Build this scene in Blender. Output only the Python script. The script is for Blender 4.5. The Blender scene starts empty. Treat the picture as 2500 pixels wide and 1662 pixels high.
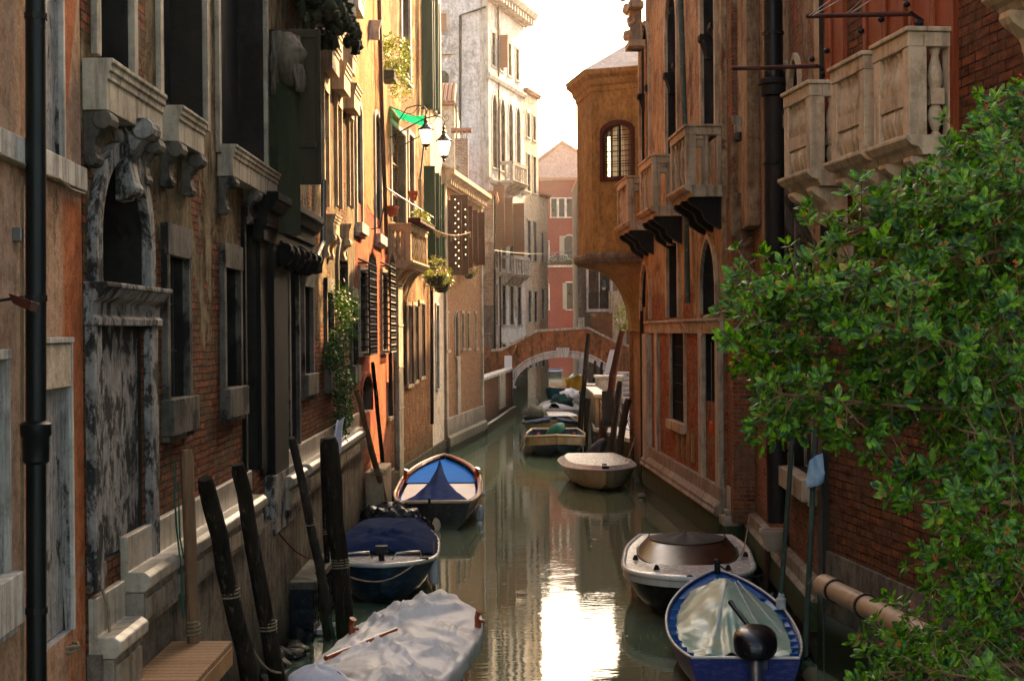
import bpy, math, random
from mathutils import Vector, Matrix, noise as mnoise
random.seed(7)
R = math.radians
sc = bpy.context.scene
col = sc.collection
# ---------------------------------------------------------------- camera
F, CX, CY, YH, ROLL, H = 3500.0, 1250.0, 831.0, 808.0, R(0.45), 4.4
PITCH = math.atan((CY - YH) / F)
fw = Vector((0, math.cos(PITCH), -math.sin(PITCH)))
r0 = Vector((1, 0, 0)); u0_ = r0.cross(fw)
rr = r0 * math.cos(ROLL) - u0_ * math.sin(ROLL)
uu = r0 * math.sin(ROLL) + u0_ * math.cos(ROLL)
CAM = Vector((0, 0, H))
cd = bpy.data.cameras.new('camera'); cam = bpy.data.objects.new('camera', cd); col.objects.link(cam)
cam.matrix_world = Matrix(((rr.x, uu.x, -fw.x, 0), (rr.y, uu.y, -fw.y, 0), (rr.z, uu.z, -fw.z, H), (0, 0, 0, 1)))
cd.sensor_width = 36; cd.lens = 36 * F / 2500; cd.clip_end = 2000; cd.clip_start = .1
sc.camera = cam
# ---------------------------------------------------------------- light
SUN_AZ, SUN_EL = R(27), R(27)      # azimuth to the right of the view direction
w = bpy.data.worlds.new('World'); sc.world = w; w.use_nodes = True
nt = w.node_tree
sky = nt.nodes.new('ShaderNodeTexSky'); sky.sky_type = 'NISHITA'; sky.sun_disc = False
sky.sun_elevation = SUN_EL; sky.sun_rotation = SUN_AZ; sky.air_density = 1.0; sky.dust_density = 4.0; sky.ozone_density = 1.0
bg = nt.nodes['Background']; bg.inputs[1].default_value = .15
tint = nt.nodes.new('ShaderNodeMix'); tint.data_type = 'RGBA'; tint.blend_type = 'MULTIPLY'; tint.inputs[0].default_value = 1; tint.inputs[7].default_value = (1, .90, .75, 1)
nt.links.new(sky.outputs[0], tint.inputs[6]); nt.links.new(tint.outputs[2], bg.inputs[0])
sl = bpy.data.lights.new('sun', 'SUN'); so = bpy.data.objects.new('sun', sl); col.objects.link(so)
sl.energy = 4.8; sl.angle = R(.6); sl.color = (1, .64, .30)
sd = Vector((math.sin(SUN_AZ) * math.cos(SUN_EL), math.cos(SUN_AZ) * math.cos(SUN_EL), math.sin(SUN_EL)))
so.rotation_euler = (-sd).to_track_quat('-Z', 'Y').to_euler()
sc.view_settings.view_transform = 'Standard'; sc.view_settings.look = 'None'
sc.view_settings.exposure = 2.6; sc.view_settings.gamma = 1
sc.cycles.max_bounces = 8; sc.cycles.diffuse_bounces = 4; sc.cycles.glossy_bounces = 4; sc.cycles.transmission_bounces = 6
sc.cycles.volume_bounces = 0; sc.cycles.use_denoising = True; sc.cycles.sample_clamp_indirect = 6
sc.cycles.use_adaptive_sampling = True; sc.cycles.adaptive_threshold = .02
# ---------------------------------------------------------------- survey: pixel of the photograph -> place in the world
def ray(x, y):
    d = rr * ((x - CX) / F) + uu * ((CY - y) / F) + fw
    return d
def D(x, y, Y):
    d = ray(x, y); return CAM + d * (Y / d.y)
def G(x, y, h=0.0):
    d = ray(x, y); return CAM + d * ((h - H) / d.z)
# ---------------------------------------------------------------- objects
def tag(o, label=None, cat=None, group=None, kind=None):
    if label: o['label'] = label
    if cat: o['category'] = cat
    if group: o['group'] = group
    if kind: o['kind'] = kind
    return o
def thing(name, label, cat, loc=(0, 0, 0), rot=0, group=None):
    o = bpy.data.objects.new(name, None); col.objects.link(o)
    o.location = loc; o.rotation_euler = (0, 0, rot); o.empty_display_size = .2
    return tag(o, label, cat, group)
def dup(o, parent=None):
    c = o.copy(); col.objects.link(c); c.parent = parent
    for ch in o.children: dup(ch, c)
    return c
class MB:
    def __init__(s): s.v = []; s.f = []; s.m = []; s.mi = 0
    def add(s, vs, fs):
        b = len(s.v); s.v += [tuple(p) for p in vs]
        for f in fs: s.f.append(tuple(b + i for i in f)); s.m.append(s.mi)
        return s
    def box(s, x0, x1, y0, y1, z0, z1, taper=0):
        if x0 > x1: x0, x1 = x1, x0
        if y0 > y1: y0, y1 = y1, y0
        t = taper
        return s.add([(x0, y0, z0), (x1, y0, z0), (x1, y1, z0), (x0, y1, z0), (x0 + t, y0 + t, z1), (x1 - t, y0 + t, z1), (x1 - t, y1 - t, z1), (x0 + t, y1 - t, z1)],
                     [(0, 3, 2, 1), (4, 5, 6, 7), (0, 1, 5, 4), (1, 2, 6, 5), (2, 3, 7, 6), (3, 0, 4, 7)])
    def tube(s, pts, rad, n=8, cap=True, wob=0):
        pts = [Vector(p) for p in pts]
        if not hasattr(rad, '__len__'): rad = [rad] * len(pts)
        b = len(s.v); prev = None
        for i, p in enumerate(pts):
            t = (pts[min(i + 1, len(pts) - 1)] - pts[max(i - 1, 0)]).normalized()
            if prev is None:
                a = t.cross(Vector((0, 0, 1)) if abs(t.z) < .9 else Vector((1, 0, 0))).normalized()
            else:
                a = (prev - t * prev.dot(t)).normalized()
            prev = a; c = t.cross(a)
            for k in range(n):
                q = 2 * math.pi * k / n
                rd = rad[i] * (1 + (random.uniform(-wob, wob) if wob else 0))
                s.v.append(tuple(p + (a * math.cos(q) + c * math.sin(q)) * rd))
        for i in range(len(pts) - 1):
            for k in range(n):
                k2 = (k + 1) % n
                s.f.append((b + i * n + k, b + i * n + k2, b + (i + 1) * n + k2, b + (i + 1) * n + k)); s.m.append(s.mi)
        if cap:
            s.f.append(tuple(b + k for k in reversed(range(n)))); s.m.append(s.mi)
            s.f.append(tuple(b + (len(pts) - 1) * n + k for k in range(n))); s.m.append(s.mi)
        return s
    def lathe(s, c, prof, n=16, sx=1, sy=1):
        b = len(s.v)
        for r_, z in prof:
            for k in range(n):
                q = 2 * math.pi * k / n
                s.v.append((c[0] + r_ * math.cos(q) * sx, c[1] + r_ * math.sin(q) * sy, c[2] + z))
        for i in range(len(prof) - 1):
            for k in range(n):
                k2 = (k + 1) % n
                s.f.append((b + i * n + k, b + i * n + k2, b + (i + 1) * n + k2, b + (i + 1) * n + k)); s.m.append(s.mi)
        s.f.append(tuple(b + k for k in reversed(range(n)))); s.m.append(s.mi)
        s.f.append(tuple(b + (len(prof) - 1) * n + k for k in range(n))); s.m.append(s.mi)
        return s
    def prism(s, poly, axis, a0, a1):
        """poly: list of 2d points in the plane perpendicular to axis (0: yz, 1: xz, 2: xy)"""
        n = len(poly); vs = []
        for a in (a0, a1):
            for p, q in poly:
                vs.append({0: (a, p, q), 1: (p, a, q), 2: (p, q, a)}[axis])
        fs = [tuple(range(n)), tuple(reversed(range(n, 2 * n)))]
        for i in range(n):
            j = (i + 1) % n; fs.append((j, i, n + i, n + j))
        return s.add(vs, fs)
    def grid(s, nu, nv, fn, closed=False):
        b = len(s.v)
        for i in range(nu + 1):
            for j in range(nv + 1): s.v.append(tuple(fn(i / nu, j / nv)))
        for i in range(nu):
            for j in range(nv):
                a = b + i * (nv + 1) + j
                s.f.append((a, a + 1, a + nv + 2, a + nv + 1)); s.m.append(s.mi)
        return s
    def blob(s, c, rx, ry, rz, n=10, nz=7, amp=.15, sc_=2.0, fl=0):
        c = Vector(c); b = len(s.v); vs = []
        for i in range(nz + 1):
            a = math.pi * i / nz
            for k in range(n):
                q = 2 * math.pi * k / n
                d = Vector((math.sin(a) * math.cos(q), math.sin(a) * math.sin(q), -math.cos(a)))
                if i in (0, nz): d = Vector((0, 0, -1 if i == 0 else 1))
                e = 1 + amp * mnoise.noise(d * sc_ + c * 3.7)
                vs.append((c.x + d.x * rx * e, c.y + d.y * ry * e, c.z + d.z * rz * e))
        fs = []
        for i in range(nz):
            for k in range(n):
                k2 = (k + 1) % n
                fs.append((i * n + k, i * n + k2, (i + 1) * n + k2, (i + 1) * n + k))
        return s.add(vs, fs)
    def build(s, name, mats, parent=None, smooth=False, bevel=0, loc=None, rot=None, fix=True):
        me = bpy.data.meshes.new(name); me.from_pydata(s.v, [], s.f)
        if not isinstance(mats, (list, tuple)): mats = [mats]
        for m in mats: me.materials.append(m)
        if len(mats) > 1: me.polygons.foreach_set('material_index', s.m)
        if fix:
            import bmesh
            bm = bmesh.new(); bm.from_mesh(me); bmesh.ops.recalc_face_normals(bm, faces=bm.faces); bm.to_mesh(me); bm.free()
        if smooth:
            me.polygons.foreach_set('use_smooth', [True] * len(me.polygons))
            if smooth != True: me.set_sharp_from_angle(angle=R(smooth))
        me.update()
        o = bpy.data.objects.new(name, me); col.objects.link(o)
        if parent: o.parent = parent
        if loc is not None: o.location = loc
        if rot is not None: o.rotation_euler = rot
        if bevel:
            b = o.modifiers.new('bevel', 'BEVEL'); b.width = bevel; b.segments = 2; b.limit_method = 'ANGLE'; b.angle_limit = R(40)
        return o
class Frame:
    """a vertical facade plane: u metres along from its first plan point, n metres out towards the canal, z up"""
    def __init__(s, a, b, side):
        s.a = Vector((a[0], a[1], 0)); d = Vector((b[0] - a[0], b[1] - a[1], 0)); s.L = d.length; s.d = d.normalized()
        s.y = Vector((-s.d.y, s.d.x, 0)); s.side = side      # side -1: left bank, +1: right bank
        s.rot = math.atan2(s.d.y, s.d.x); s.out = s.y * side
    def hit(s, px, py, n=0.0):
        d = ray(px, py); o = s.a + s.out * n
        t = (o - CAM).dot(s.out) / d.dot(s.out); p = CAM + d * t
        return (p - s.a).dot(s.d), p.z
    def u(s, px, n=0.0, py=808): return s.hit(px, py, n)[0]
    def z(s, px, py, n=0.0): return s.hit(px, py, n)[1]
    def w(s, u, n, z): return s.a + s.d * u + s.out * n + Vector((0, 0, z))
    def n(s, v): return v * s.side
    def box(s, mb, u0, u1, n0, n1, z0, z1): return mb.box(u0, u1, n0 * s.side, n1 * s.side, z0, z1)
    def thing(s, name, label, cat, group=None): return thing(name, label, cat, s.a, s.rot, group)
# ---------------------------------------------------------------- materials
def lin(h):
    h = h.lstrip('#'); c = [int(h[i:i + 2], 16) / 255 for i in (0, 2, 4)]
    return tuple(x / 12.92 if x <= .04045 else ((x + .055) / 1.055) ** 2.4 for x in c) + (1,)
class N:
    def __init__(s, name):
        s.m = bpy.data.materials.new(name); s.m.use_nodes = True; s.t = s.m.node_tree
        s.b = s.t.nodes['Principled BSDF']; s.c = s.t.nodes.new('ShaderNodeTexCoord')
    def __call__(s, typ, ins=None, **kw):
        n = s.t.nodes.new('ShaderNode' + typ)
        for k, v in kw.items(): setattr(n, k, v)
        for k, v in (ins or {}).items(): s.set(n.inputs[k], v)
        return n
    def set(s, sock, v):
        if isinstance(v, bpy.types.NodeSocket): s.t.links.new(v, sock)
        elif isinstance(v, bpy.types.Node): s.t.links.new(v.outputs[0], sock)
        else: sock.default_value = v
    def P(s, **kw):
        for k, v in kw.items(): s.set(s.b.inputs[k.replace('_', ' ')], v)
    def obj(s): return s.c.outputs['Object']
    def wallco(s):
        sp = s('SeparateXYZ', {0: s.obj()})
        return s('CombineXYZ', {0: s('Math', {0: sp.outputs[0], 1: sp.outputs[1]}, operation='ADD'), 1: sp.outputs[2], 2: s('Math', {0: sp.outputs[1], 1: .7}, operation='MULTIPLY')}), sp.outputs[2]
    def scale(s, co, v): return s('Mapping', {'Vector': co, 'Scale': v})
    def noise(s, co, sc_=1.0, det=6, rough=.6, dist=0): return s('TexNoise', {'Vector': co, 'Scale': sc_, 'Detail': det, 'Roughness': rough, 'Distortion': dist}).outputs[0]
    def ramp(s, f, a, b, c0=(0, 0, 0, 1), c1=(1, 1, 1, 1)):
        n = s('ValToRGB', {0: f}); e = n.color_ramp.elements; e[0].position = a; e[1].position = b; e[0].color = c0; e[1].color = c1
        return n.outputs[0]
    def mix(s, f, a, b, mode='MIX'):
        n = s.t.nodes.new('ShaderNodeMix'); n.data_type = 'RGBA'; n.blend_type = mode
        s.set(n.inputs[0], f); s.set(n.inputs[6], a); s.set(n.inputs[7], b); return n.outputs[2]
    def math(s, op, a, b=0.0, c=None):
        n = s.t.nodes.new('ShaderNodeMath'); n.operation = op; s.set(n.inputs[0], a); s.set(n.inputs[1], b)
        if c is not None: s.set(n.inputs[2], c)
        return n.outputs[0]
    def bump(s, h, st=.3, d=.02, prev=None):
        n = s('Bump', {'Height': h, 'Strength': st, 'Distance': d})
        if prev is not None: s.t.links.new(prev, n.inputs['Normal'])
        return n.outputs[0]
def c4(c): return lin(c) if isinstance(c, str) else (tuple(c) + (1,))[:4]
def wall_mat(name, plaster, plaster2, brick, brick2, expose=.5, low=2.5, stain='#2a2620', stain_amt=.45, green=True, scale=.7, mortar='#8d8070', bz=.075, patch2=None, orange=False):
    """old venetian wall: plaster fallen off brick, streaked; expose: how much brick, low: below this height the brick shows more"""
    n = N(name); co, z = n.wallco()
    br = n('TexBrick', {'Vector': co, 'Color1': c4(brick), 'Color2': c4(brick2), 'Mortar': c4(mortar), 'Scale': 1.0, 'Mortar Size': .011, 'Mortar Smooth': .25, 'Bias': -.1, 'Brick Width': bz * 3.2, 'Row Height': bz})
    bw = n('Mapping', {'Vector': co}); 
    wob = n.noise(co, 1.6, 4); wv = n.math('MULTIPLY_ADD', wob, .06, -.03)
    co2 = n('VectorMath', {0: co, 1: n('CombineXYZ', {0: wv, 1: wv})}, operation='ADD')
    n.t.links.new(co2.outputs[0], br.inputs['Vector'])
    bid = n.noise(n.scale(co, (1 / (bz * 3.2), 1 / bz, 1)), .9, 1, .5)
    bcol = n.mix(n.ramp(bid, .30, .70), n.mix(1.0, br.outputs[0], (.42, .40, .40, 1), 'MULTIPLY'), n.mix(1.0, br.outputs[0], (1.35, 1.25, 1.1, 1), 'MULTIPLY'))
    bcol = n.mix(br.outputs[1], bcol, c4(mortar))
    bcol = n.mix(n.math('MULTIPLY', n.ramp(n.noise(co, 2.1, 7, .7), .44, .60), .75), bcol, n.mix(.35, c4(plaster2), c4(stain)))
    bcol = n.mix(n.math('MULTIPLY', n.ramp(n.noise(co, 13, 5, .7), .52, .66), .6), bcol, c4(plaster2))
    big = n.noise(co, .55, 7, .62); st = n.noise(n.scale(co, (2.4, .45, 1)), 1.5, 10, .74)
    pc = n.mix(n.ramp(big, .38, .62), c4(plaster), c4(plaster2))
    if orange:
        sx = n('SeparateXYZ', {0: n.obj()}); wv_ = n.math('MULTIPLY_ADD', n.noise(co, 1.2, 6, .7), .7, -.35)
        f1_ = n('MapRange', {0: n.math('ADD', sx.outputs[0], n.math('MULTIPLY', wv_, .25)), 1: 10.35, 2: 10.5, 3: 0.0, 4: 1.0}).outputs[0]
        f2_ = n('MapRange', {0: n.math('ADD', z, wv_), 1: 5.35, 2: 5.45, 3: 1.0, 4: 0.0}).outputs[0]
        f3_ = n('MapRange', {0: n.math('ADD', z, n.math('MULTIPLY', sx.outputs[0], -2.6)), 1: -21.6, 2: -21.5, 3: 0.0, 4: 1.0}).outputs[0]
        mk = n.math('MULTIPLY', f1_, n.math('MAXIMUM', f2_, f3_))
        chips = n.ramp(n.math('ADD', n.noise(n.scale(co, (1, .35, 1)), 9, 6, .7), n('MapRange', {0: z, 1: 1.0, 2: 3.6, 3: .16, 4: -.12}).outputs[0]), .53, .56)
        pc = n.mix(mk, pc, n.mix(chips, n.mix(n.noise(co, 2.5, 6), (.54, .17, .06, 1), (.45, .13, .045, 1)), c4('#b08a68')))
    if patch2: pc = n.mix(n.ramp(n.noise(co, .31, 6, .6), .5, .54), pc, c4(patch2))
    pc = n.mix(n.ramp(n.noise(co, 3.3, 8, .72), .46, .66), pc, n.mix(1.0, pc, (.66, .63, .58, 1), 'MULTIPLY'))
    pc = n.mix(n.math('MULTIPLY', n.ramp(st, .50, .66), stain_amt), pc, c4(stain))
    m = n.noise(n.scale(co, (1, .62, 1)), scale, 11, .70, .25)
    zf = n('MapRange', {0: z, 1: low, 2: low + 2.5, 3: .28, 4: 0.0}).outputs[0]
    mm = n.math('ADD', m, zf)
    t = 1 - expose
    mask = n.ramp(mm, .36 + .3 * t, .375 + .3 * t)
    edge = n.math('MULTIPLY', n.ramp(mm, .325 + .3 * t, .36 + .3 * t), n.math('SUBTRACT', 1.0, mask))
    pc = n.mix(n.math('MULTIPLY', edge, .7), pc, n.mix(1.0, pc, (.5, .46, .42, 1), 'MULTIPLY'))  # shadow of the broken plaster edge, painted as a dark rim
    c = n.mix(mask, pc, bcol)
    c = n.mix(n.math('MULTIPLY', n.ramp(n.noise(n.scale(co, (3.4, .16, 1)), 1.1, 8, .7), .53, .70), stain_amt * .8), c, c4(stain))
    c = n.mix(n.math('MULTIPLY', n.ramp(n.noise(n.scale(co, (1, .8, 1)), 7.5, 9, .78), .47, .60), .55), c, n.mix(1.0, c, (.40, .37, .33, 1), 'MULTIPLY'))
    fine = n.noise(co, 34, 4, .8)
    c = n.mix(n.math('MULTIPLY', n.ramp(fine, .42, .62), .38), c, n.mix(1.0, c, (.42, .40, .38, 1), 'MULTIPLY'))
    if green:
        g = n('MapRange', {0: n.math('ADD', z, n.math('MULTIPLY', n.noise(co, 1.5, 5), -1.2)), 1: -.45, 2: .75, 3: 1.0, 4: 0.0}).outputs[0]
        c = n.mix(n.math('MULTIPLY', g, .9), c, c4('#20281a'))
    hgt = n.math('ADD', n.math('MULTIPLY', n.math('SUBTRACT', 1.0, br.outputs[1]), n.math('MULTIPLY', mask, 1.2)), n.math('ADD', n.math('MULTIPLY', mask, -2.0), n.math('MULTIPLY', n.noise(co, 7, 10, .75), 2.6)))
    n.P(Base_Color=c, Roughness=.92, Normal=n.bump(hgt, .9, .018)); n.b.inputs['Specular IOR Level'].default_value = .05
    return n.m
def stone_mat(name, a='#a79c8b', b='#83796b', crust=.0, green=True, rough=.8, sc_=1.0, blk='#12110f', warm=None, streak=.5):
    n = N(name); co, z = n.wallco()
    c = n.mix(n.ramp(n.noise(co, 1.3 * sc_, 7, .65), .35, .68), c4(a), c4(b))
    st = n.noise(n.scale(co, (5, .5, 1)), 1.6 * sc_, 6, .65)
    c = n.mix(n.math('MULTIPLY', n.ramp(st, .48, .62), streak), c, c4('#2c271f'))
    c = n.mix(n.math('MULTIPLY', n.ramp(n.noise(co, 3.7 * sc_, 8, .75), .5, .62), .5), c, n.mix(1.0, c, (.45, .42, .38, 1), 'MULTIPLY'))
    c = n.mix(n.math('MULTIPLY', n.ramp(n.noise(co, 14, 6, .75), .5, .7), .5), c, n.mix(1.0, c, (.55, .53, .5, 1), 'MULTIPLY'))
    if crust:
        k = n.noise(n.scale(co, (1, .6, 1)), 1.4 * sc_, 10, .72, .2)
        c = n.mix(n.math('MULTIPLY', n.ramp(k, .60 - .3 * crust, .665 - .3 * crust), .9), c, c4(blk))
    if green:
        g = n('MapRange', {0: n.math('ADD', z, n.math('MULTIPLY', n.noise(co, 1.5, 5), -1.0)), 1: -.35, 2: .6, 3: 1.0, 4: 0.0}).outputs[0]
        c = n.mix(n.math('MULTIPLY', g, .85), c, c4('#2c3520'))
    n.P(Base_Color=c, Roughness=rough, Normal=n.bump(n.noise(co, 7, 9, .7), .6, .014)); n.b.inputs['Specular IOR Level'].default_value = (.12 if rough > .5 else .4)
    return n.m
def surf(name, a, b=None, scale=4, rough=.6, bump=.15, bs=20, metal=0, stretch=(1, 1, 1), spec=.22, bd=.01, sheen=0, coat=0, trans=0, c=None, weed=None, scuff=0):
    n = N(name); co = n.scale(n.obj(), stretch)
    b = b or a; cc = n.mix(n.ramp(n.noise(co, scale, 6, .62), .33, .68), c4(a), c4(b))
    if c: cc = n.mix(n.ramp(n.noise(co, scale * 2.3, 8, .7), .56, .66), cc, c4(c))
    if scuff:
        cc = n.mix(n.math('MULTIPLY', n.ramp(n.noise(n.scale(n.obj(), (1, 1, 4)), 5, 9, .75), .52, .62), scuff), cc, n.mix(.6, cc, c4('#8a8070')))
        cc = n.mix(n.math('MULTIPLY', n.ramp(n.noise(n.scale(n.obj(), (6, 6, .5)), 1.5, 6, .7), .5, .66), scuff), cc, n.mix(1.0, cc, (.4, .38, .34, 1), 'MULTIPLY'))
    if weed:
        sz = n('SeparateXYZ', {0: n.obj()}).outputs[2]; wz = n.math('ADD', sz, n.math('MULTIPLY', n.noise(n.obj(), 7, 5, .7), -weed[1]))
        cc = n.mix(n('MapRange', {0: wz, 1: weed[0] - weed[1], 2: weed[0] - weed[1] * .6, 3: .92, 4: 0.0}).outputs[0], cc, n.mix(n.noise(n.obj(), 12, 4), c4('#1a2210'), c4('#39401f')))
    n.P(Base_Color=cc, Roughness=n.math('MULTIPLY_ADD', n.noise(co, bs * .6, 4), .25, max(rough - .12, .02)), Metallic=metal)
    n.b.inputs['Specular IOR Level'].default_value = spec
    if coat: n.b.inputs['Coat Weight'].default_value = coat; n.b.inputs['Coat Roughness'].default_value = .08
    if bump: n.P(Normal=n.bump(n.noise(co, bs, 7, .65), bump, bd))
    if trans:
        tr = n('BsdfTranslucent', {0: cc}); mx = n('MixShader', {0: trans, 1: n.b.outputs[0], 2: tr.outputs[0]})
        out = [x for x in n.t.nodes if x.type == 'OUTPUT_MATERIAL'][0]; n.t.links.new(mx.outputs[0], out.inputs[0])
    return n.m
def planks(name, a, b, w_=.12, axis=0, rough=.8):
    n = N(name); sp = n('SeparateXYZ', {0: n.obj()})
    x = n.math('DIVIDE', sp.outputs[axis], w_); fl = n.math('FLOOR', x); fr = n.math('FRACT', x)
    id_ = n('TexWhiteNoise', {'W': fl}, noise_dimensions='1D').outputs[0]
    g = n.noise(n.scale(n.obj(), (18, 18, 1.2) if axis != 2 else (1.2, 1.2, 18)), 1.5, 6, .6)
    c = n.mix(id_, c4(a), c4(b)); c = n.mix(n.math('MULTIPLY', n.ramp(g, .45, .7), .5), c, n.mix(1.0, c, (.4, .36, .3, 1), 'MULTIPLY'))
    gap = n.math('MINIMUM', fr, n.math('SUBTRACT', 1.0, fr)); gp = n.ramp(gap, .02, .07)
    c = n.mix(gp, (.01, .009, .008, 1), c)
    n.P(Base_Color=c, Roughness=rough, Normal=n.bump(n.math('ADD', gp, n.math('MULTIPLY', g, .4)), .5, .008)); n.b.inputs['Specular IOR Level'].default_value = .25
    return n.m
def louver_mat(name, a, b, pitch=.055):
    n = N(name); sp = n('SeparateXYZ', {0: n.obj()})
    fr = n.math('FRACT', n.math('DIVIDE', sp.outputs[2], pitch))
    c = n.mix(n.noise(n.obj(), 3, 6), c4(a), c4(b)); c = n.mix(n.ramp(fr, .1, .3), n.mix(1.0, c, (.25, .25, .25, 1), 'MULTIPLY'), c)
    n.P(Base_Color=c, Roughness=.6, Normal=n.bump(fr, .8, .02)); return n.m
def leaf_mat(name, a, b, c, trans=.35, rough=.35):
    n = N(name); geo = n('NewGeometry')
    rnd = n('ObjectInfo')
    f = n.ramp(n.noise(n.obj(), 3.0, 3), .35, .7); g = n.ramp(n.noise(n.obj(), 26, 2), .4, .62)
    cc = n.mix(g, n.mix(f, c4(a), c4(b)), c4(c))
    vo = n('TexVoronoi', {'Vector': n.obj(), 'Scale': 24.0}); vs_ = n('SeparateXYZ', {0: vo.outputs['Color']})
    cc = n.mix(n.ramp(vs_.outputs[0], .1, .9), n.mix(1.0, cc, (.55, .6, .6, 1), 'MULTIPLY'), n.mix(1.0, cc, (1.35, 1.25, 1.0, 1), 'MULTIPLY'))
    cc = n.mix(n.math('MULTIPLY', n.ramp(vs_.outputs[1], .986, .99), .8), cc, (.32, .22, .03, 1))
    n.P(Base_Color=cc, Roughness=rough); n.b.inputs['Specular IOR Level'].default_value = .35
    tr = n('BsdfTranslucent', {0: n.mix(1.0, cc, (1.5, 1.7, .6, 1), 'MULTIPLY')}); mx = n('MixShader', {0: trans, 1: n.b.outputs[0], 2: tr.outputs[0]})
    out = [x for x in n.t.nodes if x.type == 'OUTPUT_MATERIAL'][0]; n.t.links.new(mx.outputs[0], out.inputs[0])
    return n.m
M = {}
M['orange'] = wall_mat('orange_plaster', '#bc9474', '#c8a286', '#8a4630', '#a05a3c', .02, -3, '#7c6250', .35, green=False, orange=True)
M['palace'] = wall_mat('palace_wall', '#9a8666', '#6e6046', '#9c5634', '#7c4a32', .45, 2.9, '#100e0b', .95, scale=.9, mortar='#3c342c')
M['red'] = wall_mat('red_plaster', '#a85434', '#b26c42', '#8c4326', '#a0563a', .18, .8, '#8c4a34', .4, mortar='#7a6a58', patch2='#a04c34')
M['redtop'] = wall_mat('ochre_plaster', '#b98c5c', '#a87444', '#8c4326', '#a0563a', .18, 1, '#8c5a3a', .4)
M['ochre'] = wall_mat('brown_plaster', '#b09468', '#a07e54', '#7c4628', '#8f5a38', .56, 3.0, '#5a4530', .6, mortar='#55483a')
M['warmbrick'] = wall_mat('warm_brick', '#bb9c70', '#a8875c', '#a2694a', '#8a5236', .82, 3.0, '#6f5238', .5, mortar='#a08c72')
M['palebrick'] = wall_mat('pale_brick', '#c8bca8', '#b0a08a', '#a07860', '#8a6450', .62, 5.0, '#8c8070', .5, mortar='#b0a594')
M['white'] = wall_mat('white_plaster', '#ece8e6', '#d6d0cc', '#b8a698', '#a89488', .26, -9, '#8f8378', .6, green=False, scale=.4)
M['cream'] = wall_mat('cream_plaster', '#d8c8ae', '#cbb79c', '#a08a7c', '#94786a', .12, -9, '#a8977e', .4, green=False)
M['rightpl'] = wall_mat('right_palazzo_wall', '#bfa27c', '#a08460', '#ac5630', '#8e4426', .26, 3.0, '#5a4634', .75, scale=.8, mortar='#7a5a42')
M['rightbr'] = wall_mat('right_red_brick', '#a88e6c', '#94785a', '#aa5a36', '#8a4c30', .62, 3.0, '#4a3a2c', .5, mortar='#8c7a66')
M['brick'] = wall_mat('large_brick', '#8c6a4c', '#7c5a40', '#8a5434', '#74503a', 1.3, 9.0, '#332820', .3, green=True, mortar='#2a201a', bz=.10)
M['peel'] = wall_mat('peeling_orange', '#a0704a', '#b08c64', '#8e4426', '#a4502c', .3, .5, '#5a3a24', .6)
M['bay'] = wall_mat('ochre_bay', '#a88852', '#8f7444', '#9a6a38', '#a4502c', .0, -9, '#6a4c2a', .6, green=False)
M['redhouse'] = wall_mat('far_red_wall', '#6e2a22', '#7c3228', '#8c4326', '#a0563a', .05, -9, '#7a342c', .5, green=False)
M['bridge'] = wall_mat('bridge_render', '#a8683f', '#86603f', '#8a5438', '#7a4c38', .2, -9, '#2c261e', .9, green=False, scale=.9)
M['palepink'] = wall_mat('hazy_pink_wall', '#c8a8a0', '#bc9c94', '#a07860', '#8a6450', .0, -9, '#a08078', .4, green=False)
M['garden'] = wall_mat('garden_brick', '#8a7052', '#7a6046', '#9a5230', '#74402a', .85, 2.0, '#5a4a38', .5, mortar='#8a7660')
M['rubble'] = wall_mat('rubble_wall', '#8a7c68', '#74685a', '#6e5a48', '#584838', .6, 3, '#3a342c', .7, scale=1.4)
M['stone'] = stone_mat('istrian_stone', '#b3a690', '#938773')
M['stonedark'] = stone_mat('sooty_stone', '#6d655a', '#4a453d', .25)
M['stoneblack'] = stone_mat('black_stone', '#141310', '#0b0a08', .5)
M['stonecrust'] = stone_mat('crusted_stone', '#9a958e', '#7c766e', .40, sc_=3.4)
M['stonegrey'] = stone_mat('speckled_grey_stone', '#a39e96', '#8a847c', .12, sc_=4)
M['stonewhite'] = stone_mat('pale_stone', '#c4bcb0', '#a59b8d', green=False)
M['stonecream'] = stone_mat('cream_balcony_stone', '#cdb898', '#b7a284', green=False, streak=.3)
M['stonewarm'] = stone_mat('warm_stone', '#b8a488', '#998467')
M['stonebase'] = stone_mat('plinth_stone', '#9a8c78', '#7a6e5c')
M['cap'] = stone_mat('lit_cap_stone', '#bfb19c', '#94866f', green=False, rough=.35)
M['roughplinth'] = wall_mat('rendered_plinth', '#8f8474', '#746a5c', '#7a6a54', '#6a5844', .0, -9, '#3a342a', .8)
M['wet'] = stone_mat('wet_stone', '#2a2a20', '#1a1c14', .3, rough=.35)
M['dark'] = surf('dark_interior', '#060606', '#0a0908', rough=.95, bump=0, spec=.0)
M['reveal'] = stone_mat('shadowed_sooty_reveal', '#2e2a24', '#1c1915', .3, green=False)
M['glass'] = surf('dark_glass', '#0c0e0e', '#12100e', rough=.3, bump=.05, bs=3, spec=.2)
M['glasswarm'] = surf('amber_glass', '#2a1c10', '#1c120a', rough=.25, bump=.05, bs=3, spec=.3)
M['iron'] = surf('dark_iron', '#121110', '#1e1a17', rough=.5, bump=.1)
M['pipeblack'] = surf('black_pipe_paint', '#0b1010', '#10140f', rough=.42, bump=.15, bs=9)
M['pipebrown'] = surf('brown_pipe_paint', '#3a2418', '#4a2c1a', rough=.5, bump=.1)
M['piperust'] = surf('dark_rust_pipe', '#171210', '#221814', rough=.6, bump=.2)
M['copper'] = surf('green_copper_pipe', '#3c4a40', '#2c352c', rough=.6, c='#5a6a5c')
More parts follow.
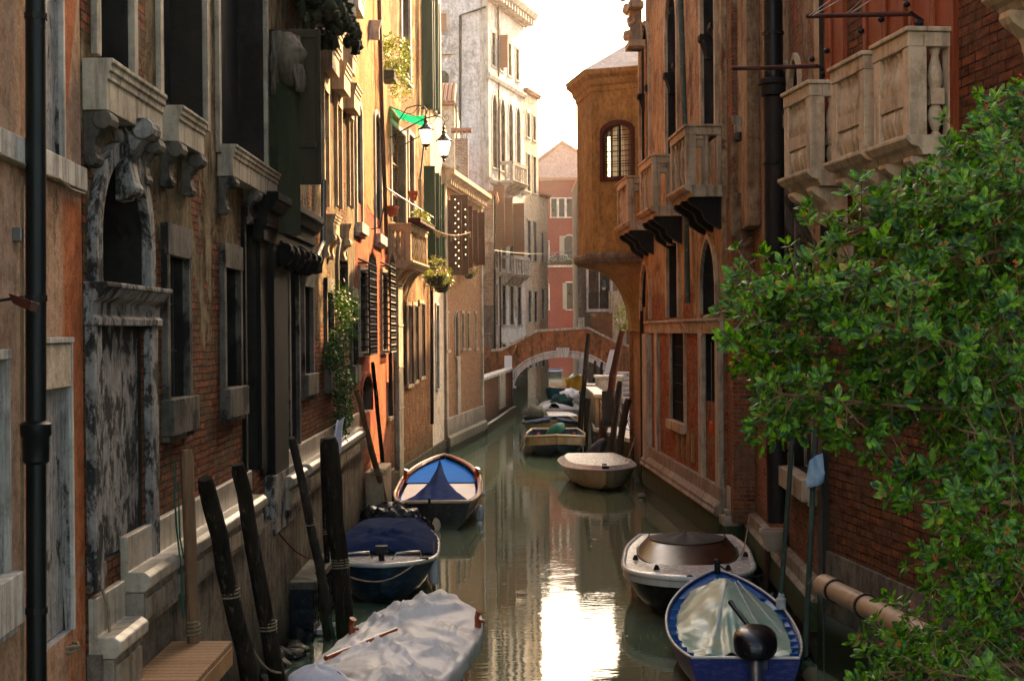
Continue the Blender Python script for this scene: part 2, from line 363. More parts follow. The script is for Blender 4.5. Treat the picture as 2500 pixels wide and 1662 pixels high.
M['rust'] = surf('rusty_iron', '#4a2214', '#34180e', rough=.8, bump=.4)
M['greenshut'] = surf('green_shutter_paint', '#143423', '#1c442c', rough=.5, stretch=(1, 1, .2), bump=.2)
M['blackshut'] = planks('black_green_boards', '#0c1210', '#121a16', .17)
M['brownshut'] = louver_mat('brown_louvres', '#4a2c18', '#5c3820')
M['tanshut'] = louver_mat('tan_louvres', '#8a5a3a', '#9a6a48', .09)
M['redshut'] = surf('red_orange_shutter_paint', '#7c3818', '#8a4420', 3, rough=.6, stretch=(3, 3, .4), c='#5c2c16', bump=.25)
M['greyshut'] = louver_mat('grey_louvres', '#8c8478', '#7a7268')
M['board'] = surf('weathered_board', '#2e2a1c', '#3c3624', 2, rough=.8, stretch=(2, 2, .3), c='#1a1812')
M['wood'] = surf('mooring_post_wood', '#3e352b', '#241e18', 3, rough=.85, bump=.9, bs=14, stretch=(3, 3, .35), bd=.02, c='#5a4e40', weed=(1.25, .5))
M['wooddark'] = surf('dark_post_wood', '#17140f', '#332c22', 3, rough=.9, bump=1, bs=16, stretch=(3, 3, .3), bd=.05, c='#5c5244', spec=.1, weed=(1.25, .5))
M['woodbrown'] = surf('brown_post_wood', '#8a684a', '#5e4630', 3, rough=.85, bump=1, bs=14, stretch=(3, 3, .35), bd=.03, c='#6a4e34', weed=(1.25, .5))
M['woodred'] = surf('reddish_post_wood', '#4a2c1c', '#38221a', 3, rough=.8, bump=.7, bs=12, stretch=(3, 3, .35), bd=.02, weed=(1.25, .5))
M['deckwood'] = planks('dock_planks', '#96704a', '#7c5a3a', .115, 1, .75)
M['timber'] = surf('new_timber', '#a07648', '#86603a', 3, rough=.7, stretch=(6, 1, 1), bump=.3)
M['varnish'] = surf('varnished_wood', '#7c3312', '#9a4a1c', 5, rough=.3, stretch=(1, .3, 1), coat=.4)
M['rubrail'] = surf('pale_gunwale', '#b59a78', '#cbb598', 5, rough=.35, coat=.3)
M['boatblack'] = surf('black_hull_paint', '#0d0b0c', '#14100f', rough=.3, bump=.05, spec=.2, weed=(.12, .12), scuff=.15)
M['boatblue'] = surf('deep_blue_hull_paint', '#10246a', '#0c1c54', rough=.45, bump=.05, spec=.25, weed=(.12, .12), scuff=.45)
M['boatnavy'] = surf('navy_hull_paint', '#0c2438', '#0e2e44', rough=.4, bump=.05, spec=.3, weed=(.12, .12), scuff=.45)
M['boatwhite'] = surf('white_gelcoat', '#cfc9c0', '#bcb5aa', 2, rough=.25, bump=.04, coat=.3, weed=(.12, .12), scuff=.22)
M['boatgrey'] = surf('warm_grey_gelcoat', '#8e845e', '#7c7450', 2, rough=.28, bump=.05, coat=.4, weed=(.12, .12), scuff=.45)
M['boatcream'] = surf('cream_hull_paint', '#a8966e', '#968460', 2, rough=.4, weed=(.12, .12), scuff=.45)
M['boatteal'] = surf('teal_hull_paint', '#1c5a6a', '#184c5c', 2, rough=.4, weed=(.12, .12), scuff=.45)
M['skyblue'] = surf('bright_blue_paint', '#0668c8', '#0a74d2', 2, rough=.8, bump=.05, spec=.05)
M['bluepaint'] = surf('blue_deck_paint', '#14508c', '#104278', 3, rough=.4, bump=.05, spec=.2, c='#2468a4')
M['bluetarp'] = surf('blue_tarpaulin', '#12356c', '#0c2650', 3, rough=.9, bump=.5, bs=6, bd=.03, spec=.02)
M['navytarp'] = surf('navy_canvas', '#0b1c3c', '#0f2448', 3, rough=.9, bump=.4, bs=5, bd=.03, spec=.02)
M['greytarp'] = surf('grey_white_tarpaulin', '#d4cec8', '#bcb6ae', .8, rough=.6, bump=.5, bs=12, bd=.015, spec=.25, c='#a49c90')
M['whitecloth'] = surf('white_cloth', '#c4c0c2', '#aeaab0', 3, rough=.8, bump=.6, bs=8, bd=.03)
M['greentarp'] = surf('pale_green_tarpaulin', '#7f9c88', '#a0b098', 1.5, rough=.34, bump=.4, bs=5, bd=.03, c='#c0b898', spec=.4)
M['blacktarp'] = surf('black_plastic_sheet', '#0b0e12', '#12161c', 3, rough=.25, bump=.9, bs=10, bd=.04)
M['greenbag'] = surf('green_canvas', '#0c5a40', '#0a4a36', 3, rough=.6, bump=.4, bs=8)
M['darkgreen'] = surf('dark_green_canvas', '#0e3a34', '#0a2c28', 3, rough=.6, bump=.4, bs=8)
M['yellowtarp'] = surf('yellow_tarpaulin', '#c08a10', '#a87408', 3, rough=.5, bump=.4, bs=8)
M['slatecloth'] = surf('slate_blue_canvas', '#2c3448', '#38405a', 3, rough=.8, bump=.4, bs=8)
M['greycloth'] = surf('dark_grey_cloth', '#2c2e32', '#38393c', 3, rough=.8, bump=.5, bs=10)
M['amber'] = surf('amber_windscreen', '#1c0d05', '#44200a', 2.0, rough=.3, bump=.05, bs=3, spec=.3)
M['chrome'] = surf('polished_metal', '#8a8a88', '#a0a09c', rough=.22, metal=1, bump=.05)
M['alu'] = surf('dull_aluminium', '#7a7874', '#6a6864', rough=.4, metal=.8, bump=.15)
M['motor'] = surf('black_motor_cowl', '#09080c', '#0c0b12', rough=.3, bump=.02, coat=.25)
M['fender'] = surf('white_fender', '#b8b8b8', '#a0a4a4', rough=.4)
M['rope'] = surf('pale_rope', '#8a7a60', '#6a5c48', 20, rough=.9, bump=.5, bs=60)
M['redrope'] = surf('red_rope', '#5a2018', '#6e2c20', 20, rough=.9)
M['greenrope'] = surf('green_rope', '#1c4a3c', '#245a48', 20, rough=.9)
M['terracotta'] = surf('terracotta', '#a04a28', '#8a3c20', 5, rough=.85)
M['tile'] = surf('roof_tile', '#9c6a50', '#7c5444', 6, rough=.9, bump=.4, c='#b08a70')
M['maskstone'] = stone_mat('grey_carved_stone', '#7a6e5c', '#5c5344', green=False)
M['whitedeck'] = surf('white_deck_paint', '#dcdad6', '#cfccc6', 2, rough=.5, bump=.03)
M['browncover'] = surf('dark_brown_cover', '#1a120c', '#241810', 4, rough=.7, bump=.3)
M['mossy'] = stone_mat('mossy_stone', '#4a5430', '#343c20', green=True, crust=.15, blk='#14180e')
M['lead'] = surf('grey_roof_sheet', '#8a8078', '#70665e', 3, rough=.5, bump=.4, c='#a89c90')
M['awning'] = surf('green_awning_cloth', '#10a070', '#0e8e66', 3, rough=.8, bump=.1, trans=.6, spec=.1)
M['plastic'] = surf('beige_plastic_pipe', '#a88a68', '#94785a', 4, rough=.5, bump=.1, c='#7a5e44')
M['pot'] = surf('pale_plastic_pot', '#a89c8c', '#94887a', 3, rough=.5)
M['paper'] = surf('white_paper', '#b8b4bc', '#a8a6b0', 3, rough=.8)
M['blueplastic'] = surf('pale_blue_fabric', '#8ab8d8', '#c8d8e0', 5, rough=.6, trans=.3)
M['orangeplastic'] = surf('orange_plastic', '#c84a10', '#a83c0c', 5, rough=.5)
M['sign'] = surf('white_sign_panel', '#c8c4c0', '#b8b4b0', 3, rough=.5)
M['weed'] = surf('wet_weed', '#12160e', '#1c2014', 6, rough=.35, bump=1, bs=18, bd=.03, c='#2c3018')
M['leaf'] = leaf_mat('glossy_leaf', '#0e2e0a', '#23500c', '#5f8614', .40, .42)
M['ivy'] = leaf_mat('ivy_leaf', '#16301a', '#22401c', '#35521f', .25, .6)
M['leafwarm'] = leaf_mat('balcony_leaf', '#26401a', '#3e581c', '#7c7c24', .3)
M['berry'] = surf('orange_bud', '#a8441c', '#8c3818', 5, rough=.6, bump=0)
M['flower'] = surf('flower_petals', '#c8b8a0', '#c04020', 30, rough=.7, bump=0)
def lamp_glass():
    n = N('sunlit_lantern_glass'); n.P(Base_Color=(.8, .7, .55, 1), Roughness=.4)
    n.b.inputs['Emission Color'].default_value = (1, .72, .38, 1); n.b.inputs['Emission Strength'].default_value = 1.5  # emission stands in for sunlight coming through the glass
    return n.m
M['lampglass'] = lamp_glass()
def bulb():
    n = N('fairy_light_bulb'); n.P(Base_Color=(1, .8, .5, 1)); n.b.inputs['Emission Color'].default_value = (1, .7, .35, 1); n.b.inputs['Emission Strength'].default_value = 1.2
    return n.m
M['bulb'] = bulb()
def leaded():
    n = N('leaded_glass'); sp = n('SeparateXYZ', {0: n.obj()})
    a = n('TexVoronoi', {'Vector': n.scale(n.obj(), (1, 1, 1)), 'Scale': 7.0, 'Randomness': 0.0}, feature='DISTANCE_TO_EDGE')
    m = n.ramp(a.outputs[0], .06, .12)
    n.P(Base_Color=n.mix(m, (.03, .025, .02, 1), (.75, .68, .5, 1)), Roughness=.12)
    tr = n('BsdfTranslucent', {0: (.9, .85, .65, 1)}); tp = n('BsdfTransparent', {0: (.85, .8, .6, 1)})
    mx0 = n('MixShader', {0: .6, 1: tr.outputs[0], 2: tp.outputs[0]})
    mx = n('MixShader', {0: n.math('MULTIPLY', m, .85), 1: n.b.outputs[0], 2: mx0.outputs[0]})
    out = [x for x in n.t.nodes if x.type == 'OUTPUT_MATERIAL'][0]; n.t.links.new(mx.outputs[0], out.inputs[0])
    return n.m
M['leaded'] = leaded()
def water():
    n = N('canal_water'); co = n.obj()
    a = n.noise(n.scale(co, (1.1, 2.6, 1)), 1.0, 3, .5); b = n.noise(n.scale(co, (3.0, 9, 1)), 1.2, 3, .5, .3)
    c = n.noise(n.scale(co, (.35, .6, 1)), 1.0, 2, .5)
    patch = n.ramp(n.noise(co, .35, 3), .35, .65)
    h = n.math('ADD', n.math('MULTIPLY', a, .55), n.math('MULTIPLY', n.math('MULTIPLY', b, patch), .5))
    n.P(Base_Color=n.mix(n.noise(co, .6, 4), (.082, .112, .062, 1), (.108, .136, .078, 1)), Roughness=.02, IOR=1.33, Normal=n.bump(h, .19, .02))
    n.b.inputs['Specular IOR Level'].default_value = .75
    return n.m
M['water'] = water()
# ---------------------------------------------------------------- building helpers
def arch_pts(u0, u1, zs, z1, kind, n=8):
    uc = (u0 + u1) / 2; a = (u1 - u0) / 2; r = z1 - zs; L = []
    for i in range(2 * n + 1):
        t = i / (2 * n); x = -1 + 2 * t
        if kind == 'round': th = math.pi * (1 - t); L.append((uc + a * math.cos(th), zs + r * math.sin(th)))
        else:
            th = (1 - abs(x)) * math.pi / 2
            ax = abs(x); zz = math.sqrt(max(0, 1 - ((ax + .55) / 1.55) ** 2)) / math.sqrt(1 - (.55 / 1.55) ** 2)
            L.append((uc + a * x, zs + r * zz))
    return L
def hole(fr, xa, xb, ya, yb, d=.28, arch=None, spring=None, n=0.0):
    """xa: pixel column of the edge nearest the camera, xb: far edge; ya, yb: top and bottom rows read at xa"""
    ua, ub = fr.u(xa, n), fr.u(xb, n); z1, z0 = fr.z(xa, ya, n), fr.z(xa, yb, n)
    h = dict(u0=min(ua, ub), u1=max(ua, ub), z0=z0, z1=z1, d=d, arch=arch)
    if arch: h['zs'] = fr.z(xa, spring, n) if spring else z1 - (h['u1'] - h['u0']) * .6
    return h
def facade(fr, parent, name, mat, u0, u1, z0, z1, holes=(), depth=7, n0=0.0, cut=None, top=True, rev='stonedark'):
    mb = MB(); S = fr.side
    us = sorted({u0, u1} | {x for h in holes for x in (h['u0'], h['u1']) if u0 < x < u1} | ({u0 + i * (u1 - u0) / 6 for i in range(1, 6)}))
    zs = sorted({z0, z1} | {x for h in holes for x in (h['z0'], h['z1']) if z0 < x < z1})
    def inh(u, z): return any(h['u0'] < u < h['u1'] and h['z0'] < z < h['z1'] for h in holes)
    for i in range(len(us) - 1):
        for j in range(len(zs) - 1):
            if inh((us[i] + us[i + 1]) / 2, (zs[j] + zs[j + 1]) / 2): continue
            mb.add([(us[i], n0 * S, zs[j]), (us[i + 1], n0 * S, zs[j]), (us[i + 1], n0 * S, zs[j + 1]), (us[i], n0 * S, zs[j + 1])], [(0, 1, 2, 3)])
    for h in holes:
        a, b, c, e, d = h['u0'], h['u1'], h['z0'], h['z1'], h['d']; y = (n0 - d) * S; y0 = n0 * S
        if h.get('arch'):
            P = arch_pts(a, b, h['zs'], e, h['arch']); m = len(P) // 2
            mb.add([(p[0], y0, p[1]) for p in P[:m + 1]] + [(a, y0, e)], [tuple(range(m + 2))])
            mb.add([(p[0], y0, p[1]) for p in P[m:]] + [(b, y0, e)], [tuple(range(len(P) - m + 1))])
            ring = [(a, c)] + P + [(b, c)]
        else: ring = [(a, c), (a, e), (b, e), (b, c)]
        k = len(ring)
        mb.mi = 1
        mb.add([(p[0], y0, p[1]) for p in ring] + [(p[0], y, p[1]) for p in ring], [(i, (i + 1) % k, k + (i + 1) % k, k + i) for i in range(k)])
        if not h.get('open'): mb.add([(a - .01, y, c - .01), (b + .01, y, c - .01), (b + .01, y, e + .01), (a - .01, y, e + .01)], [(0, 1, 2, 3)])
        mb.mi = 0
    if depth:
        yb = (n0 - depth) * S; y0 = n0 * S
        mb.add([(u0, y0, z0), (u1, y0, z0), (u1, y0, z1), (u0, y0, z1), (u0, yb, z0), (u1, yb, z0), (u1, yb, z1), (u0, yb, z1)],
               [(0, 4, 7, 3), (1, 2, 6, 5), (3, 7, 6, 2), (4, 5, 6, 7)])
    o = mb.build(name, [mat, M[rev]], parent, fix=False)
    return o
def pane(fr, h, win, mat='glass', n=0, inset=.05):
    mb = MB(); y = n - h['d'] + inset
    fr.box(mb, h['u0'] + .01, h['u1'] - .01, y - .02, y, h['z0'] + .01, h['z1'] - .01)
    return mb.build('pane', M[mat], win)
def window(fr, bld, h, sur=.12, proj=.05, mat='stone', fill='glass', mun=None, grille=False, sill=True, shut=None, shutmat='brownshut', shutopen=90, name='window', n=0, lintel=None, silld=.1, sillh=.1, munmat='greyshut'):
    """stone surround as the part, pane / grille / sill / shutters as its sub-parts"""
    mb = MB(); a, b, c, e = h['u0'], h['u1'], h['z0'], h['z1']
    lt = lintel if lintel is not None else sur
    if h.get('arch'):
        P = arch_pts(a, b, h['zs'], e, h['arch']); uc = (a + b) / 2; zc = h['zs']
        Q = [(uc + (p[0] - uc) * (1 + 2 * sur / (b - a)), zc + (p[1] - zc) * (1 + sur / max(e - zc, .1))) for p in P]
        S = fr.side; k = len(P)
        vs = [(p[0], (n + q) * S, p[1]) for q in (-.01, proj) for p in P] + [(p[0], (n + q) * S, p[1]) for q in (-.01, proj) for p in Q]
        fs = []
        for i in range(k - 1): fs += [(i, i + 1, k + i + 1, k + i), (2 * k + i, 3 * k + i, 3 * k + i + 1, 2 * k + i + 1), (k + i, k + i + 1, 3 * k + i + 1, 3 * k + i)]
        mb.add(vs, fs)
        fr.box(mb, a - sur, a + .003, n - .01, n + proj, c, h['zs']); fr.box(mb, b - .003, b + sur, n - .01, n + proj, c, h['zs'])
    else:
        fr.box(mb, a - sur, a + .003, n - .01, n + proj, c, e); fr.box(mb, b - .003, b + sur, n - .01, n + proj, c, e)
        fr.box(mb, a - sur, b + sur, n - .01, n + proj + .01, e - .003, e + lt)
    win = mb.build(name, M[mat], bld, bevel=.006)
    if fill: pane(fr, h, win, fill, n)
    if sill:
        m2 = MB(); fr.box(m2, a - sur * 1.3, b + sur * 1.3, n - .01, n + silld, c - sillh, c + .004)
        if sillh > .2: fr.box(m2, a - sur * 1.15, b + sur * 1.15, n - .01, n + silld * .6, c - sillh - .06, c - sillh - .002)
        m2.build('sill', M[mat], win, bevel=.01)
    if mun:
        m3 = MB(); y = n - h['d'] + .055; nu, nz = mun
        for i in range(nu + 1): u = a + (b - a) * i / nu; fr.box(m3, u - .03, u + .03, y, y + .04, c, e)
        for j in range(nz + 1): z = c + (e - c) * j / nz; fr.box(m3, a, b, y + .002, y + .036, z - .025, z + .025)
        m3.build('frame', M[munmat], win)
    if grille:
        m4 = MB(); y = (n - .08) * fr.side
        k = max(3, int((b - a) / .13))
        for i in range(1, k): u = a + (b - a) * i / k; m4.tube([(u, y, c), (u, y, e - .01)], .011, 5)
        k = max(3, int((e - c) / .35))
        for j in range(1, k): z = c + (e - c) * j / k; m4.tube([(a, y, z), (b, y, z)], .009, 4)
        m4.build('grille', M['iron'], win)
    for sd_ in (shut or ''):
        L = (b - a) / 2 * .98; ang = R(shutopen); m5 = MB()
        u = a if sd_ == 'a' else b; sg = -1 if sd_ == 'a' else 1
        zt = e
        ca, sa = math.cos(ang), math.sin(ang)
        def pt(l, t, z): return (u + sg * (l * ca + t * sa), (n + proj + .01 + l * sa - t * ca * 0) * fr.side, z)
        vs = [pt(l, t, z) for z in (c + .02, zt - .02) for (l, t) in ((0, 0), (L, 0), (L, .045), (0, .045))]
        if ang < R(20): vs = [(u + sg * l, (n + proj + .01 + t) * fr.side, z) for z in (c + .02, zt - .02) for (l, t) in ((0, 0), (L, 0), (L, .045), (0, .045))]
        m5.add(vs, [(0, 1, 2, 3), (7, 6, 5, 4), (0, 4, 5, 1), (1, 5, 6, 2), (2, 6, 7, 3), (3, 7, 4, 0)])
        m5.build('shutter', M[shutmat], win, bevel=.006)
    return win
def cornice(fr, mb, u0, u1, prof, dent=None):
    """prof: (n, z) outline, extruded along the facade"""
    return mb.prism([(p[0] * fr.side, p[1]) for p in prof], 0, u0, u1)
def hood(fr, bld, u0, u1, z, d, h, mat='stone', name='window_hood', br=True, brh=.35):
    """projecting stone shelf with stepped mouldings and scroll brackets below"""
    mb = MB()
    cornice(fr, mb, u0, u1, [(0, z - h), (d * .80, z - h), (d * .80, z - h * .42), (d * .86, z - h * .40), (d * .86, z - h * .26), (d * .93, z - h * .24), (d * .93, z - h * .12), (d, z - h * .08), (d, z), (0, z)])
    o = mb.build(name, M[mat], bld, bevel=.006)
    if br:
        k = max(2, int((u1 - u0) / 1.1) + 1)
        for i in range(k):
            u = u0 + .12 + (u1 - u0 - .24) * i / (k - 1); m2 = MB(); P = []
            for j in range(9):
                t = j / 8; P.append((d * (.78 - .6 * t + .10 * math.sin(t * 9)), z - h - brh * t))
            m2.prism([(0, z - h - brh)] + [(0, z - h)] + P, 0, u - .09, u + .09)
            for q in m2.v: pass
            b = MB(); b.v = [(x, y * fr.side, zz) for x, y, zz in m2.v]; b.f = m2.f; b.m = m2.m
            b.tube([(u - .11, d * .62 * fr.side, z - h - .07), (u + .11, d * .62 * fr.side, z - h - .07)], .075, 10)
            b.tube([(u - .10, d * .2 * fr.side, z - h - brh + .05), (u + .10, d * .2 * fr.side, z - h - brh + .05)], .06, 10)
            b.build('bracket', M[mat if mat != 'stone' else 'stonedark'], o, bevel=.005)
    return o
BAL = [(.045, 0), (.05, .03), (.035, .05), (.05, .10), (.068, .17), (.058, .24), (.034, .33), (.034, .36), (.055, .38)]
def baluster(mb, x, y, z0, z1, s=1.0, block=True):
    Ht = z1 - z0
    if block:
        P = [(.05, 0), (.055, .03), (.03, .06), (.06, .14), (.078, .22), (.07, .30), (.045, .36)]
        prof = [(r * s, z0 + t * Ht) for r, t in P]; mb.lathe((x, y, 0), prof, 12)
        mb.box(x - .07 * s, x + .07 * s, y - .07 * s, y + .07 * s, z0 + .36 * Ht, z0 + .54 * Ht)
        P = [(.055, .54), (.075, .60), (.08, .68), (.06, .80), (.036, .92), (.05, .95), (.055, 1)]
        mb.lathe((x, y, 0), [(r * s, z0 + t * Ht) for r, t in P], 12)
    else:
        P = [(.055, 0), (.06, .04), (.035, .09), (.075, .30), (.05, .5), (.075, .7), (.035, .91), (.06, .96), (.055, 1)]
        mb.lathe((x, y, 0), [(r * s, z0 + t * Ht) for r, t in P], 10)
def balcony(fr, bld, u0, u1, z0, z1, d, mat='stonewarm', nb=4, block=True, mode=None, br=True, slab=.16, brh=.55, name='balcony', brmat=None, nbe=1):
    """stone balcony: slab with mouldings as the part; rail, posts, balusters and brackets as sub-parts"""
    S = fr.side; mb = MB()
    cornice(fr, mb, u0 - .08, u1 + .08, [(0, z0 - slab), (d - .12, z0 - slab), (d - .08, z0 - slab * .6), (d, z0 - slab * .5), (d + .06, z0 - slab * .2), (d + .06, z0), (0, z0)])
    o = mb.build(name, M[mat], bld, bevel=.008)
    m2 = MB(); rh = .2
    def bar(a, b, c_, e, zz0, zz1): fr.box(m2, a, b, c_, e, zz0, zz1)
    bar(u0, u1, d - .17, d, z1 - rh, z1 - .05); bar(u0 - .03, u1 + .03, d - .20, d + .03, z1 - .05, z1)
    for a, b in ((u0, u0 + .17), (u1 - .17, u1)):
        bar(a, b, 0, d - .172, z1 - rh, z1 - .05); bar(a - .03, b + .03, 0, d - .202, z1 - .05, z1)
    m2.build('rail', M[mat], o, bevel=.012)
    for a in (u0 + .005, u1 - .175):
        m3 = MB(); fr.box(m3, a, a + .17, d - .20, d - .01, z0, z1 - rh); m3.build('post', M[mat], o, bevel=.008)
        if d > .45: m3 = MB(); fr.box(m3, a + .01, a + .16, 0, .07, z0, z1 - rh); m3.build('post', M[mat], o, bevel=.008)
    for i in range(nb):
        u = u0 + .19 + (u1 - u0 - .38) * (i + .5) / nb; m4 = MB(); baluster(m4, u, (d - .09) * S, z0, z1 - rh, 1, block); m4.build('baluster', M[mat], o, smooth=40)
    for a in (u0 + .09, u1 - .09):
        for j in range(nbe):
            m4 = MB(); baluster(m4, a, (d - .2) * (j + .5) / nbe * S + .03 * S, z0, z1 - rh, 1, block); m4.build('baluster', M[mat], o, smooth=40)
    if br:
        k = max(2, int((u1 - u0) / .9) + 1)
        for i in range(k):
            u = u0 + .15 + (u1 - u0 - .3) * i / (k - 1); P = []
            for j in range(11):
                t = j / 10; P.append(((d * .9) * (1 - t) ** .7 * (1 + .12 * math.sin(t * 11)), z0 - slab - brh * t))
            b = MB(); b.prism([(0, z0 - slab - brh), (0, z0 - slab)] + [(p[0], p[1]) for p in P], 0, u - .1, u + .1)
            b.v = [(x, y * S, zz) for x, y, zz in b.v]
            b.build('bracket', M[brmat or mat], o, bevel=.008)
    return o
def pipe(fr, bld, pts, r, mat, name='drainpipe', n=.1, joints=(), clips=True):
    """pts: pixel points down the pipe, on the plane n in front of the wall"""
    P = [fr.hit(x, y, n) for x, y in pts]; P = [(u, n * fr.side, z) for u, z in P]
    mb = MB(); mb.tube(P, r, 14); o = mb.build(name, M[mat], bld, smooth=50)
    for (x, y) in joints:
        u, z = fr.hit(x, y, n); m2 = MB(); yy = n * fr.side
        m2.lathe((u, yy, z), [(r * 1.0, -.14), (r * 1.28, -.12), (r * 1.28, .03), (r * 1.5, .05), (r * 1.5, .12), (r * 1.02, .14)], 16); m2.build('collar', M[mat], o, smooth=40)
    if clips:
        for k in range(int(abs(P[0][2] - P[-1][2]) / 2.2) + 1):
            t = (k + .5) / (int(abs(P[0][2] - P[-1][2]) / 2.2) + 1); p = Vector(P[0]).lerp(Vector(P[-1]), t)
            if len(P) > 2: break
            m2 = MB(); m2.lathe((p.x, p.y, p.z), [(r * 1.12, -.02), (r * 1.12, .02)], 12); m2.build('clip', M['iron'], o)
    return o
def roofslab(fr, bld, u0, u1, z, d=.45, depth=7, mat='tile', th=.12):
    mb = MB(); fr.box(mb, u0 - .05, u1 + .05, -depth, d, z, z + th); fr.box(mb, u0 - .02, u1 + .02, -.1, d * .7, z - .14, z - .002)
    return mb.build('roof', M[mat], bld)
def leaves(mb, c, rx, ry, rz, n, s, up=.4, shell=.5, mats=None):
    for _ in range(n):
        while 1:
            d = Vector((random.uniform(-1, 1), random.uniform(-1, 1), random.uniform(-1, 1)))
            if shell * shell < d.length_squared <= 1 and mnoise.noise(Vector((d.x * rx, d.y * ry, d.z * rz)) * (1.6 / max(rx, rz, .2)) + Vector(c)) > -.22: break
        p = Vector((c[0] + d.x * rx, c[1] + d.y * ry, c[2] + d.z * rz))
        a = Vector((random.gauss(0, 1), random.gauss(0, 1), random.gauss(up, .7))).normalized()
        b = a.cross(Vector((random.gauss(0, 1), random.gauss(0, 1), random.gauss(0, 1)))).normalized()
        L = s * random.uniform(.6, 1.3); W = L * .45
        mb.add([p, p + a * L * .5 + b * W * .5, p + a * L, p + a * L * .5 - b * W * .5], [(0, 1, 2, 3)])
# ---------------------------------------------------------------- left bank
TOP = 16.5
# --- orange house, nearest on the left
f0 = Frame((-2.62, .0), (-3.3, 11.02), -1)
b0 = f0.thing('orange_house', 'orange and beige plastered house at the left edge of the photo with a black drainpipe', 'house')
L0 = f0.L
hn = hole(f0, 100, 168, 838, 1600, .10); hw = hole(f0, 106, 152, -600, 372, .08)
he = hole(f0, -60, 6, 880, 1440, .2)
facade(f0, b0, 'wall', M['orange'], 3.5, L0, -.6, TOP, [hn, hw, he], rev='stonegrey')
m = MB(); fr = f0
zt, zb = f0.z(203, 414), f0.z(203, 471); fr.box(m, 3.5, L0 - .002, -.01, .05, zb, zt); m.build('string_course', M['stonewhite'], b0, bevel=.01)
m = MB(); fr.box(m, hn['u0'] + .01, hn['u1'] - .01, -.095, -.06, hn['z0'] + .01, hn['z1'] - .3); m.build('niche_panel', M['stonegrey'], b0)
wn = window(f0, b0, hn, .05, .02, 'stonewhite', None, sill=False, lintel=.04, name='niche_surround')
m = MB(); fr.box(m, hn['u0'], hn['u1'], -.05, .015, hn['z1'] - .32, hn['z1'] - .01); m.build('lintel', M['cream'], wn)
m = MB(); fr.box(m, hw['u0'] + .01, hw['u1'] - .01, -.07, -.03, hw['z0'], hw['z1'] - .01); m.build('stone_panel', M['stonegrey'], b0)
window(f0, b0, hw, .05, .03, 'stonewhite', None, sill=False, name='niche_surround')
window(f0, b0, he, .06, .03, 'stonewhite', 'glass', sill=True, sillh=.32, silld=.1)
pipe(f0, b0, [(87, -300), (88, 1075)], .066, 'pipeblack', n=.11, joints=[(88, 1080)])
pipe(f0, b0, [(88, 1080), (90, 1900)], .064, 'pipeblack', n=.11)
m = MB(); P = [f0.hit(x, y, .04) for x, y in ((-5, 375), (60, 405), (110, 428), (140, 436), (170, 462), (203, 474))]; m.tube([(u, .05 * f0.side, z) for u, z in P], .011, 6); m.build('cable', M['rope'], b0)
for x, c, e in ((52, 430, 1650), (55, 430, 1650)):
    m = MB(); P = [f0.hit(x, y, .02) for y in (430, 570, 571, 1700)]; m.tube([(u, .02 * f0.side, z) for u, z in P], .007, 5); m.build('cable', M['rope'], b0)
m = MB(); u, z = f0.hit(52, 575, .05); fr.box(m, u - .03, u + .03, 0, .06, z - .04, z + .05); m.build('junction_box', M['alu'], b0, bevel=.006)
# grey flood lamp on the orange wall
u, z = f0.hit(-12, 740, .0); q = f0.thing('wall_lamp', 'small dark metal lamp on a bracket sticking out of the orange wall', 'lamp')
q.location = f0.w(u, 0, z); q.scale = (.42, .5, .6)
m = MB(); m.tube([(0, 0, .02), (0, f0.n(.35), .06)], .018, 6); m.build('arm', M['iron'], q)
m = MB(); m.add([(-.10, f0.n(.18), .10), (.34, f0.n(.18), .07), (.36, f0.n(.46), .0), (-.10, f0.n(.46), .02), (-.05, f0.n(.22), .0), (.28, f0.n(.22), -.03), (.30, f0.n(.42), -.10), (-.05, f0.n(.42), -.08)], [(0, 1, 2, 3), (4, 7, 6, 5), (0, 4, 5, 1), (1, 5, 6, 2), (2, 6, 7, 3), (3, 7, 4, 0)]); m.build('lamp_housing', M['rust'], q, bevel=.01)
# --- grey palace
f1 = Frame((-3.3, 11.05), (-3.3, 30.4), -1)
b1 = f1.thing('stone_palace', 'soot-stained brick and stone palace with black doorways along the left bank', 'palace')
arch = hole(f1, 229, 350, 366, 690, .45, 'round', 585)
pan = hole(f1, 226, 343, 765, 1385, .09)
w1 = hole(f1, 402, 449, 622, 976, .30); w2 = hole(f1, 542, 577, 653, 949, .30)
d1 = hole(f1, 594, 628, 528, 1165, .5); d2 = hole(f1, 703, 723, 570, 1120, .45)
w3 = hole(f1, 737, 757, 699, 915, .3); w4 = hole(f1, 793, 808, 714, 905, .3); w5 = hole(f1, 855, 867, 729, 894, .25)
ga = hole(f1, 822, 844, 588, 720, .3, 'gothic', 640)
up1 = hole(f1, 240, 322, -500, 143, .35); up2 = hole(f1, 394, 502, -500, 252, .4); up3 = hole(f1, 536, 650, -500, 378, .4)
up4 = hole(f1, 790, 800, 225, 500, .25); up5 = hole(f1, 822, 832, 262, 505, .25); up6 = hole(f1, 852, 860, 290, 505, .2)
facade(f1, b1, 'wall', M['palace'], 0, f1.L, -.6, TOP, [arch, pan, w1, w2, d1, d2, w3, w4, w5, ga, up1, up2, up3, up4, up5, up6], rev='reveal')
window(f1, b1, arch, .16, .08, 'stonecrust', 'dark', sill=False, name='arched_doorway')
m = MB(); fr = f1
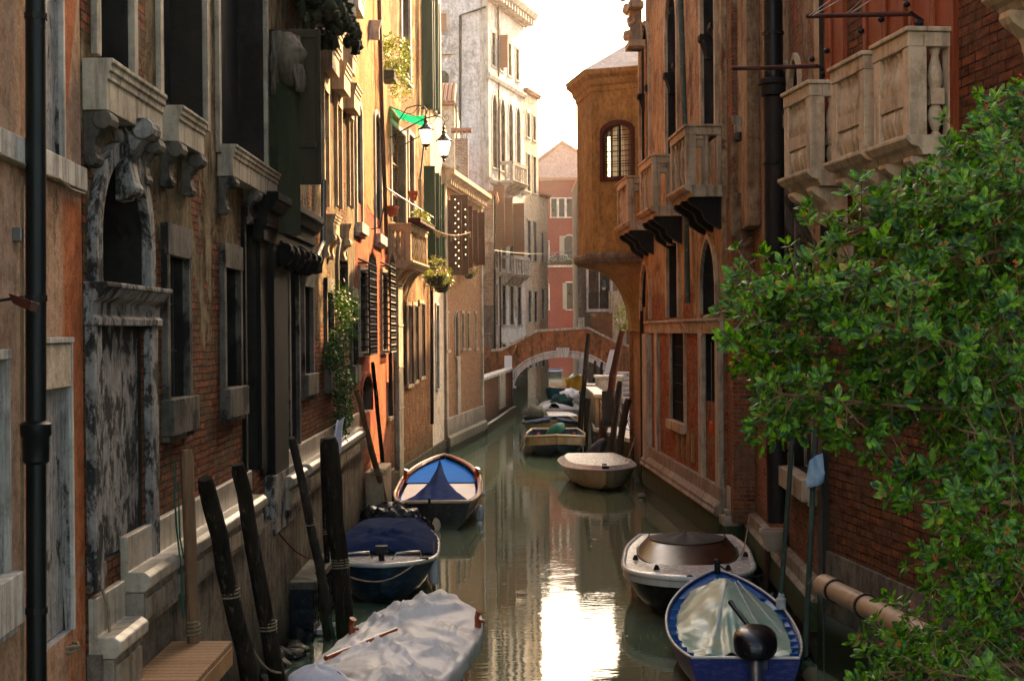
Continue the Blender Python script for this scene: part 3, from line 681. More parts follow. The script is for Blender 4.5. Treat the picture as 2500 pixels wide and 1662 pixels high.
# pilasters and capitals of the arched doorway
zc = f1.z(229, 690); 
for ua, ub in ((.03, arch['u0'] - .01), (arch['u1'] + .01, arch['u1'] + .26)):
    m = MB(); fr.box(m, ua, ub, -.01, .07, f1.z(229, 1440), zc - .30); m.build('pilaster', M['stonecrust'], b1, bevel=.01)
m = MB(); uA, uB = .0, arch['u1'] + .33
cornice(f1, m, uA, uB, [(-.01, zc - .34), (.10, zc - .34), (.10, zc - .28), (.07, zc - .26), (.07, zc - .16), (.13, zc - .12), (.17, zc - .05), (.19, zc - .04), (.19, zc), (-.01, zc)]); m.build('capital', M['stonecrust'], b1, bevel=.01)
m = MB(); fr.box(m, pan['u0'] + .01, pan['u1'] - .01, -.085, -.03, pan['z0'] + .01, pan['z1'] - .01); m.build('stone_panel', M['stonecrust'], b1)
# keystone scroll
uk = (arch['u0'] + arch['u1']) / 2; zk = arch['z1']
m = MB(); m.prism([(f1.n(a), b) for a, b in ((0, zk - .35), (.1, zk - .33), (.16, zk - .2), (.12, zk - .02), (.2, zk + .12), (.3, zk + .22), (.28, zk + .34), (0, zk + .34))], 0, uk - .12, uk + .12)
m.tube([(uk - .15, f1.n(.24), zk + .25), (uk + .15, f1.n(.24), zk + .25)], .09, 12); m.tube([(uk - .14, f1.n(.12), zk - .24), (uk + .14, f1.n(.12), zk - .24)], .06, 12)
m.build('keystone', M['stonecrust'], b1, bevel=.01)
for h_, c_, lt in ((w1, .12, .30), (w2, .12, .28), (w3, .1, .26), (w4, .1, .26), (w5, .1, .22)):
    window(f1, b1, h_, c_, .06, 'stonedark', 'glass', grille=h_ is w1 or h_ is w4, lintel=lt, silld=.12, sillh=.34)
window(f1, b1, ga, .1, .06, 'stonedark', 'glass')
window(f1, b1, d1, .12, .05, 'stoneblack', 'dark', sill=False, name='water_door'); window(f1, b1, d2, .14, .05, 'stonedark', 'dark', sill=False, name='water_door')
for h_, mt in ((up1, 'glass'), (up2, 'blackshut'), (up3, 'blackshut')):
    window(f1, b1, h_, .12, .05, 'stone', mt, sill=False)
for h_ in (up4, up5, up6): window(f1, b1, h_, .09, .06, 'stonewarm', 'glass', sill=False, lintel=.3)
# folded-back leaf beside the first big shutters and board shutters standing out
def leaf_out(fr, bld, px, n1, y0, y1, mat, th=.05, name='open_shutter', n0=.06):
    u = fr.u(px); z1, z0 = fr.z(px, y0), fr.z(px, y1); m = MB(); fr.box(m, u, u + th, n0, n1, z0, z1); return m.build(name, M[mat], bld, bevel=.005)
# shelves under the upper windows
for xa, xb, yt, d_, hh, mt in ((205, 415, 143, .24, .40, 'stone'), (393, 514, 254, .23, .34, 'stone'), (534, 693, 352, .22, .36, 'stone'), (790, 838, 519, .24, .34, 'stonewarm'), (833, 862, 540, .22, .3, 'stonewarm')):
    ua = f1.u(xa); xc = {205: 278, 393: 445, 534: 579, 790: 817, 833: 850}[xa]
    z = f1.z(xc, yt, d_); ub = f1.u(xb, d_)
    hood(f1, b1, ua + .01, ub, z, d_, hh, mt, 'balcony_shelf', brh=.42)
# stepped window hoods high up, catching the sun
for xa, xc, xb, yt in ((783, 821, 842, 98), (814, 850, 868, 155), (840, 871, 891, 200), (800, 829, 851, 55), (845, 861, 874, 100)):
    d_ = .30; z = f1.z(xc, yt, d_); ua = f1.u(xa); ub = f1.u(xb, d_)
    hood(f1, b1, ua, ub, z, d_, .5, 'stonewarm', 'window_hood', br=False)
# black pilaster with entablature between the two water doors
ua, ub = f1.u(648), f1.u(700, .1)
m = MB(); fr.box(m, ua, ub, -.01, .12, f1.z(650, 1215), f1.z(650, 540)); m.build('pilaster', M['stoneblack'], b1, bevel=.01)
ua = f1.u(631); m = MB(); fr.box(m, ua + .01, f1.u(650) - .01, -.01, .05, f1.z(635, 1160), f1.z(635, 530)); m.build('pilaster', M['stoneblack'], b1, bevel=.01)
z = f1.z(655, 455, .3); ua = f1.u(620); ub = f1.u(790, .3)
m = MB(); cornice(f1, m, ua, ub, [(-.01, z - .62), (.14, z - .62), (.14, z - .45), (.18, z - .43), (.18, z - .26), (.24, z - .24), (.30, z - .12), (.33, z - .10), (.33, z), (-.01, z)]); eo = m.build('entablature', M['stoneblack'], b1, bevel=.01)
for k in range(6):
    u = ub - .15 - k * .62; m = MB(); m.blob((u, f1.n(.16), z - .74), .13, .17, .17, amp=.5, sc_=4); m.tube([(u - .1, f1.n(.24), z - .66), (u + .1, f1.n(.24), z - .66)], .07, 10); m.build('bracket', M['stoneblack'], eo, smooth=50)
# base mouldings: ledge, block course and rough rendered plinth
def plinth(fr, bld, u0, u1, zl=2.4, mat='stonebase', low=1.93, d=.2):
    m = MB(); cornice(fr, m, u0, u1, [(-.01, zl - .17), (d, zl - .17), (d + .05, zl - .12), (d + .05, zl - .04), (d, zl), (.06, zl), (.06, zl + .3), (-.01, zl + .3)]); o = m.build('ledge', M['cap' if mat != 'x' else mat], bld, bevel=.012)
    n_ = max(1, round((u1 - u0) / 1.15)); 
    for i in range(n_):
        a = u0 + (u1 - u0) * i / n_; b = u0 + (u1 - u0) * (i + 1) / n_
        m = MB(); fr.box(m, a + .008, b - .008, 0, d - .01, low, zl - .175); fr.box(m, a + .06, b - .06, d - .015, d + .01, low + .06, zl - .23); m.build('base_block', M[mat], bld, bevel=.008)
plinth(f1, b1, f1.u(347, .2), f1.u(640, .2) )
plinth(f1, b1, f1.u(706, .2), f1.u(742, .2)); plinth(f1, b1, f1.u(752, .2), f1.L - .1)
plinth(f1, b1, .05, .9, 2.05, low=1.35)
m = MB(); fr.box(m, .0, f1.L, 0, .11, -.8, 1.92)
m.build('rendered_base', M['roughplinth'], b1)
m = MB(); fr.box(m, .0, 1.6, 0, .19, .9, 1.34); fr.box(m, 1.0, 2.3, .0, .15, 1.93, 2.38); m.build('grey_block', M['stonegrey'], b1, bevel=.02)
m = MB(); fr.box(m, f1.u(640) + .05, f1.u(706) - .3, .0, .13, 1.7, 2.5); m.build('soot_block', M['stonecrust'], b1, bevel=.02)
pipe(f1, b1, [(790, 440), (789, 590), (768, 640)], .045, 'alu', n=.12, clips=False)
roofslab(f1, b1, 0, f1.L, TOP, .35, 7)
roofslab(f0, b0, 3.5, L0, TOP, .3, 7)
# dark board with a carved stone head
u = f1.u(662); z1, z0 = f1.z(665, 85), f1.z(665, 455)
q = f1.thing('carved_board', 'dark weathered board hung across the palace front behind the carved bearded head', 'board'); q.location = f1.w(u, 0, z0)
m = MB(); fr.box(m, 0, .06, .03, .70, 0, z1 - z0); m.build('board_panel', M['board'], q, bevel=.01)
for k in (.04, .68): m = MB(); fr.box(m, -.03, 0, k - .03, k + .03, 0, z1 - z0); m.build('batten', M['board'], q, bevel=.005)
for k in (.5, 2.0): m = MB(); fr.box(m, -.03, 0, .08, .64, k, k + .08); m.build('batten', M['board'], q, bevel=.005)
# carved head: a keystone mask
hx, hz = f1.hit(712, 130, .25)
q = f1.thing('carved_stone_head', 'sooty carved stone bearded head looking down beside the dark board', 'sculpture'); q.location = f1.w(f1.u(662) - .22, .30, f1.z(662, 150)); q.scale = (1.25, 1.25, 1.15); q.rotation_euler.z += R(62)
m = MB()
def headfn(a, b):
    th = a * 2 * math.pi; ph = b * math.pi; d = Vector((math.sin(ph) * math.cos(th), math.sin(ph) * math.sin(th), math.cos(ph)))
    x, y, z = d.x * .17, d.y * .17, d.z * .25
    face = max(0, -d.x) if True else 0
    r = 1 + .06 * mnoise.noise(d * 6)
    if z < -.05: x *= 1 - .5 * abs(z) ; z *= 1.5
    brow = math.exp(-((z - .05) / .03) ** 2) * face * .03; nose = math.exp(-(y / .03) ** 2) * math.exp(-((z + .02) / .07) ** 2) * face * .09
    eye = (math.exp(-((abs(y) - .06) / .025) ** 2)) * math.exp(-((z - .015) / .02) ** 2) * face * .03
    mouth = math.exp(-((z + .12) / .012) ** 2) * math.exp(-(y / .05) ** 2) * face * .02
    x -= brow + nose - eye - mouth
    return (x * r, y * r, z * r)
m.grid(36, 28, headfn); m.build('head', M['maskstone'], q, smooth=True)
m = MB()
for k in range(26):
    a = random.uniform(-1.6, 1.6); y0 = math.sin(a) * .17; P = []
    for j in range(6): t = j / 5; P.append((.03 + math.cos(a) * .10 * (1 - t) * (-.6 if t < .3 else 1) + .02 * math.sin(t * 7 + k), math.copysign(max(abs(y0), .12 * min(1, t * 3)), y0) * (1 + .35 * t), .25 - .75 * t))
    m.tube(P, [.035, .04, .035, .03, .025, .008], 5)
for k in range(14):
    y0 = random.uniform(-.09, .09); P = [(-.14 + .02 * math.sin(j + k), y0 * (1 - j * .06), -.12 - j * .08) for j in range(5)]; m.tube(P, [.02, .03, .028, .02, .005], 5)
m.build('hair', M['maskstone'], q, smooth=True)
m = MB(); 
for k in range(9): a = -.13 + k * .033; m.tube([(0, a, -.42), (.02, a * 1.2, -1.2), (.04, a * 1.3, -2.0)], [.02, .024, .016], 5)
m.box(.0, .1, -.2, .2, -2.1, -.35); m.build('drapery', M['stonedark'], q, smooth=40)
# hanging dark sculpture high above the board: crest under a balcony
q = f1.thing('carved_crest', 'black carved stone coat of arms bracket at the top left under the eaves', 'carving'); q.location = f1.w(f1.u(700), .2, f1.z(700, 10))
m = MB()
for k in range(95): m.blob((random.uniform(-.2, 3.2), f1.n(random.uniform(.0, .62)), random.uniform(-.25, .45) ** 1), random.uniform(.05, .16), random.uniform(.05, .13), random.uniform(.05, .15), 8, 6, .6, 5)
for k in range(9): m.tube([(k * .35 + .12 * math.cos(a * .8) * (1 - a * .09), f1.n(.58), -.05 + .16 * math.sin(a * .8) * (1 - a * .09)) for a in range(10)], .035, 6)
m.build('carving', M['stoneblack'], q, smooth=60)
m = MB(); fr.box(m, -.4, 3.4, -.2, .5, .3, .6); m.build('shelf', M['stoneblack'], q)
# ivy
q = thing('ivy_plant', 'green ivy hanging down the palace wall between the dark windows', 'ivy', f1.w(f1.u(832), .15, 2.0))
m = MB()
for k in range(34):
    t = k / 33; yy = 715 + 330 * t; px = 832 + 10 * math.sin(t * 9) + random.uniform(-7, 7)
    u, z = f1.hit(px, yy, .2); p = f1.w(u, .2, z) - q.location
    leaves(m, p, .26 if t < .7 else .18, .42 if t < .8 else .25, .24, 75, .085, .1, .1)
m.build('foliage', M['ivy'], q, fix=False)
m = MB()
for k in range(7):
    P = []
    for j in range(8): u, z = f1.hit(828 + 8 * math.sin(k * 2 + j * .6) + k * 1.5, 1060 - j * 50, .06); P.append(f1.w(u, .06, z) - q.location)
    m.tube(P, .012, 5)
m.build('stem', M['woodbrown'], q)
# --- red house
f2 = Frame((-3.3, 30.42), (-3.3, 38.6), -1)
b2 = f2.thing('red_house', 'sunlit red plastered house with arched upper windows and caged lower windows', 'house')
zz = f2.z(905, 520)
ca = hole(f2, 871, 884, 252, 545, .12, 'round', 275); cb = hole(f2, 917, 931, 278, 572, .12, 'round', 300)
s1 = hole(f2, 876, 893, 660, 860, .2); s2 = hole(f2, 931, 943, 665, 855, .2); dr = hole(f2, 880, 906, 922, 1015, .25, 'round', 965)
s3 = hole(f2, 943, 950, 940, 1020, .1)
facade(f2, b2, 'upper_wall', M['redtop'], 0, f2.L, zz, TOP, [ca, cb])
facade(f2, b2, 'lower_wall', M['red'], 0, f2.L, -.6, zz, [s1, s2, dr, s3], top=False)
for h_ in (ca, cb): window(f2, b2, h_, .12, .05, 'stonewhite', 'glass', silld=.16, sillh=.22)
for h_ in (s1, s2):
    wn = window(f2, b2, h_, .1, .05, 'stone', 'glass')
    m = MB(); a, b, c, e = h_['u0'] - .05, h_['u1'] + .05, h_['z0'] - .05, h_['z1'] + .15
    y1 = f2.n(.24)
    for i in range(6): u = a + (b - a) * i / 5; m.tube([(u, y1, c), (u, y1, e), (u, 0, e + .1)], .022, 6); m.tube([(u, y1, c), (u, 0, c)], .02, 5)
    for j in range(13):
        z = c + (e - c) * j / 12; m.tube([(a, 0, z), (a, y1, z), (b, y1, z), (b, 0, z)], .018, 5)
        for i in range(5): m.blob((a + (b - a) * (i + .5) / 5, y1, z + .06), .05, .03, .05, 6, 4, 0)
    for i in range(5): u = a + (b - a) * (i + .5) / 5; m.tube([(u, y1, e), (u, y1, e + .25 + .2 * (1 - abs(i - 2) / 2))], [.03, .004], 6)
    m.build('cage', M['iron'], wn)
window(f2, b2, dr, .1, .04, 'red', 'board', sill=False, name='arched_door')
window(f2, b2, s3, .08, .04, 'stonewarm', 'glass')
m = MB(); f2.box(m, .0, f2.L, 0, .12, -.8, .75); m.build('rough_base', M['rubble'], b2, bevel=.03)
m = MB(); f2.box(m, f2.u(875), f2.u(900), .12, .5, -.5, f2.z(880, 1150)); m.build('stone_step', M['stonewarm'], b2, bevel=.03)
pipe(f2, b2, [(921, -200), (932, 260), (945, 620)], .055, 'pipebrown', n=.12, clips=False)
pipe(f2, b2, [(953, 860), (955, 1015)], .055, 'pipeblack', n=.1, clips=False)
roofslab(f2, b2, 0, f2.L, TOP, .6)
m = MB(); u, z = f2.hit(916, 118, .0)
hood(f2, b2, f2.u(908), f2.u(938, .3), f2.z(920, 92), .3, .45, 'stonewhite', 'window_hood', br=False)
hood(f2, b2, f2.u(868), f2.u(890, .3), f2.z(880, 35), .3, .45, 'stonewhite', 'window_hood', br=False)
# --- ochre house with the balcony
f3 = Frame((-3.3, 38.62), (-2.66, 47.7), -1)
b3 = f3.thing('balcony_house', 'ochre sunlit house with a stone balcony on an arched corbel and a green awning', 'house')
bd = hole(f3, 958, 992, 305, 540, .3); b4_ = hole(f3, 1000, 1012, 330, 540, .2)
lo = [hole(f3, 990, 1001, 745, 940, .15), hole(f3, 1006, 1014, 745, 930, .15), hole(f3, 1022, 1030, 740, 920, .15)]
up = [hole(f3, 985, 1004, -300, 190, .2)]
facade(f3, b3, 'wall', M['ochre'], 0, f3.L, -.6, TOP + 1, [bd, b4_] + up + lo)
for h_ in (bd, b4_): window(f3, b3, h_, .12, .04, 'stonewhite', 'glasswarm', mun=(2, 3), sill=False, munmat='tanshut')
for h_ in up: window(f3, b3, h_, .2, .06, 'stonewhite', 'glasswarm')
for h_ in lo: window(f3, b3, h_, .1, .05, 'stonewarm', 'board', shut='ab', shutmat='brownshut', shutopen=3)
m = MB(); f3.box(m, f3.u(963), f3.u(984, .12), 0, .12, -.8, f3.z(965, 700)); m.build('corner_pier', M['stone'], b3, bevel=.01)
for k in range(5): m = MB(); z = 1.1 + k * 1.15; f3.box(m, f3.u(963) - .02, f3.u(984, .12) + .02, .0, .14, z, z + .05); m.build('pier_band', M['stone'], b3, bevel=.01)
bu0 = .03; bz1, bz0 = f3.z(1004, 545, .6), f3.z(1004, 636, .6); bu1 = f3.u(1046, .6)
bal = balcony(f3, b3, bu0, bu1, bz0, bz1, .60, 'stonewarm', nb=9, block=False, br=False, slab=.2, nbe=3)
m = MB(); 
for i in range(3):
    u = bu0 + .2 + i * (bu1 - bu0 - .4) / 2; P = []
    for j in range(9): t = j / 8 * math.pi / 2; P.append(((.56 * (1 - math.sin(t))) , bz0 - .2 - 1.05 * (1 - math.cos(t))))
    b = MB(); b.prism([(f3.n(x), z) for x, z in [(0, bz0 - .2)] + P], 0, u - .12, u + .12); b.build('bracket', M['stonewarm'], bal, bevel=.01)
b = MB(); P = []
for j in range(9): t = j / 8 * math.pi / 2; P.append(((.50 * (1 - math.sin(t))), bz0 - .2 - .95 * (1 - math.cos(t))))
b.prism([(f3.n(x), z) for x, z in [(0, bz0 - .2)] + P], 0, bu0 + .33, bu1 - .33); b.build('corbel', M['ochre'], bal)
# railing flower trough on the balcony
q = f3.thing('flower_trough', 'long iron planter of dry flowers on top of the ochre balcony rail', 'planter'); q.location = f3.w(bu0 + 1.1, .62, bz1)
m = MB(); f3.box(m, -.9, 2.2, -.14, .22, .03, .16); m.build('trough', M['rust'], q, bevel=.01)
for k in range(10): 
    m = MB(); m.tube([(-.85 + k * .33, f3.n(-.14), .16), (-.85 + k * .33, f3.n(.3), .1), (-.85 + k * .33, f3.n(.24), -.06)], .01, 5); m.build('hook', M['iron'], q)
m = MB(); leaves(m, (.75, f3.n(.05), .27), 1.15, .25, .24, 420, .09); m.build('flowers', M['leafwarm'], q, fix=False)
for nm, px, yb, s in (('flower_pot', 958, 524, 1.0), ('flower_pot', 1009, 490, .9)):
    u, z = f3.hit(px, yb, .45); q = thing(nm, {958: 'terracotta flower pot on the near end of the ochre balcony', 1009: 'terracotta flower pot set high on the window rail above the balcony'}[px], 'flower pot', f3.w(u, .45, bz1 if px == 958 else z), f3.rot, 'terracotta pots on the balcony')
    m = MB(); m.lathe((0, 0, 0), [(.10 * s, 0), (.15 * s, .20), (.17 * s, .20), (.17 * s, .26), (.14 * s, .26), (.13 * s, .2)], 16); m.build('pot', M['terracotta'], q, smooth=40)
    m = MB(); m.lathe((0, 0, .19), [(.125 * s, 0), (.1 * s, .01)], 14); m.build('soil', M['dark'], q)
# awning
q = f3.thing('awning', 'bright green cloth awning sloping out over the ochre balcony', 'awning'); za = f3.z(945, 250); q.location = f3.w(.1, 0, za)
m = MB(); N_ = 10
m.grid(12, N_, lambda a, b: (a * 1.9 + .25, f3.n(.02 + .92 * b), -.30 * b - .16 * math.sin(math.pi * b) * math.sin(math.pi * min(1, a + .3)) - .12 * a))
m.build('cloth', M['awning'], q, smooth=True)
m = MB(); m.grid(12, 2, lambda a, b: (a * 1.9 + .25, f3.n(.94), -.30 - .18 * b - .12 * a + .02 * math.sin(a * 30))); m.build('valance', M['awning'], q, smooth=True)
for a in (.25, 2.15): m = MB(); m.tube([(a, f3.n(.0), -.9), (a, f3.n(.92), -.42), (a, f3.n(.02), -.06)], .018, 6); m.build('arm', M['iron'], q)
# iron bar across the balcony on tall uprights
q = f3.thing('clothes_bar', 'thin iron clothes bar strung above the ochre balcony', 'clothes bar'); u, z = f3.hit(1000, 495, .75); q.location = f3.w(.2, .75, z)
m = MB(); m.tube([(-5.2, 0, 0), (3.5, 0, 0)], .02, 6); m.build('bar', M['iron'], q)
for a in (-5.15, 3.45): m = MB(); m.tube([(a, 0, 0), (a + .12, f3.n(-.2), -.9), (a + .1, f3.n(-.76), -1.0)], .016, 6); m.build('upright', M['iron'], q)
pipe(f3, b3, [(1054, 620), (1055, 1035)], .06, 'piperust', n=.1, clips=False)
pipe(f3, b3, [(1026, 440), (1040, 300), (1041, 150)], .03, 'iron', n=.08, clips=False)
m = MB(); f3.box(m, 0, f3.L, 0, .1, -.8, .6); m.build('rough_base', M['rubble'], b3, bevel=.03)
roofslab(f3, b3, 0, f3.L, TOP + 1, .5)
# window box greenery high on the ochre house
q = thing('window_plant', 'bushy potted plant spilling from a high window ledge above the green awning', 'plant', f3.w(f3.u(950, .3), .35, f3.z(952, 195, .3)))
m = MB(); m.box(-.16, .16, -.3, .5, -.12, .12); m.build('plant_box', M['stone'], q, bevel=.02)
m = MB(); leaves(m, (.1, .4, .6), .5, .9, .55, 900, .11); leaves(m, (.25, .5, -.1), .35, .6, .5, 350, .1, -.3); m.build('foliage', M['leafwarm'], q, fix=False)
# --- narrow white house with green shutters
f4 = Frame((-2.66, 47.72), (-2.42, 50.7), -1)
b4 = f4.thing('white_house', 'narrow brightly sunlit white house with dark green shutters standing open', 'house')
g1 = hole(f4, 1062, 1072, 430, 650, .2); g2 = hole(f4, 1060, 1070, 10, 270, .2); g3 = hole(f4, 1063, 1069, 745, 950, .15)
facade(f4, b4, 'wall', M['cream'], 0, f4.L, -.6, TOP + .5, [g1, g2, g3])
for h_ in (g1, g2, g3): window(f4, b4, h_, .08, .05, 'stonewhite', 'glass')
for px, n1, y0, y1 in ((1057, .32, 432, 690), (1068, .28, 452, 700), (1058, .25, -150, 276), (1066, .2, 20, 285)): leaf_out(f4, b4, px, n1, y0, y1, 'greenshut')
for px, n1, y0, y1 in ((1033, .42, 408, 655), (1044, .42, 425, 680), (1030, .42, -150, 272), (1040, .36, -150, 274)): leaf_out(f3, b3, px, n1, y0, y1, 'greenshut')
m = MB(); f4.box(m, 0, f4.L, 0, .08, -.8, .6); m.build('rough_base', M['rubble'], b4, bevel=.03)
roofslab(f4, b4, 0, f4.L, TOP + .5, .3)
# --- brick house with cornice and fairy lights
f5 = Frame((-2.42, 50.72), (-1.27, 60.3), -1)
b5 = f5.thing('brick_house', 'golden brick house with a heavy cornice and brown shutters hung with fairy lights', 'house')
ZT = f5.z(1085, 425)
HS = [hole(f5, x0, x1, y0, y1, .2) for x0, x1, y0, y1 in ((1100, 1107, 505, 655), (1121, 1128, 520, 640), (1136, 1142, 525, 635), (1152, 1158, 530, 630))]
LS = [hole(f5, x0, x1, y0, y1, .2) for x0, x1, y0, y1 in ((1087, 1093, 765, 855), (1126, 1131, 765, 850), (1139, 1144, 765, 850), (1158, 1162, 765, 850))]
gt = hole(f5, 1110, 1117, 760, 870, .2, 'gothic', 790)
facade(f5, b5, 'wall', M['warmbrick'], 0, f5.L, -.6, ZT, HS + LS + [gt])
for h_ in HS: window(f5, b5, h_, .1, .04, 'stonewarm', 'glasswarm')
for h_ in LS: window(f5, b5, h_, .1, .04, 'stonewarm', 'glasswarm')
window(f5, b5, gt, .1, .05, 'stone', 'glasswarm')
for px, n1, y0, y1 in ((1092, .55, 490, 672), (1098, .7, 478, 672), (1117, .6, 505, 655), (1131, .6, 515, 650), (1149, .6, 520, 648)):
    o = leaf_out(f5, b5, px, n1, y0, y1, 'brownshut')
m = MB(); cornice(f5, m, -.1, f5.L + .1, [(0, ZT - .45), (.12, ZT - .45), (.14, ZT - .3), (.32, ZT - .1), (.45, ZT - .06), (.45, ZT + .1), (0, ZT + .3)]); m.build('cornice', M['stonewarm'], b5)
m = MB()
for k in range(20): u = k * f5.L / 20 + .1; f5.box(m, u, u + .14, .1, .3, ZT - .4, ZT - .22)
m.build('dentil_row', M['stonewarm'], b5)
m = MB(); m.add([(-.1, f5.n(.4), ZT + .1), (f5.L + .1, f5.n(.4), ZT + .1), (f5.L + .1, f5.n(-5), ZT + 1.6), (-.1, f5.n(-5), ZT + 1.6), (-.1, f5.n(-5), ZT), (f5.L + .1, f5.n(-5), ZT)], [(0, 1, 2, 3), (0, 3, 4), (1, 5, 2)]); m.build('roof', M['tile'], b5)
for a, b in ((f5.u(1085), f5.u(1089)), (f5.u(1112), f5.u(1119)), (f5.L - .25, f5.L)): m = MB(); f5.box(m, a, b, 0, .08, .5, 3.4 if a > 1 and b < f5.L else ZT - .45); m.build('stone_strip', M['stone'], b5, bevel=.01)
m = MB(); cornice(f5, m, 0, f5.L, [(0, .3), (.22, .3), (.22, .62), (.12, .7), (.12, 1.3), (0, 1.3)]); m.build('plinth', M['stonebase'], b5, bevel=.01)
m = MB(); f5.box(m, 0, f5.L, 0, .16, -.8, .3); m.build('wet_dark_base', M['wet'], b5, bevel=.03)
# strings of fairy lights on the shutters
for k, (px, n_, y0, y1) in enumerate(((1109, .72, 480, 665), (1117, .72, 490, 662), (1134, .62, 505, 640), (1166, .3, 535, 640))):
    u, z1 = f5.hit(px, y0, n_); _, z0 = f5.hit(px, y1, n_)
    q = thing('fairy_lights', ['string of small warm bulbs nearest the green shutters', 'second string of small warm bulbs on the brown shutters', 'third string of small warm bulbs, on the middle brown shutter', 'string of small warm bulbs at the far corner of the brick house'][k], 'string lights', f5.w(u, n_, z1), f5.rot, 'fairy lights down the brown shutters')
    m = MB(); m.tube([(0, 0, 0), (0, 0, z0 - z1)], .012, 4); m.build('cable', M['iron'], q)
    m = MB(); c_ = int((z1 - z0) / .27)
    for i in range(c_): m = MB(); m.blob((random.uniform(-.02, .02), f5.n(.03), -i * .27 - .1), .018, .018, .026, 6, 4, 0); m.build('bulb', M['bulb'], q)
# hanging baskets
for k, (px, py, n_, s) in enumerate(((1062, 672, .8, 1.15), (1078, 692, .9, 1.0), (1145, 668, .35, .7))):
    fq = f4 if k < 2 else f5; u, z = fq.hit(px, py, n_)
    q = thing('flower_box', ['flower box of yellow and red blooms below the nearest green shutter', 'flower box of pale blooms hanging furthest out from the white house', 'small green flower basket under the brown shutters'][k], 'flower box', fq.w(u, n_, z), fq.rot, 'flower boxes hung on the sunny fronts')
    m = MB(); m.lathe((0, 0, -.28 * s), [(.12 * s, 0), (.22 * s, .1 * s), (.26 * s, .26 * s), (.22 * s, .26 * s)], 12); m.build('basket', M['iron'], q)
    m = MB(); leaves(m, (0, 0, .1), .45 * s, .45 * s, .38 * s, 420, .10); m.build('foliage', M['leafwarm'], q, fix=False)
    m = MB(); leaves(m, (0, 0, .18), .45 * s, .45 * s, .35 * s, 120, .09); m.build('blooms', M['flower'], q, fix=False)['kind'] = 'stuff'
# --- lanterns
for k, (px, py, n_) in enumerate(((1040, 330, 1.0), (1084, 358, 1.6))):
    u, z = f3.hit(px, py, n_); fq = f3
    if k: u, z = f3.hit(px, py, n_)
    q = thing('street_lantern', ['sunlit white iron wall lantern nearer the green awning', 'sunlit white iron wall lantern hanging further out over the canal'][k], 'lantern', f3.w(u, n_, z), f3.rot, 'sunlit lanterns over the canal'); q.scale = (.74, .74, .80)
    y0 = -f3.n(n_)
    m = MB(); m.lathe((0, 0, 0), [(.15, -.30), (.27, .16)], 6); m.build('glass', M['lampglass'], q)
    m = MB()
    for i in range(6): a = math.pi / 3 * i; m.tube([(.155 * math.cos(a), .155 * math.sin(a), -.31), (.28 * math.cos(a), .28 * math.sin(a), .17)], .012, 4); m.tube([(.28 * math.cos(a), .28 * math.sin(a), .17), (.33 * math.cos(a), .33 * math.sin(a), .25), (.30 * math.cos(a), .30 * math.sin(a), .33)], [.02, .012, .004], 4)
    m.lathe((0, 0, 0), [(.16, -.34), (.17, -.30)], 6); m.lathe((0, 0, 0), [(.29, .16), (.30, .20), (.16, .30), (.07, .42), (.09, .48), (.04, .56), (.06, .62), (.01, .72)], 8)
    m.lathe((0, 0, 0), [(.01, -.52), (.05, -.45), (.03, -.42), (.12, -.35)], 8)
    m.build('lantern_frame', M['iron'], q)
    m = MB(); P = [(0, 0, .70)]
    for j in range(11): a = -math.pi / 2 + j / 10 * 4.2; P.append((0 - .0, f3.n(.14 - .14 * math.cos(a) * .9) - f3.n(.14), .86 + .14 * math.sin(a)))
    m.tube([(0, 0, .7), (0, f3.n(.05), .82), (0, f3.n(-.05), .95), (0, f3.n(-.3), 1.02), (0, f3.n(-.7), .92), (0, y0, .5)], .022, 6)
    m.tube([(0, f3.n(-.25), .98), (0, f3.n(-.45), .75), (0, f3.n(-.7), .72), (0, f3.n(-.85), .55), (0, f3.n(-.75), .40), (0, f3.n(-.62), .45)], .014, 5)
    m.tube([(0, f3.n(.05), .82), (0, f3.n(.16), .86), (0, f3.n(.20), .98), (0, f3.n(.10), 1.04), (0, f3.n(.03), .98)], .014, 5)
    m.build('bracket', M['iron'], q)
# --- garden wall before the bridge
f6 = Frame((-1.25, 60.35), (.02, 75.9), -1)
b6 = f6.thing('garden_wall', 'low brick garden wall with a pale stone coping before the bridge', 'wall')
zg = f6.z(1174, 924)
m = MB(); f6.box(m, 0, f6.L, -.35, 0, -.8, zg - .12); m.build('wall', M['garden'], b6)
m = MB(); f6.box(m, -.02, f6.L, -.42, .07, zg - .118, zg + .02); m.build('coping', M['stonewhite'], b6, bevel=.015)
m = MB(); f6.box(m, f6.u(1216), f6.u(1229), 0, .09, .7, zg - .12); m.build('stone_strip', M['stone'], b6, bevel=.01)
m = MB(); f6.box(m, 0, f6.L, 0, .18, -.8, .45); m.build('wet_dark_base', M['wet'], b6, bevel=.04)
# ---------------------------------------------------------------- beyond
def slab_house(name, label, fr, u0, u1, z1, mat, holes, depth, roof='tile', ro=.3, cat='building', winkw=None):
    b = fr.thing(name, label, cat)
    facade(fr, b, 'wall', M[mat], u0, u1, -.6, z1, holes, depth)
    for h_ in holes: window(fr, b, h_, **(winkw or dict(sur=.12, proj=.05, mat='stonewhite', fill='glasswarm')))
    if roof: roofslab(fr, b, u0, u1, z1, ro, depth, roof)
    return b
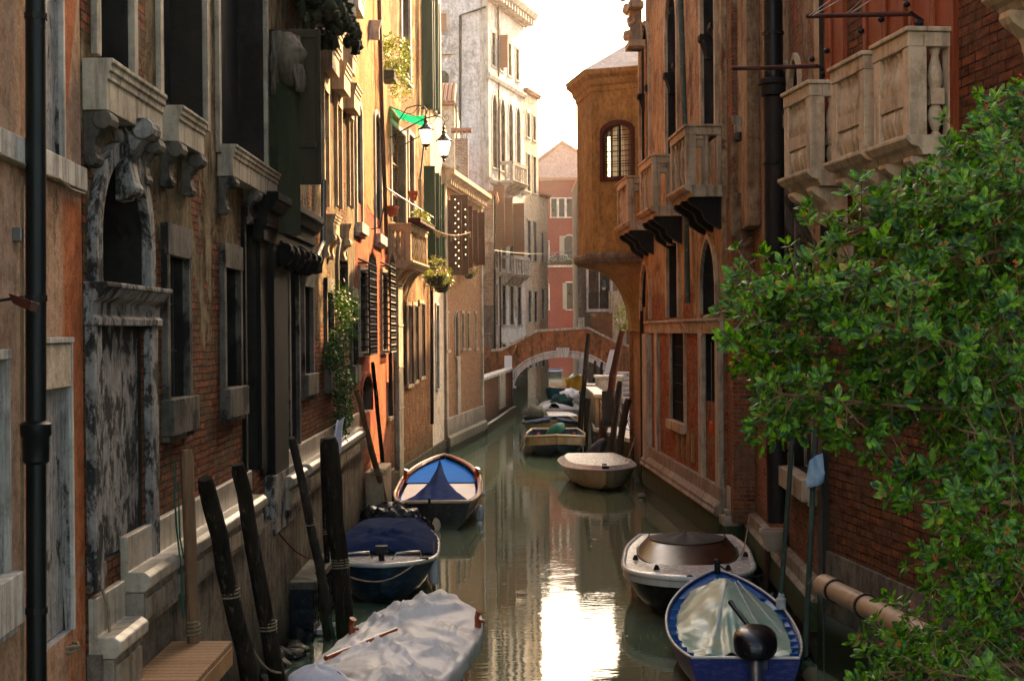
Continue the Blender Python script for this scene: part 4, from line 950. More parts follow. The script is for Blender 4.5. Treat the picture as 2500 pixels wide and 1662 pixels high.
# tower palace, canal front
ft = Frame((-1.34, 85), (.90, 92.8), -1)
hs = []
for i in range(4):
    u = .9 + i * 1.75
    hs.append(dict(u0=u, u1=u + .7, z0=20.3, z1=22.3, d=.2, arch=None))
    hs.append(dict(u0=u, u1=u + .95, z0=14.2, z1=18.6, d=.3, arch='round', zs=17.6))
    hs.append(dict(u0=u, u1=u + .95, z0=8.2, z1=12.4, d=.3, arch='round', zs=11.5))
    hs.append(dict(u0=u, u1=u + .8, z0=4.8, z1=7.2, d=.2, arch=None))
    hs.append(dict(u0=u, u1=u + .7, z0=1.6, z1=3.6, d=.2, arch=None))
bt = slab_house('tower_palace', 'tall white stone palace with a bracketed cornice and balconies beyond the bridge', ft, 0, ft.L, 24.6, 'white', hs, 9, roof=None, cat='palace')
m = MB(); cornice(ft, m, -.5, ft.L + .5, [(0, 24.0), (.15, 24.0), (.2, 24.3), (.75, 24.5), (.9, 24.8), (.9, 25.1), (0, 25.1)]); ft.box(m, -.5, ft.L + .5, -9.4, 0, 24.6, 25.1); m.build('cornice', M['stonewhite'], bt)
m = MB()
for i in range(14): u = i * ft.L / 13; ft.box(m, u - .12, u + .12, .15, .7, 24.05, 24.42)
m.build('bracket_row', M['stonewhite'], bt)
for z in (7.7, 13.2, 19.4): m = MB(); cornice(ft, m, -.05, ft.L, [(0, z), (.12, z), (.2, z + .2), (.2, z + .3), (0, z + .3)]); m.build('string_course', M['stonewhite'], bt)
m = MB(); ft.box(m, -.2, ft.L, 0, .10, -.5, 2.3); m.build('wet_dark_base', M['wet'], bt)  # wet foot carried up as a painted stand-in for dark water reflections
m = MB(); ft.box(m, 0, .45, 0, .06, 0, 24); m.build('corner_stone', M['stonewhite'], bt)
balcony(ft, bt, 2.3, 5.6, 13.55, 14.7, .9, 'stonewhite', 6, False); balcony(ft, bt, 2.3, 6.0, 7.9, 9.0, .9, 'stonewhite', 6, False)
for u, z0, z1 in ((.85, 9.3, 13.1), (3.3, 9.6, 12.6), (5.2, 9.0, 12.4), (2.5, 20.4, 22.4)):
    m = MB(); ft.box(m, u, u + .06, .05, .75 if z1 - z0 > 3 else .55, z0, z1); m.build('open_shutter', M['tanshut'], bt)
m = MB(); m.lathe((2.0, ft.n(.1), 0), [(.06, .5), (.06, 24)], 8); m.build('drainpipe', M['pipebrown'], bt)
# side wall of the tower seen from the canal: windows with trim, copper pipe
fs = Frame((-10, 84.97), (-1.34, 84.97), -1)   # faces the camera: normal must be -Y
fs.out = Vector((0, -1, 0))
def sidebox(m, px0, px1, y0, y1, n0, n1): 
    p = D(px0, y0, 84.97); q_ = D(px1, y1, 84.97); return m.box(p.x - ft.a.x, q_.x - ft.a.x, 0, 0, 0, 0) if 0 else m.add([], [])
def camface(bld, frm, Y, px0, px1, y0, y1, mat, name, n=.0, th=.1, arch=False):
    """flat detail on a wall that faces the bridge, at distance Y"""
    p = D(px0, y1, Y); q_ = D(px1, y0, Y)
    inv = (Matrix.Translation(frm.a) @ Matrix.Rotation(frm.rot, 4, 'Z')).inverted()
    x0, x1, z0, z1 = p.x, q_.x, p.z, q_.z; m = MB()
    if arch:
        P = [(x0, z0)] + arch_pts(x0, x1, z1 - (x1 - x0) / 2, z1, 'round', 6) + [(x1, z0)]
        m.prism(P, 1, Y - n - th, Y - n)
    else: m.box(x0, x1, Y - n - th, Y - n, z0, z1)
    m.v = [tuple(inv @ Vector(v)) for v in m.v]
    return m.build(name, M[mat], bld)
# square masonry in front of the slanted back of the tower: its camera-facing flank
inv = (Matrix.Translation(ft.a) @ Matrix.Rotation(ft.rot, 4, 'Z')).inverted()
m = MB(); m.box(-11, -1.36, 85.0, 92, -.5, 24.58); m.v = [tuple(inv @ Vector(v)) for v in m.v]; m.build('side_wall', M['white'], bt)
w_ = camface(bt, ft, 85, 1064, 1098, 26, 86, 'stonewhite', 'window', 0, .08); camface(w_, ft, 85, 1069, 1090, 34, 78, 'tanshut', 'shutter', .08, .04)
w_ = camface(bt, ft, 85, 1062, 1104, 166, 212, 'stonewhite', 'window', 0, .08, True); camface(w_, ft, 85, 1066, 1096, 174, 204, 'glass', 'pane', .08, .04, True)
camface(bt, ft, 85, 1060, 1112, 126, 134, 'stonewhite', 'string_course', 0, .15)
m = MB(); P = [D(x, y, 84.8) for x, y in ((1186, 18), (1124, 38), (1123, 330))]; m.tube([inv @ p for p in P], .08, 8); m.build('copper_pipe', M['piperust'], bt)
camface(bt, ft, 85, 1174, 1188, -60, 470, 'stonewhite', 'corner_stone', 0, .05)
# cream house on from it
fc = Frame((.92, 92.85), (1.85, 96.1), -1)
slab_house('cream_building', 'tall cream building with gutters just beyond the white stone palace', fc, 0, fc.L, 20.0, 'cream', [dict(u0=.5 + i * 1.5, u1=1.2 + i * 1.5, z0=z, z1=z + h, d=.2, arch=None) for i in range(2) for z, h in ((2, 1.6), (5, 2), (9, 2.6), (13.5, 2.4), (17, 1.6))], 10)
fd = Frame((1.86, 96.15), (2.5, 98.6), -1)
slab_house('pale_building', 'lower pale building at the far end of the left bank beside the red house', fd, 0, fd.L, 13.6, 'cream', [dict(u0=.6, u1=1.3, z0=z, z1=z + 2, d=.2, arch=None) for z in (2, 5.2, 9)], 10)
# lower brick and plaster block in front of the tower
fb = Frame((-.97, 79), (-.9, 84.6), -1)
bb = slab_house('corner_block', 'narrow brick and cement block with a brown pipe behind the garden wall', fb, 0, fb.L, 12.0, 'palebrick', [dict(u0=1.5, u1=2.3, z0=5, z1=7, d=.2, arch=None)], 5.5, roof='tile', ro=.2)
m = MB(); inv = (Matrix.Translation(fb.a) @ Matrix.Rotation(fb.rot, 4, 'Z')).inverted()
m.tube([inv @ D(1208, y, 78.85) for y in (478, 900)], .06, 8); m.build('drainpipe', M['pipeblack'], bb)
camface(bb, fb, 79, 1174, 1206, 745, 925, 'roughplinth', 'cement_patch', 0, .03)
camface(bb, fb, 79, 1175, 1199, 845, 922, 'peel', 'arched_orange_patch', .03, .03, True)  # flat arched orange patch laid on the cement
# small tiled house behind the brick house
p = D(1068, 390, 74); q_ = D(1109, 232, 74)
b = thing('tiled_house', 'small cream house with a curved tile roof squeezed before the white stone palace', 'house', (q_.x, 74, 0))
m = MB(); m.box(-6, 0, 0, 8, -.5, q_.z - .3); m.build('wall', M['cream'], b)
m = MB()
for i in range(9):
    x = -.05 - i * .22; m.tube([(x, -.25, q_.z - .42), (x, 2.2, q_.z + .9)], .11, 6)
m.box(-6.1, .1, -.3, 2.3, q_.z - .55, q_.z - .46); m.build('roof', M['tile'], b)
m = MB(); m.tube([(.1, -.3, q_.z - .5), (.1, -.3, 3)], .05, 6); m.build('drainpipe', M['copper'], b)
p = D(1127, 340, 70); b = thing('chimney_stack', 'grey plastered chimney with a brown cap rising behind the brick house', 'chimney', (p.x, 70, 5))
m = MB(); m.box(-.32, .32, -.3, .3, 0, p.z - 5); m.build('stack', M['palebrick'], b)
m = MB(); 
for sx in (-.28, 0, .22): m.box(sx, sx + .08, -.25, .25, p.z - 5, p.z - 4.65)
m.build('vent', M['stone'], b)
m = MB(); m.box(-.5, .5, -.4, .4, p.z - 4.65, p.z - 4.5); m.build('cap', M['tile'], b)
# red house at the end of the view
YR = 148
fr_ = Frame((-1.0, YR), (14.0, YR), 1); fr_.out = Vector((0, -1, 0)); fr_.side = -1   # runs across the view
a0 = fr_
def hr(x0, x1, y0, y1, arch=None, sp=None):
    p, q_ = D(x0, y1, YR), D(x1, y0, YR); h = dict(u0=p.x + 1.0, u1=q_.x + 1.0, z0=p.z, z1=q_.z, d=.25, arch=arch)
    if arch: h['zs'] = q_.z - (q_.x - p.x) * .45
    return h
H_ = [hr(1384, 1404, 690, 755), hr(1378, 1402, 575, 632, 'round'), hr(1334, 1339, 590, 640), hr(1334, 1339, 695, 755), hr(1425, 1445, 690, 755)] + [hr(1346 + i * 19, 1359 + i * 19, 485, 530) for i in range(6)]
zr = D(1380, 438, YR).z; 
bR = fr_.thing('red_building', 'dull red building with a long flower balcony closing the view beyond the bridge', 'building')
facade(fr_, bR, 'wall', M['redhouse'], 3.6, 14, -.6, zr, H_, 10)
for i, h_ in enumerate(H_): window(fr_, bR, h_, .12, .05, 'stonewhite', 'glass', shut='ab' if i in (0, 1, 4) else None, shutmat='greyshut', shutopen=3)
p, q_ = D(1330, 540, YR), D(1330, 480, YR)
m = MB(); fr_.box(m, 3.6, 14, 0, .08, p.z, q_.z + .1); m.build('band', M['greyshut'], bR) if 0 else None
zb = D(1400, 648, YR).z
m = MB(); fr_.box(m, 2.9, 9, 0, .9, zb - .18, zb); o = m.build('balcony', M['stonewhite'], bR)
m = MB()
for k in range(40): m.tube([(3 + k * .15, fr_.n(.85), zb), (3 + k * .15, fr_.n(.85), zb + .95)], .015, 4)
m.tube([(2.9, fr_.n(.85), zb + .95), (9, fr_.n(.85), zb + .95)], .02, 4); m.build('railing', M['iron'], o)
roofslab(fr_, bR, 3.6, 14, zr, .5, 10)
q = thing('balcony_flowers', 'row of white flowering plants along the long balcony of the dull red building', 'flowers', (7.2, YR - .9, zb))
m = MB(); leaves(m, (-1.6, -.1, .5), 2.6, .3, .5, 500, .2); m.build('foliage', M['ivy'], q, fix=False)
m = MB(); leaves(m, (-1.6, -.15, .7), 2.4, .3, .4, 260, .16); m.build('blooms', M['fender'], q, fix=False)['kind'] = 'stuff'
# hazy gabled house behind it
p = D(1372, 352, 162); b = thing('gabled_house', 'hazy pale pink gabled house rising behind the dull red building', 'house', (p.x, 162, 0))
ze = D(1322, 408, 162).z
m = MB(); m.prism([(-4, 0), (4.4, 0), (4.4, ze), (0, p.z), (-4, ze - .5)], 1, 0, 12); m.build('wall', M['palepink'], b)
m = MB(); m.prism([(-4.6, ze - .8), (0, p.z), (4.9, ze - .3), (4.9, ze), (0, p.z + .4), (-4.6, ze - .4)], 1, -.3, 12.3); m.build('roof', M['tile'], b)
m = MB(); m.prism([(1.2, ze - 5)] + arch_pts(1.2, 3.2, ze - 3, ze - 2, 'round', 5) + [(3.2, ze - 5)], 1, -.05, .02); m.build('window', M['glass'], b)
# stone house right of the view beyond the bridge
YS = 95
fsn = Frame((4.43, YS), (13, YS), 1); fsn.out = Vector((0, -1, 0)); fsn.side = -1
def h2(x0, x1, y0, y1):
    p, q_ = D(x0, y1, YS), D(x1, y0, YS); return dict(u0=p.x - 4.43, u1=q_.x - 4.43, z0=p.z, z1=q_.z, d=.3, arch=None)
bs = fsn.thing('rubble_house', 'grey rubble stone house with a tall railed window at the far end of the bridge', 'house')
H_ = [h2(1437, 1490, 655, 755), h2(1512, 1530, 660, 750)]
facade(fsn, bs, 'wall', M['rubble'], 0, 8.5, -.6, 14.4, H_, 9)
wn = window(fsn, bs, H_[0], .14, .06, 'stonewhite', 'glasswarm', mun=(2, 1), munmat='fender', sillh=.18); window(fsn, bs, H_[1], .12, .05, 'stone', 'glass')
m = MB(); a, b_, c, e = H_[0]['u0'], H_[0]['u1'], H_[0]['z0'], H_[0]['z1']
for k in range(11): m.tube([(a + (b_ - a) * k / 10, fsn.n(.12), c), (a + (b_ - a) * k / 10, fsn.n(.12), c + 1.1)], .012, 4)
m.tube([(a, fsn.n(.12), c + 1.1), (b_, fsn.n(.12), c + 1.1)], .018, 4); m.build('railing', M['iron'], wn)
p = D(1480, 712, YS); m = MB(); m.box(p.x - 4.43 + .15, p.x - 4.43 + 1.3, fsn.n(.0), fsn.n(.09), -.5, 7); m.build('grey_pier', M['stone'], bs)
p, q_ = D(1443, 850, YS), D(1495, 765, YS); m = MB(); fsn.box(m, p.x - 4.43, q_.x - 4.43, 0, .1, p.z, q_.z); m.build('plaster_patch', M['ochre'], bs)
p = D(1413, 800, YS); m = MB(); fsn.box(m, -.05, .35, 0, .3, -.5, D(1413, 775, YS).z); m.build('corner_pier', M['stonewhite'], bs, bevel=.03)
roofslab(fsn, bs, 0, 8.5, 14.4, .3, 9)
p = D(1474, 700, YS - 1); q = thing('hanging_lamp', 'green enamel street lamp hanging before the rubble house window', 'lamp', p)
m = MB(); m.lathe((0, 0, 0), [(.05, .45), (.12, .4), (.14, .05), (.22, -.02), (.2, -.04)], 14); m.build('shade', M['copper'], q, smooth=40)
m = MB(); m.blob((0, 0, -.1), .12, .12, .12, amp=0); m.build('globe', M['fender'], q, smooth=True)
m = MB(); m.tube([(0, 0, .45), (0, 0, .9), (.5, .5, 1.1), (1.0, 1, 1.0)], .02, 5); m.build('arm', M['iron'], q)
qh = thing('quay_shade_house', 'tall unseen house added behind the quay to shade the brick house and garden wall', 'house', (7.6, 69.9, 0)); m = MB(); m.box(0, 7, 0, 20, -.5, 17); m.build('wall', M['rightpl'], qh)  # unseen house added to block sun from the brick house and garden wall
m = MB(); m.box(-.2, 7.4, -.0, 20.4, 17, 17.2); m.build('roof', M['tile'], qh)
for k in range(4):
    m = MB(); m.box(-.06, .1, 1.2 + k * 3, 2.2 + k * 3, 5, 7); wn = m.build('window', M['stonewarm'], qh); m = MB(); m.box(-.08, .0, 1.3 + k * 3, 2.1 + k * 3, 5.1, 6.9); m.build('pane', M['glass'], wn)
qh = thing('annex_shade_house', 'lower unseen annex house added to shade the foot of the ochre house', 'house', (7.6, 60.5, 0)); m = MB(); m.box(0, 7, 0, 7.2, -.5, 15); m.build('wall', M['rightbr'], qh); m = MB(); m.box(-.2, 7.2, -.2, 7.2, 15, 15.2); m.build('roof', M['tile'], qh)  # unseen annex added to keep sun off the lower ochre front
qh = thing('back_shade_house', 'tall unseen house added behind the rubble stone house to shade the white palace', 'house', (8.6, 97, 0)); m = MB(); m.box(0, 12, 8, 26, -.5, 21); m.build('wall', M['cream'], qh); m = MB(); m.box(-.3, 12.2, 7.7, 26.2, 21, 21.2); m.build('roof', M['tile'], qh)  # unseen block added to shade the lower tower palace and water
# cables across the canal
for k, (y0, y1, Yc) in enumerate(((611, 607, 76), (650, 648, 74))):
    p, q_ = D(1205, y0, Yc), D(1420, y1, Yc + 4) if k == 0 else D(1222, y1, Yc)
    o = thing('overhead_cable', ['thin cable slung across the canal before the red building', 'short cable by the corner block above the garden wall'][k], 'cable', p)
    m = MB(); m.tube([(0, 0, 0)] + [((q_ - p) * t - Vector((0, 0, .25 * math.sin(math.pi * t)))) for t in (.2, .4, .6, .8)] + [q_ - p], .018, 4); m.build('cable_line', M['alu'], o)
# street light on the tower
# ---------------------------------------------------------------- bridge
YB = 77.0; X0, X1 = D(1255, 900, YB).x, D(1494, 900, YB).x; XC = (X0 + X1) / 2
br_ = thing('brick_bridge', 'small arched footbridge with orange render, stone arch ring and stone parapet caps', 'bridge', (XC, YB, 0))
hwid = (X1 - X0) / 2; zs_ = 1.35; zt_ = D(1374, 872, YB).z; W = 3.0
pl = [D(1226, 852, YB), D(1312, 806, YB), D(1436, 799, YB), D(1505, 834, YB)]
top = [(p.x - XC, p.z) for p in pl]; top = [(top[0][0] - .6, top[0][1] - .05)] + top + [(top[-1][0] + 1.4, top[-1][1] - .45)]
arc = [(hwid * math.cos(math.pi * (1 - t / 24)), zs_ + (zt_ - zs_) * math.sin(math.pi * (1 - t / 24))) for t in range(25)]
def topz(x):
    for (a, b), (c, d) in zip(top, top[1:]):
        if a <= x <= c: return b + (d - b) * (x - a) / (c - a)
    return top[-1][1]
m = MB(); xs = [top[0][0]] + [a for a, b in arc] + [top[-1][0]]
def spandrel(m, y0, y1, drop):
    S_ = [(top[0][0], -.5), (-hwid, -.5)] + arc + [(hwid, -.5), (top[-1][0], -.5)]
    up_ = [(x, topz(x) - drop) for x, _ in S_]
    n_ = len(S_); vs = []
    for y in (y0, y1):
        vs += [(x, y, z) for x, z in S_] + [(x, y, z) for x, z in up_]
    fs = []
    for i in range(n_ - 1):
        fs += [(i, i + 1, n_ + i + 1, n_ + i), (2 * n_ + i, 3 * n_ + i, 3 * n_ + i + 1, 2 * n_ + i + 1), (i, 2 * n_ + i, 2 * n_ + i + 1, i + 1), (n_ + i, n_ + i + 1, 3 * n_ + i + 1, 3 * n_ + i)]
    fs += [(0, n_, 3 * n_, 2 * n_), (n_ - 1, 3 * n_ - 1, 4 * n_ - 1, 2 * n_ - 1)]
    m.add(vs, fs)
spandrel(m, 0, .28, .09); m.build('parapet_wall', M['bridge'], br_)
m = MB(); spandrel(m, .285, W - .285, 1.05); m.build('deck', M['bridge'], br_)
m = MB(); spandrel(m, W - .28, W, .09); m.build('parapet_wall', M['bridge'], br_)
for y0 in (-.06, W - .34):
    m = MB()
    for (a, b), (c, d) in zip(top, top[1:]): m.add([(a, y0, b - .088), (c, y0, d - .088), (c, y0 + .4, d - .088), (a, y0 + .4, b - .088), (a, y0, b + .04), (c, y0, d + .04), (c, y0 + .4, d + .04), (a, y0 + .4, b + .04)], [(0, 1, 2, 3), (4, 7, 6, 5), (0, 4, 5, 1), (2, 6, 7, 3), (0, 3, 7, 4), (1, 5, 6, 2)])
    m.build('parapet_cap', M['stone'], br_)
for s0, s1, yy in ((1.0, 1.10, -.05), (1.11, 1.15, -.08)):
    m = MB(); A_ = [(x * (s0 + (0.0)), zs_ + (z - zs_) * s0 + (s0 - 1) * .0) for x, z in arc]; B_ = [(x * s1, zs_ + (z - zs_) * (1 + (s1 - 1) * 1.6)) for x, z in arc]
    if s0 > 1: A_ = [(x * s0, zs_ + (z - zs_) * (1 + (s0 - 1) * 1.6)) for x, z in arc]
    k = len(arc); vs = [(x, yy, z) for x, z in A_] + [(x, yy, z) for x, z in B_] + [(x, .01, z) for x, z in A_] + [(x, .01, z) for x, z in B_]
    fs = []
    for i in range(k - 1): fs += [(i, i + 1, k + i + 1, k + i), (i, 2 * k + i, 2 * k + i + 1, i + 1), (k + i, k + i + 1, 3 * k + i + 1, 3 * k + i)]
    m.add(vs, fs); m.build('arch_ring', M['stonewhite'], br_)
m = MB(); m.prism([(-.30, zt_ - .02), (.30, zt_ - .02), (.36, zt_ + .52), (-.36, zt_ + .52)], 1, -.16, .0); m.build('keystone', M['stonewhite'], br_, bevel=.02)
m = MB(); p = D(1264, 960, YB); m.box(-hwid - .25, -hwid + .12, -.25, W, -.8, 1.33); m.box(hwid - .12, hwid + .25, -.25, W, -.8, 1.33); m.build('abutment', M['wet'], br_, bevel=.03)
# white notice panels standing at the bridge foot
for k, (x0, x1, y0, y1, Yp, lab) in enumerate(((1232, 1250, 868, 921, 75.8, 'white marble end slab at the left foot of the bridge'),)):
    p, q_ = D(x0, y1, Yp), D(x1, y0, Yp); q = thing('end_slab', lab, 'slab', (p.x, Yp, p.z))
    m = MB(); m.box(0, q_.x - p.x, 0, .12, 0, q_.z - p.z); m.build('panel', M['sign'], q, bevel=.01)
    m = MB(); m.box(-.06, q_.x - p.x + .06, -.05, .2, -.14, 0); m.build('base', M['stone'], q, bevel=.01)
# sloping white panel and steps on the right
p = [D(x, y, 72) for x, y in ((1474, 914), (1491, 911), (1505, 853), (1489, 854))]
q = thing('sloping_slab', 'sloping white slab at the right foot of the bridge steps', 'slab', p[0])
m = MB(); m.add([v - p[0] for v in p] + [v - p[0] + Vector((.05, .18, 0)) for v in p], [(0, 1, 2, 3), (4, 7, 6, 5), (0, 4, 5, 1), (1, 5, 6, 2), (2, 6, 7, 3), (3, 7, 4, 0)]); m.build('panel', M['sign'], q)
q = thing('bridge_steps', 'pale stone steps climbing to the bridge on the right bank', 'steps', (D(1505, 930, 66).x, 66, .9))
for i in range(7): m = MB(); m.box(-.1, 3.0, i * .9, 8, i * .2 if i else -.0, i * .2 + .17); m.build('step', M['stonewhite'], q, bevel=.02)
# quay on the right
QE = [(3.86, 45.9), (2.96, 51.5), (3.35, 61), (4.9, 75.8)]
q = thing('stone_quay', 'low stone quay on the right bank running up to the bridge', 'quay', (0, 0, 0))
poly = QE + [(14, 75.8), (14, 45.9)]
m = MB(); m.prism(poly, 2, -.8, .78); m.build('quay_wall', M['rubble'], q)
m = MB(); m.prism([(x - .06, y) if i < 4 else (x, y) for i, (x, y) in enumerate(poly)], 2, .782, .9); m.build('paving', M['stonewhite'], q)
p = D(1455, 962, 51.6)
q = thing('parapet_pier', 'warm sunlit stone parapet with pale coping at the corner of the quay', 'parapet', (2.96, 51.6, .9))
m = MB(); m.box(.02, .62, 0, .5, 0, p.z - 1.02); m.box(.06, .45, .5, 7, 0, p.z - 1.02); m.build('wall', M['stonewarm'], q, bevel=.01)
m = MB(); m.box(-.05, .72, -.08, .56, p.z - 1.02, p.z - .9); m.box(0, .5, .56, 7, p.z - 1.02, p.z - .9); m.build('coping', M['cap'], q, bevel=.02)
for k, (px, y0, y1, Yp, w_) in enumerate(((1450, 938, 953, 64, .9),(1475, 917, 960, 60, 1.1))):
    p, q_ = D(px, y1, Yp), D(px, y0, Yp)
    o = thing('stone_block', ['pale stepped stone block on the quay behind the tall dark post', 'weathered wall end with a sloping pale cap by the bridge steps'][k], 'stone block', (p.x - .3, Yp, .9))
    m = MB(); m.box(0, w_, 0, 1.2, 0, q_.z - 1.02); m.build('block', M['stone'], o, bevel=.02)
    m = MB(); m.box(-.06, w_ + .06, -.06, 1.26, q_.z - 1.018, q_.z - .9); m.build('cap', M['cap'], o, bevel=.02)
# iron railing along the quay
q = thing('quay_railing', 'rusty iron railing along the quay edge behind the leaning posts', 'railing', (0, 0, 0))
A, B = Vector((3.05, 51.2, 0)), Vector((3.80, 46.3, 0))
for j, z in enumerate((1.95, 1.45, 1.15)):
    m = MB(); m.tube([A + Vector((.06, 0, z)), B + Vector((.06, 0, z))], .022 if j == 0 else .014, 5); m.build('rail', M['rust'], q)
for k in range(5):
    p = A.lerp(B, k / 4) + Vector((.06, 0, 0)); m = MB(); m.tube([p + Vector((0, 0, .9)), p + Vector((0, 0, 1.97))], .026, 6); m.build('railing_post', M['rust'], q)
m = MB()
for k in range(4):
    p = A.lerp(B, k / 4); r_ = A.lerp(B, (k + 1) / 4); m.tube([p + Vector((.06, 0, .95)), r_ + Vector((.06, 0, 1.9))], .012, 4); m.tube([p + Vector((.06, 0, 1.9)), r_ + Vector((.06, 0, .95))], .012, 4)
m.build('cross_bars', M['rust'], q)
# ---------------------------------------------------------------- right bank
# --- peeling wall and the ochre bay
g3 = Frame((3.5, 37.0), (3.86, 45.9), 1)
c3 = g3.thing('peeling_house', 'orange peeling house set back behind the carved palazzo, carrying the round ochre bay', 'house')
facade(g3, c3, 'wall', M['peel'], 0, g3.L, -.6, 11.9, [], 7)
m = MB(); g3.box(m, 0, .5, 0, .08, 0, 5); m.build('pilaster', M['peel'], c3, bevel=.02); m = MB(); g3.box(m, g3.L - .3, g3.L, 0, .12, 0, 4.9); m.build('pilaster', M['peel'], c3, bevel=.02)
zb0, zb1 = D(1447, 622, 40).z, D(1447, 192, 40).z
pts = [(3.56, 39.2), (2.27, 40.0), (1.96, 42.2), (2.5, 44.6), (3.84, 45.8)]
inv = (Matrix.Translation(g3.a) @ Matrix.Rotation(g3.rot, 4, 'Z')).inverted()
def baywall(p, q_, holes):
    """one flat of the bay as a thick shell with a real arched opening"""
    f = Frame(p, q_, 1); m = MB()
    for y, in ((0,), (-.3,)):
        pass
    return f
bay = None; m = MB(); bm_holes = []
for i in range(4):
    p, q_ = Vector((*pts[i], 0)), Vector((*pts[i + 1], 0)); f = Frame(pts[i], pts[i + 1], 1)
    if i in (0, 3):
        if i == 0: h_ = hole(f, 1545, 1477, 302, 428, .2, 'round', 330)
        else: h_ = dict(u0=.25, u1=1.55, z0=7.6, z1=11.1, d=.2, arch='round', zs=10.5)
        a, b_, c, e = h_['u0'], h_['u1'], h_['z0'], h_['z1']; bm_holes.append((f, h_))
        for yy in (0, -.22):
            us = [0, a, b_, f.L]; zs = [zb0, c, e, zb1]
            for ii in range(3):
                for jj in range(3):
                    if ii == 1 and jj == 1: continue
                    m.add([f.w(us[ii], yy, zs[jj]), f.w(us[ii + 1], yy, zs[jj]), f.w(us[ii + 1], yy, zs[jj + 1]), f.w(us[ii], yy, zs[jj + 1])], [(0, 1, 2, 3)])
            P = arch_pts(a, b_, h_['zs'], e, 'round'); k = len(P) // 2
            m.add([f.w(x, yy, z) for x, z in P[:k + 1]] + [f.w(a, yy, e)], [tuple(range(k + 2))]); m.add([f.w(x, yy, z) for x, z in P[k:]] + [f.w(b_, yy, e)], [tuple(range(len(P) - k + 1))])
        ring = [(a, c)] + P + [(b_, c)]; k = len(ring)
        m.add([f.w(x, 0, z) for x, z in ring] + [f.w(x, -.22, z) for x, z in ring], [(t, (t + 1) % k, k + (t + 1) % k, k + t) for t in range(k)])
    else:
        m.add([f.w(0, 0, zb0), f.w(f.L, 0, zb0), f.w(f.L, 0, zb1), f.w(0, 0, zb1)], [(0, 1, 2, 3)]); m.add([f.w(0, -.22, zb0), f.w(f.L, -.22, zb0), f.w(f.L, -.22, zb1), f.w(0, -.22, zb1)], [(0, 1, 2, 3)])
m.add([(x, y, zb0) for x, y in pts], [tuple(range(5))]); m.add([(x, y, zb1) for x, y in pts], [tuple(range(5))])
m.v = [tuple(inv @ Vector(v)) for v in m.v]; bay = m.build('bay', M['bay'], c3, fix=False)
for f, h_ in bm_holes:
    a, b_, c, e = h_['u0'], h_['u1'], h_['z0'], h_['z1']
    m = MB(); P = [(a, c)] + arch_pts(a, b_, h_['zs'], e, 'round') + [(b_, c)]; uc = (a + b_) / 2
    Q = [(uc + (x - uc) * 1.22, z + (.14 if z > h_['zs'] else (0 if z > c else -.12))) for x, z in P]; k = len(P)
    vs = [f.w(x, .05, z) for x, z in P] + [f.w(x, .05, z) for x, z in Q] + [f.w(x, -.06, z) for x, z in P] + [f.w(x, -.01, z) for x, z in Q]
    m.add(vs, sum([[(t, (t + 1) % k, k + (t + 1) % k, k + t), (t, 2 * k + t, 2 * k + (t + 1) % k, (t + 1) % k), (k + t, k + (t + 1) % k, 3 * k + (t + 1) % k, 3 * k + t)] for t in range(k)], []))
    m.v = [tuple(inv @ Vector(v)) for v in m.v]; m.build('window_frame', M['rust'] if f is bm_holes[0][0] else M['stonewarm'], bay)
    if f is bm_holes[0][0]:
        m = MB(); m.add([f.w(x, -.12, z) for x, z in P], [tuple(range(k))]); m.v = [tuple(inv @ Vector(v)) for v in m.v]; m.build('leaded_pane', M['leaded'], bay, fix=False)
        m = MB(); m.tube([f.w(uc, -.1, c), f.w(uc, -.1, e)], .02, 5)
        for t in (.25, .5, .75): z = c + (e - c) * t; m.tube([f.w(a, -.1, z), f.w(b_, -.1, z)], .014, 5)
        m.v = [tuple(inv @ Vector(v)) for v in m.v]; m.build('window_bars', M['iron'], bay)
def ringprof(prof, cx=3.9, cy=42):
    """sweep a (scale offset, z) outline round the bay plan"""
    m = MB(); n_ = len(pts); rows = []
    for o_, z in prof:
        row = []
        for i, (x, y) in enumerate(pts):
            d = Vector((x - cx, y - cy)); d = d.normalized() * o_ if 0 < i < n_ - 1 else Vector((0, (-1 if i == 0 else 1) * o_ * .6))
            row.append((x + d.x, y + d.y, z))
        rows.append(row)
    vs = [v for r_ in rows for v in r_]
    m.add(vs, [(i * n_ + j, i * n_ + j + 1, (i + 1) * n_ + j + 1, (i + 1) * n_ + j) for i in range(len(rows) - 1) for j in range(n_ - 1)])
    m.v = [tuple(inv @ Vector(v)) for v in m.v]; return m
ringprof([(0, zb1 - .4), (.03, zb1 - .38), (.05, zb1 - .25), (.12, zb1 - .2), (.16, zb1 - .05), (.3, zb1 + .06), (.32, zb1 + .18), (.0, zb1 + .22)]).build('eaves_moulding', M['bay'], bay)
ringprof([(-.02, zb0 + .06), (.1, zb0 + .06), (.14, zb0), (.14, zb0 - .1), (.06, zb0 - .2), (0, zb0 - .24)]).build('base_moulding', M['roughplinth'], bay)
# roof cone
m = MB(); ap = D(1568, 108, 41.5); pr = []
for i, (x, y) in enumerate(pts):
    d = Vector((x - 3.9, y - 42)).normalized() * .36 if 0 < i < 4 else Vector((0, 0)); pr.append((x + d.x, y + d.y, zb1 + .2))
ap = (3.7, 41.4, ap.z + .15); ap2 = (3.72, 40.2, ap[2] - .05)
m.add(pr + [ap], [(i, i + 1, 5) for i in range(4)]); m.v = [tuple(inv @ Vector(v)) for v in m.v]; m.build('roof', M['lead'], bay)
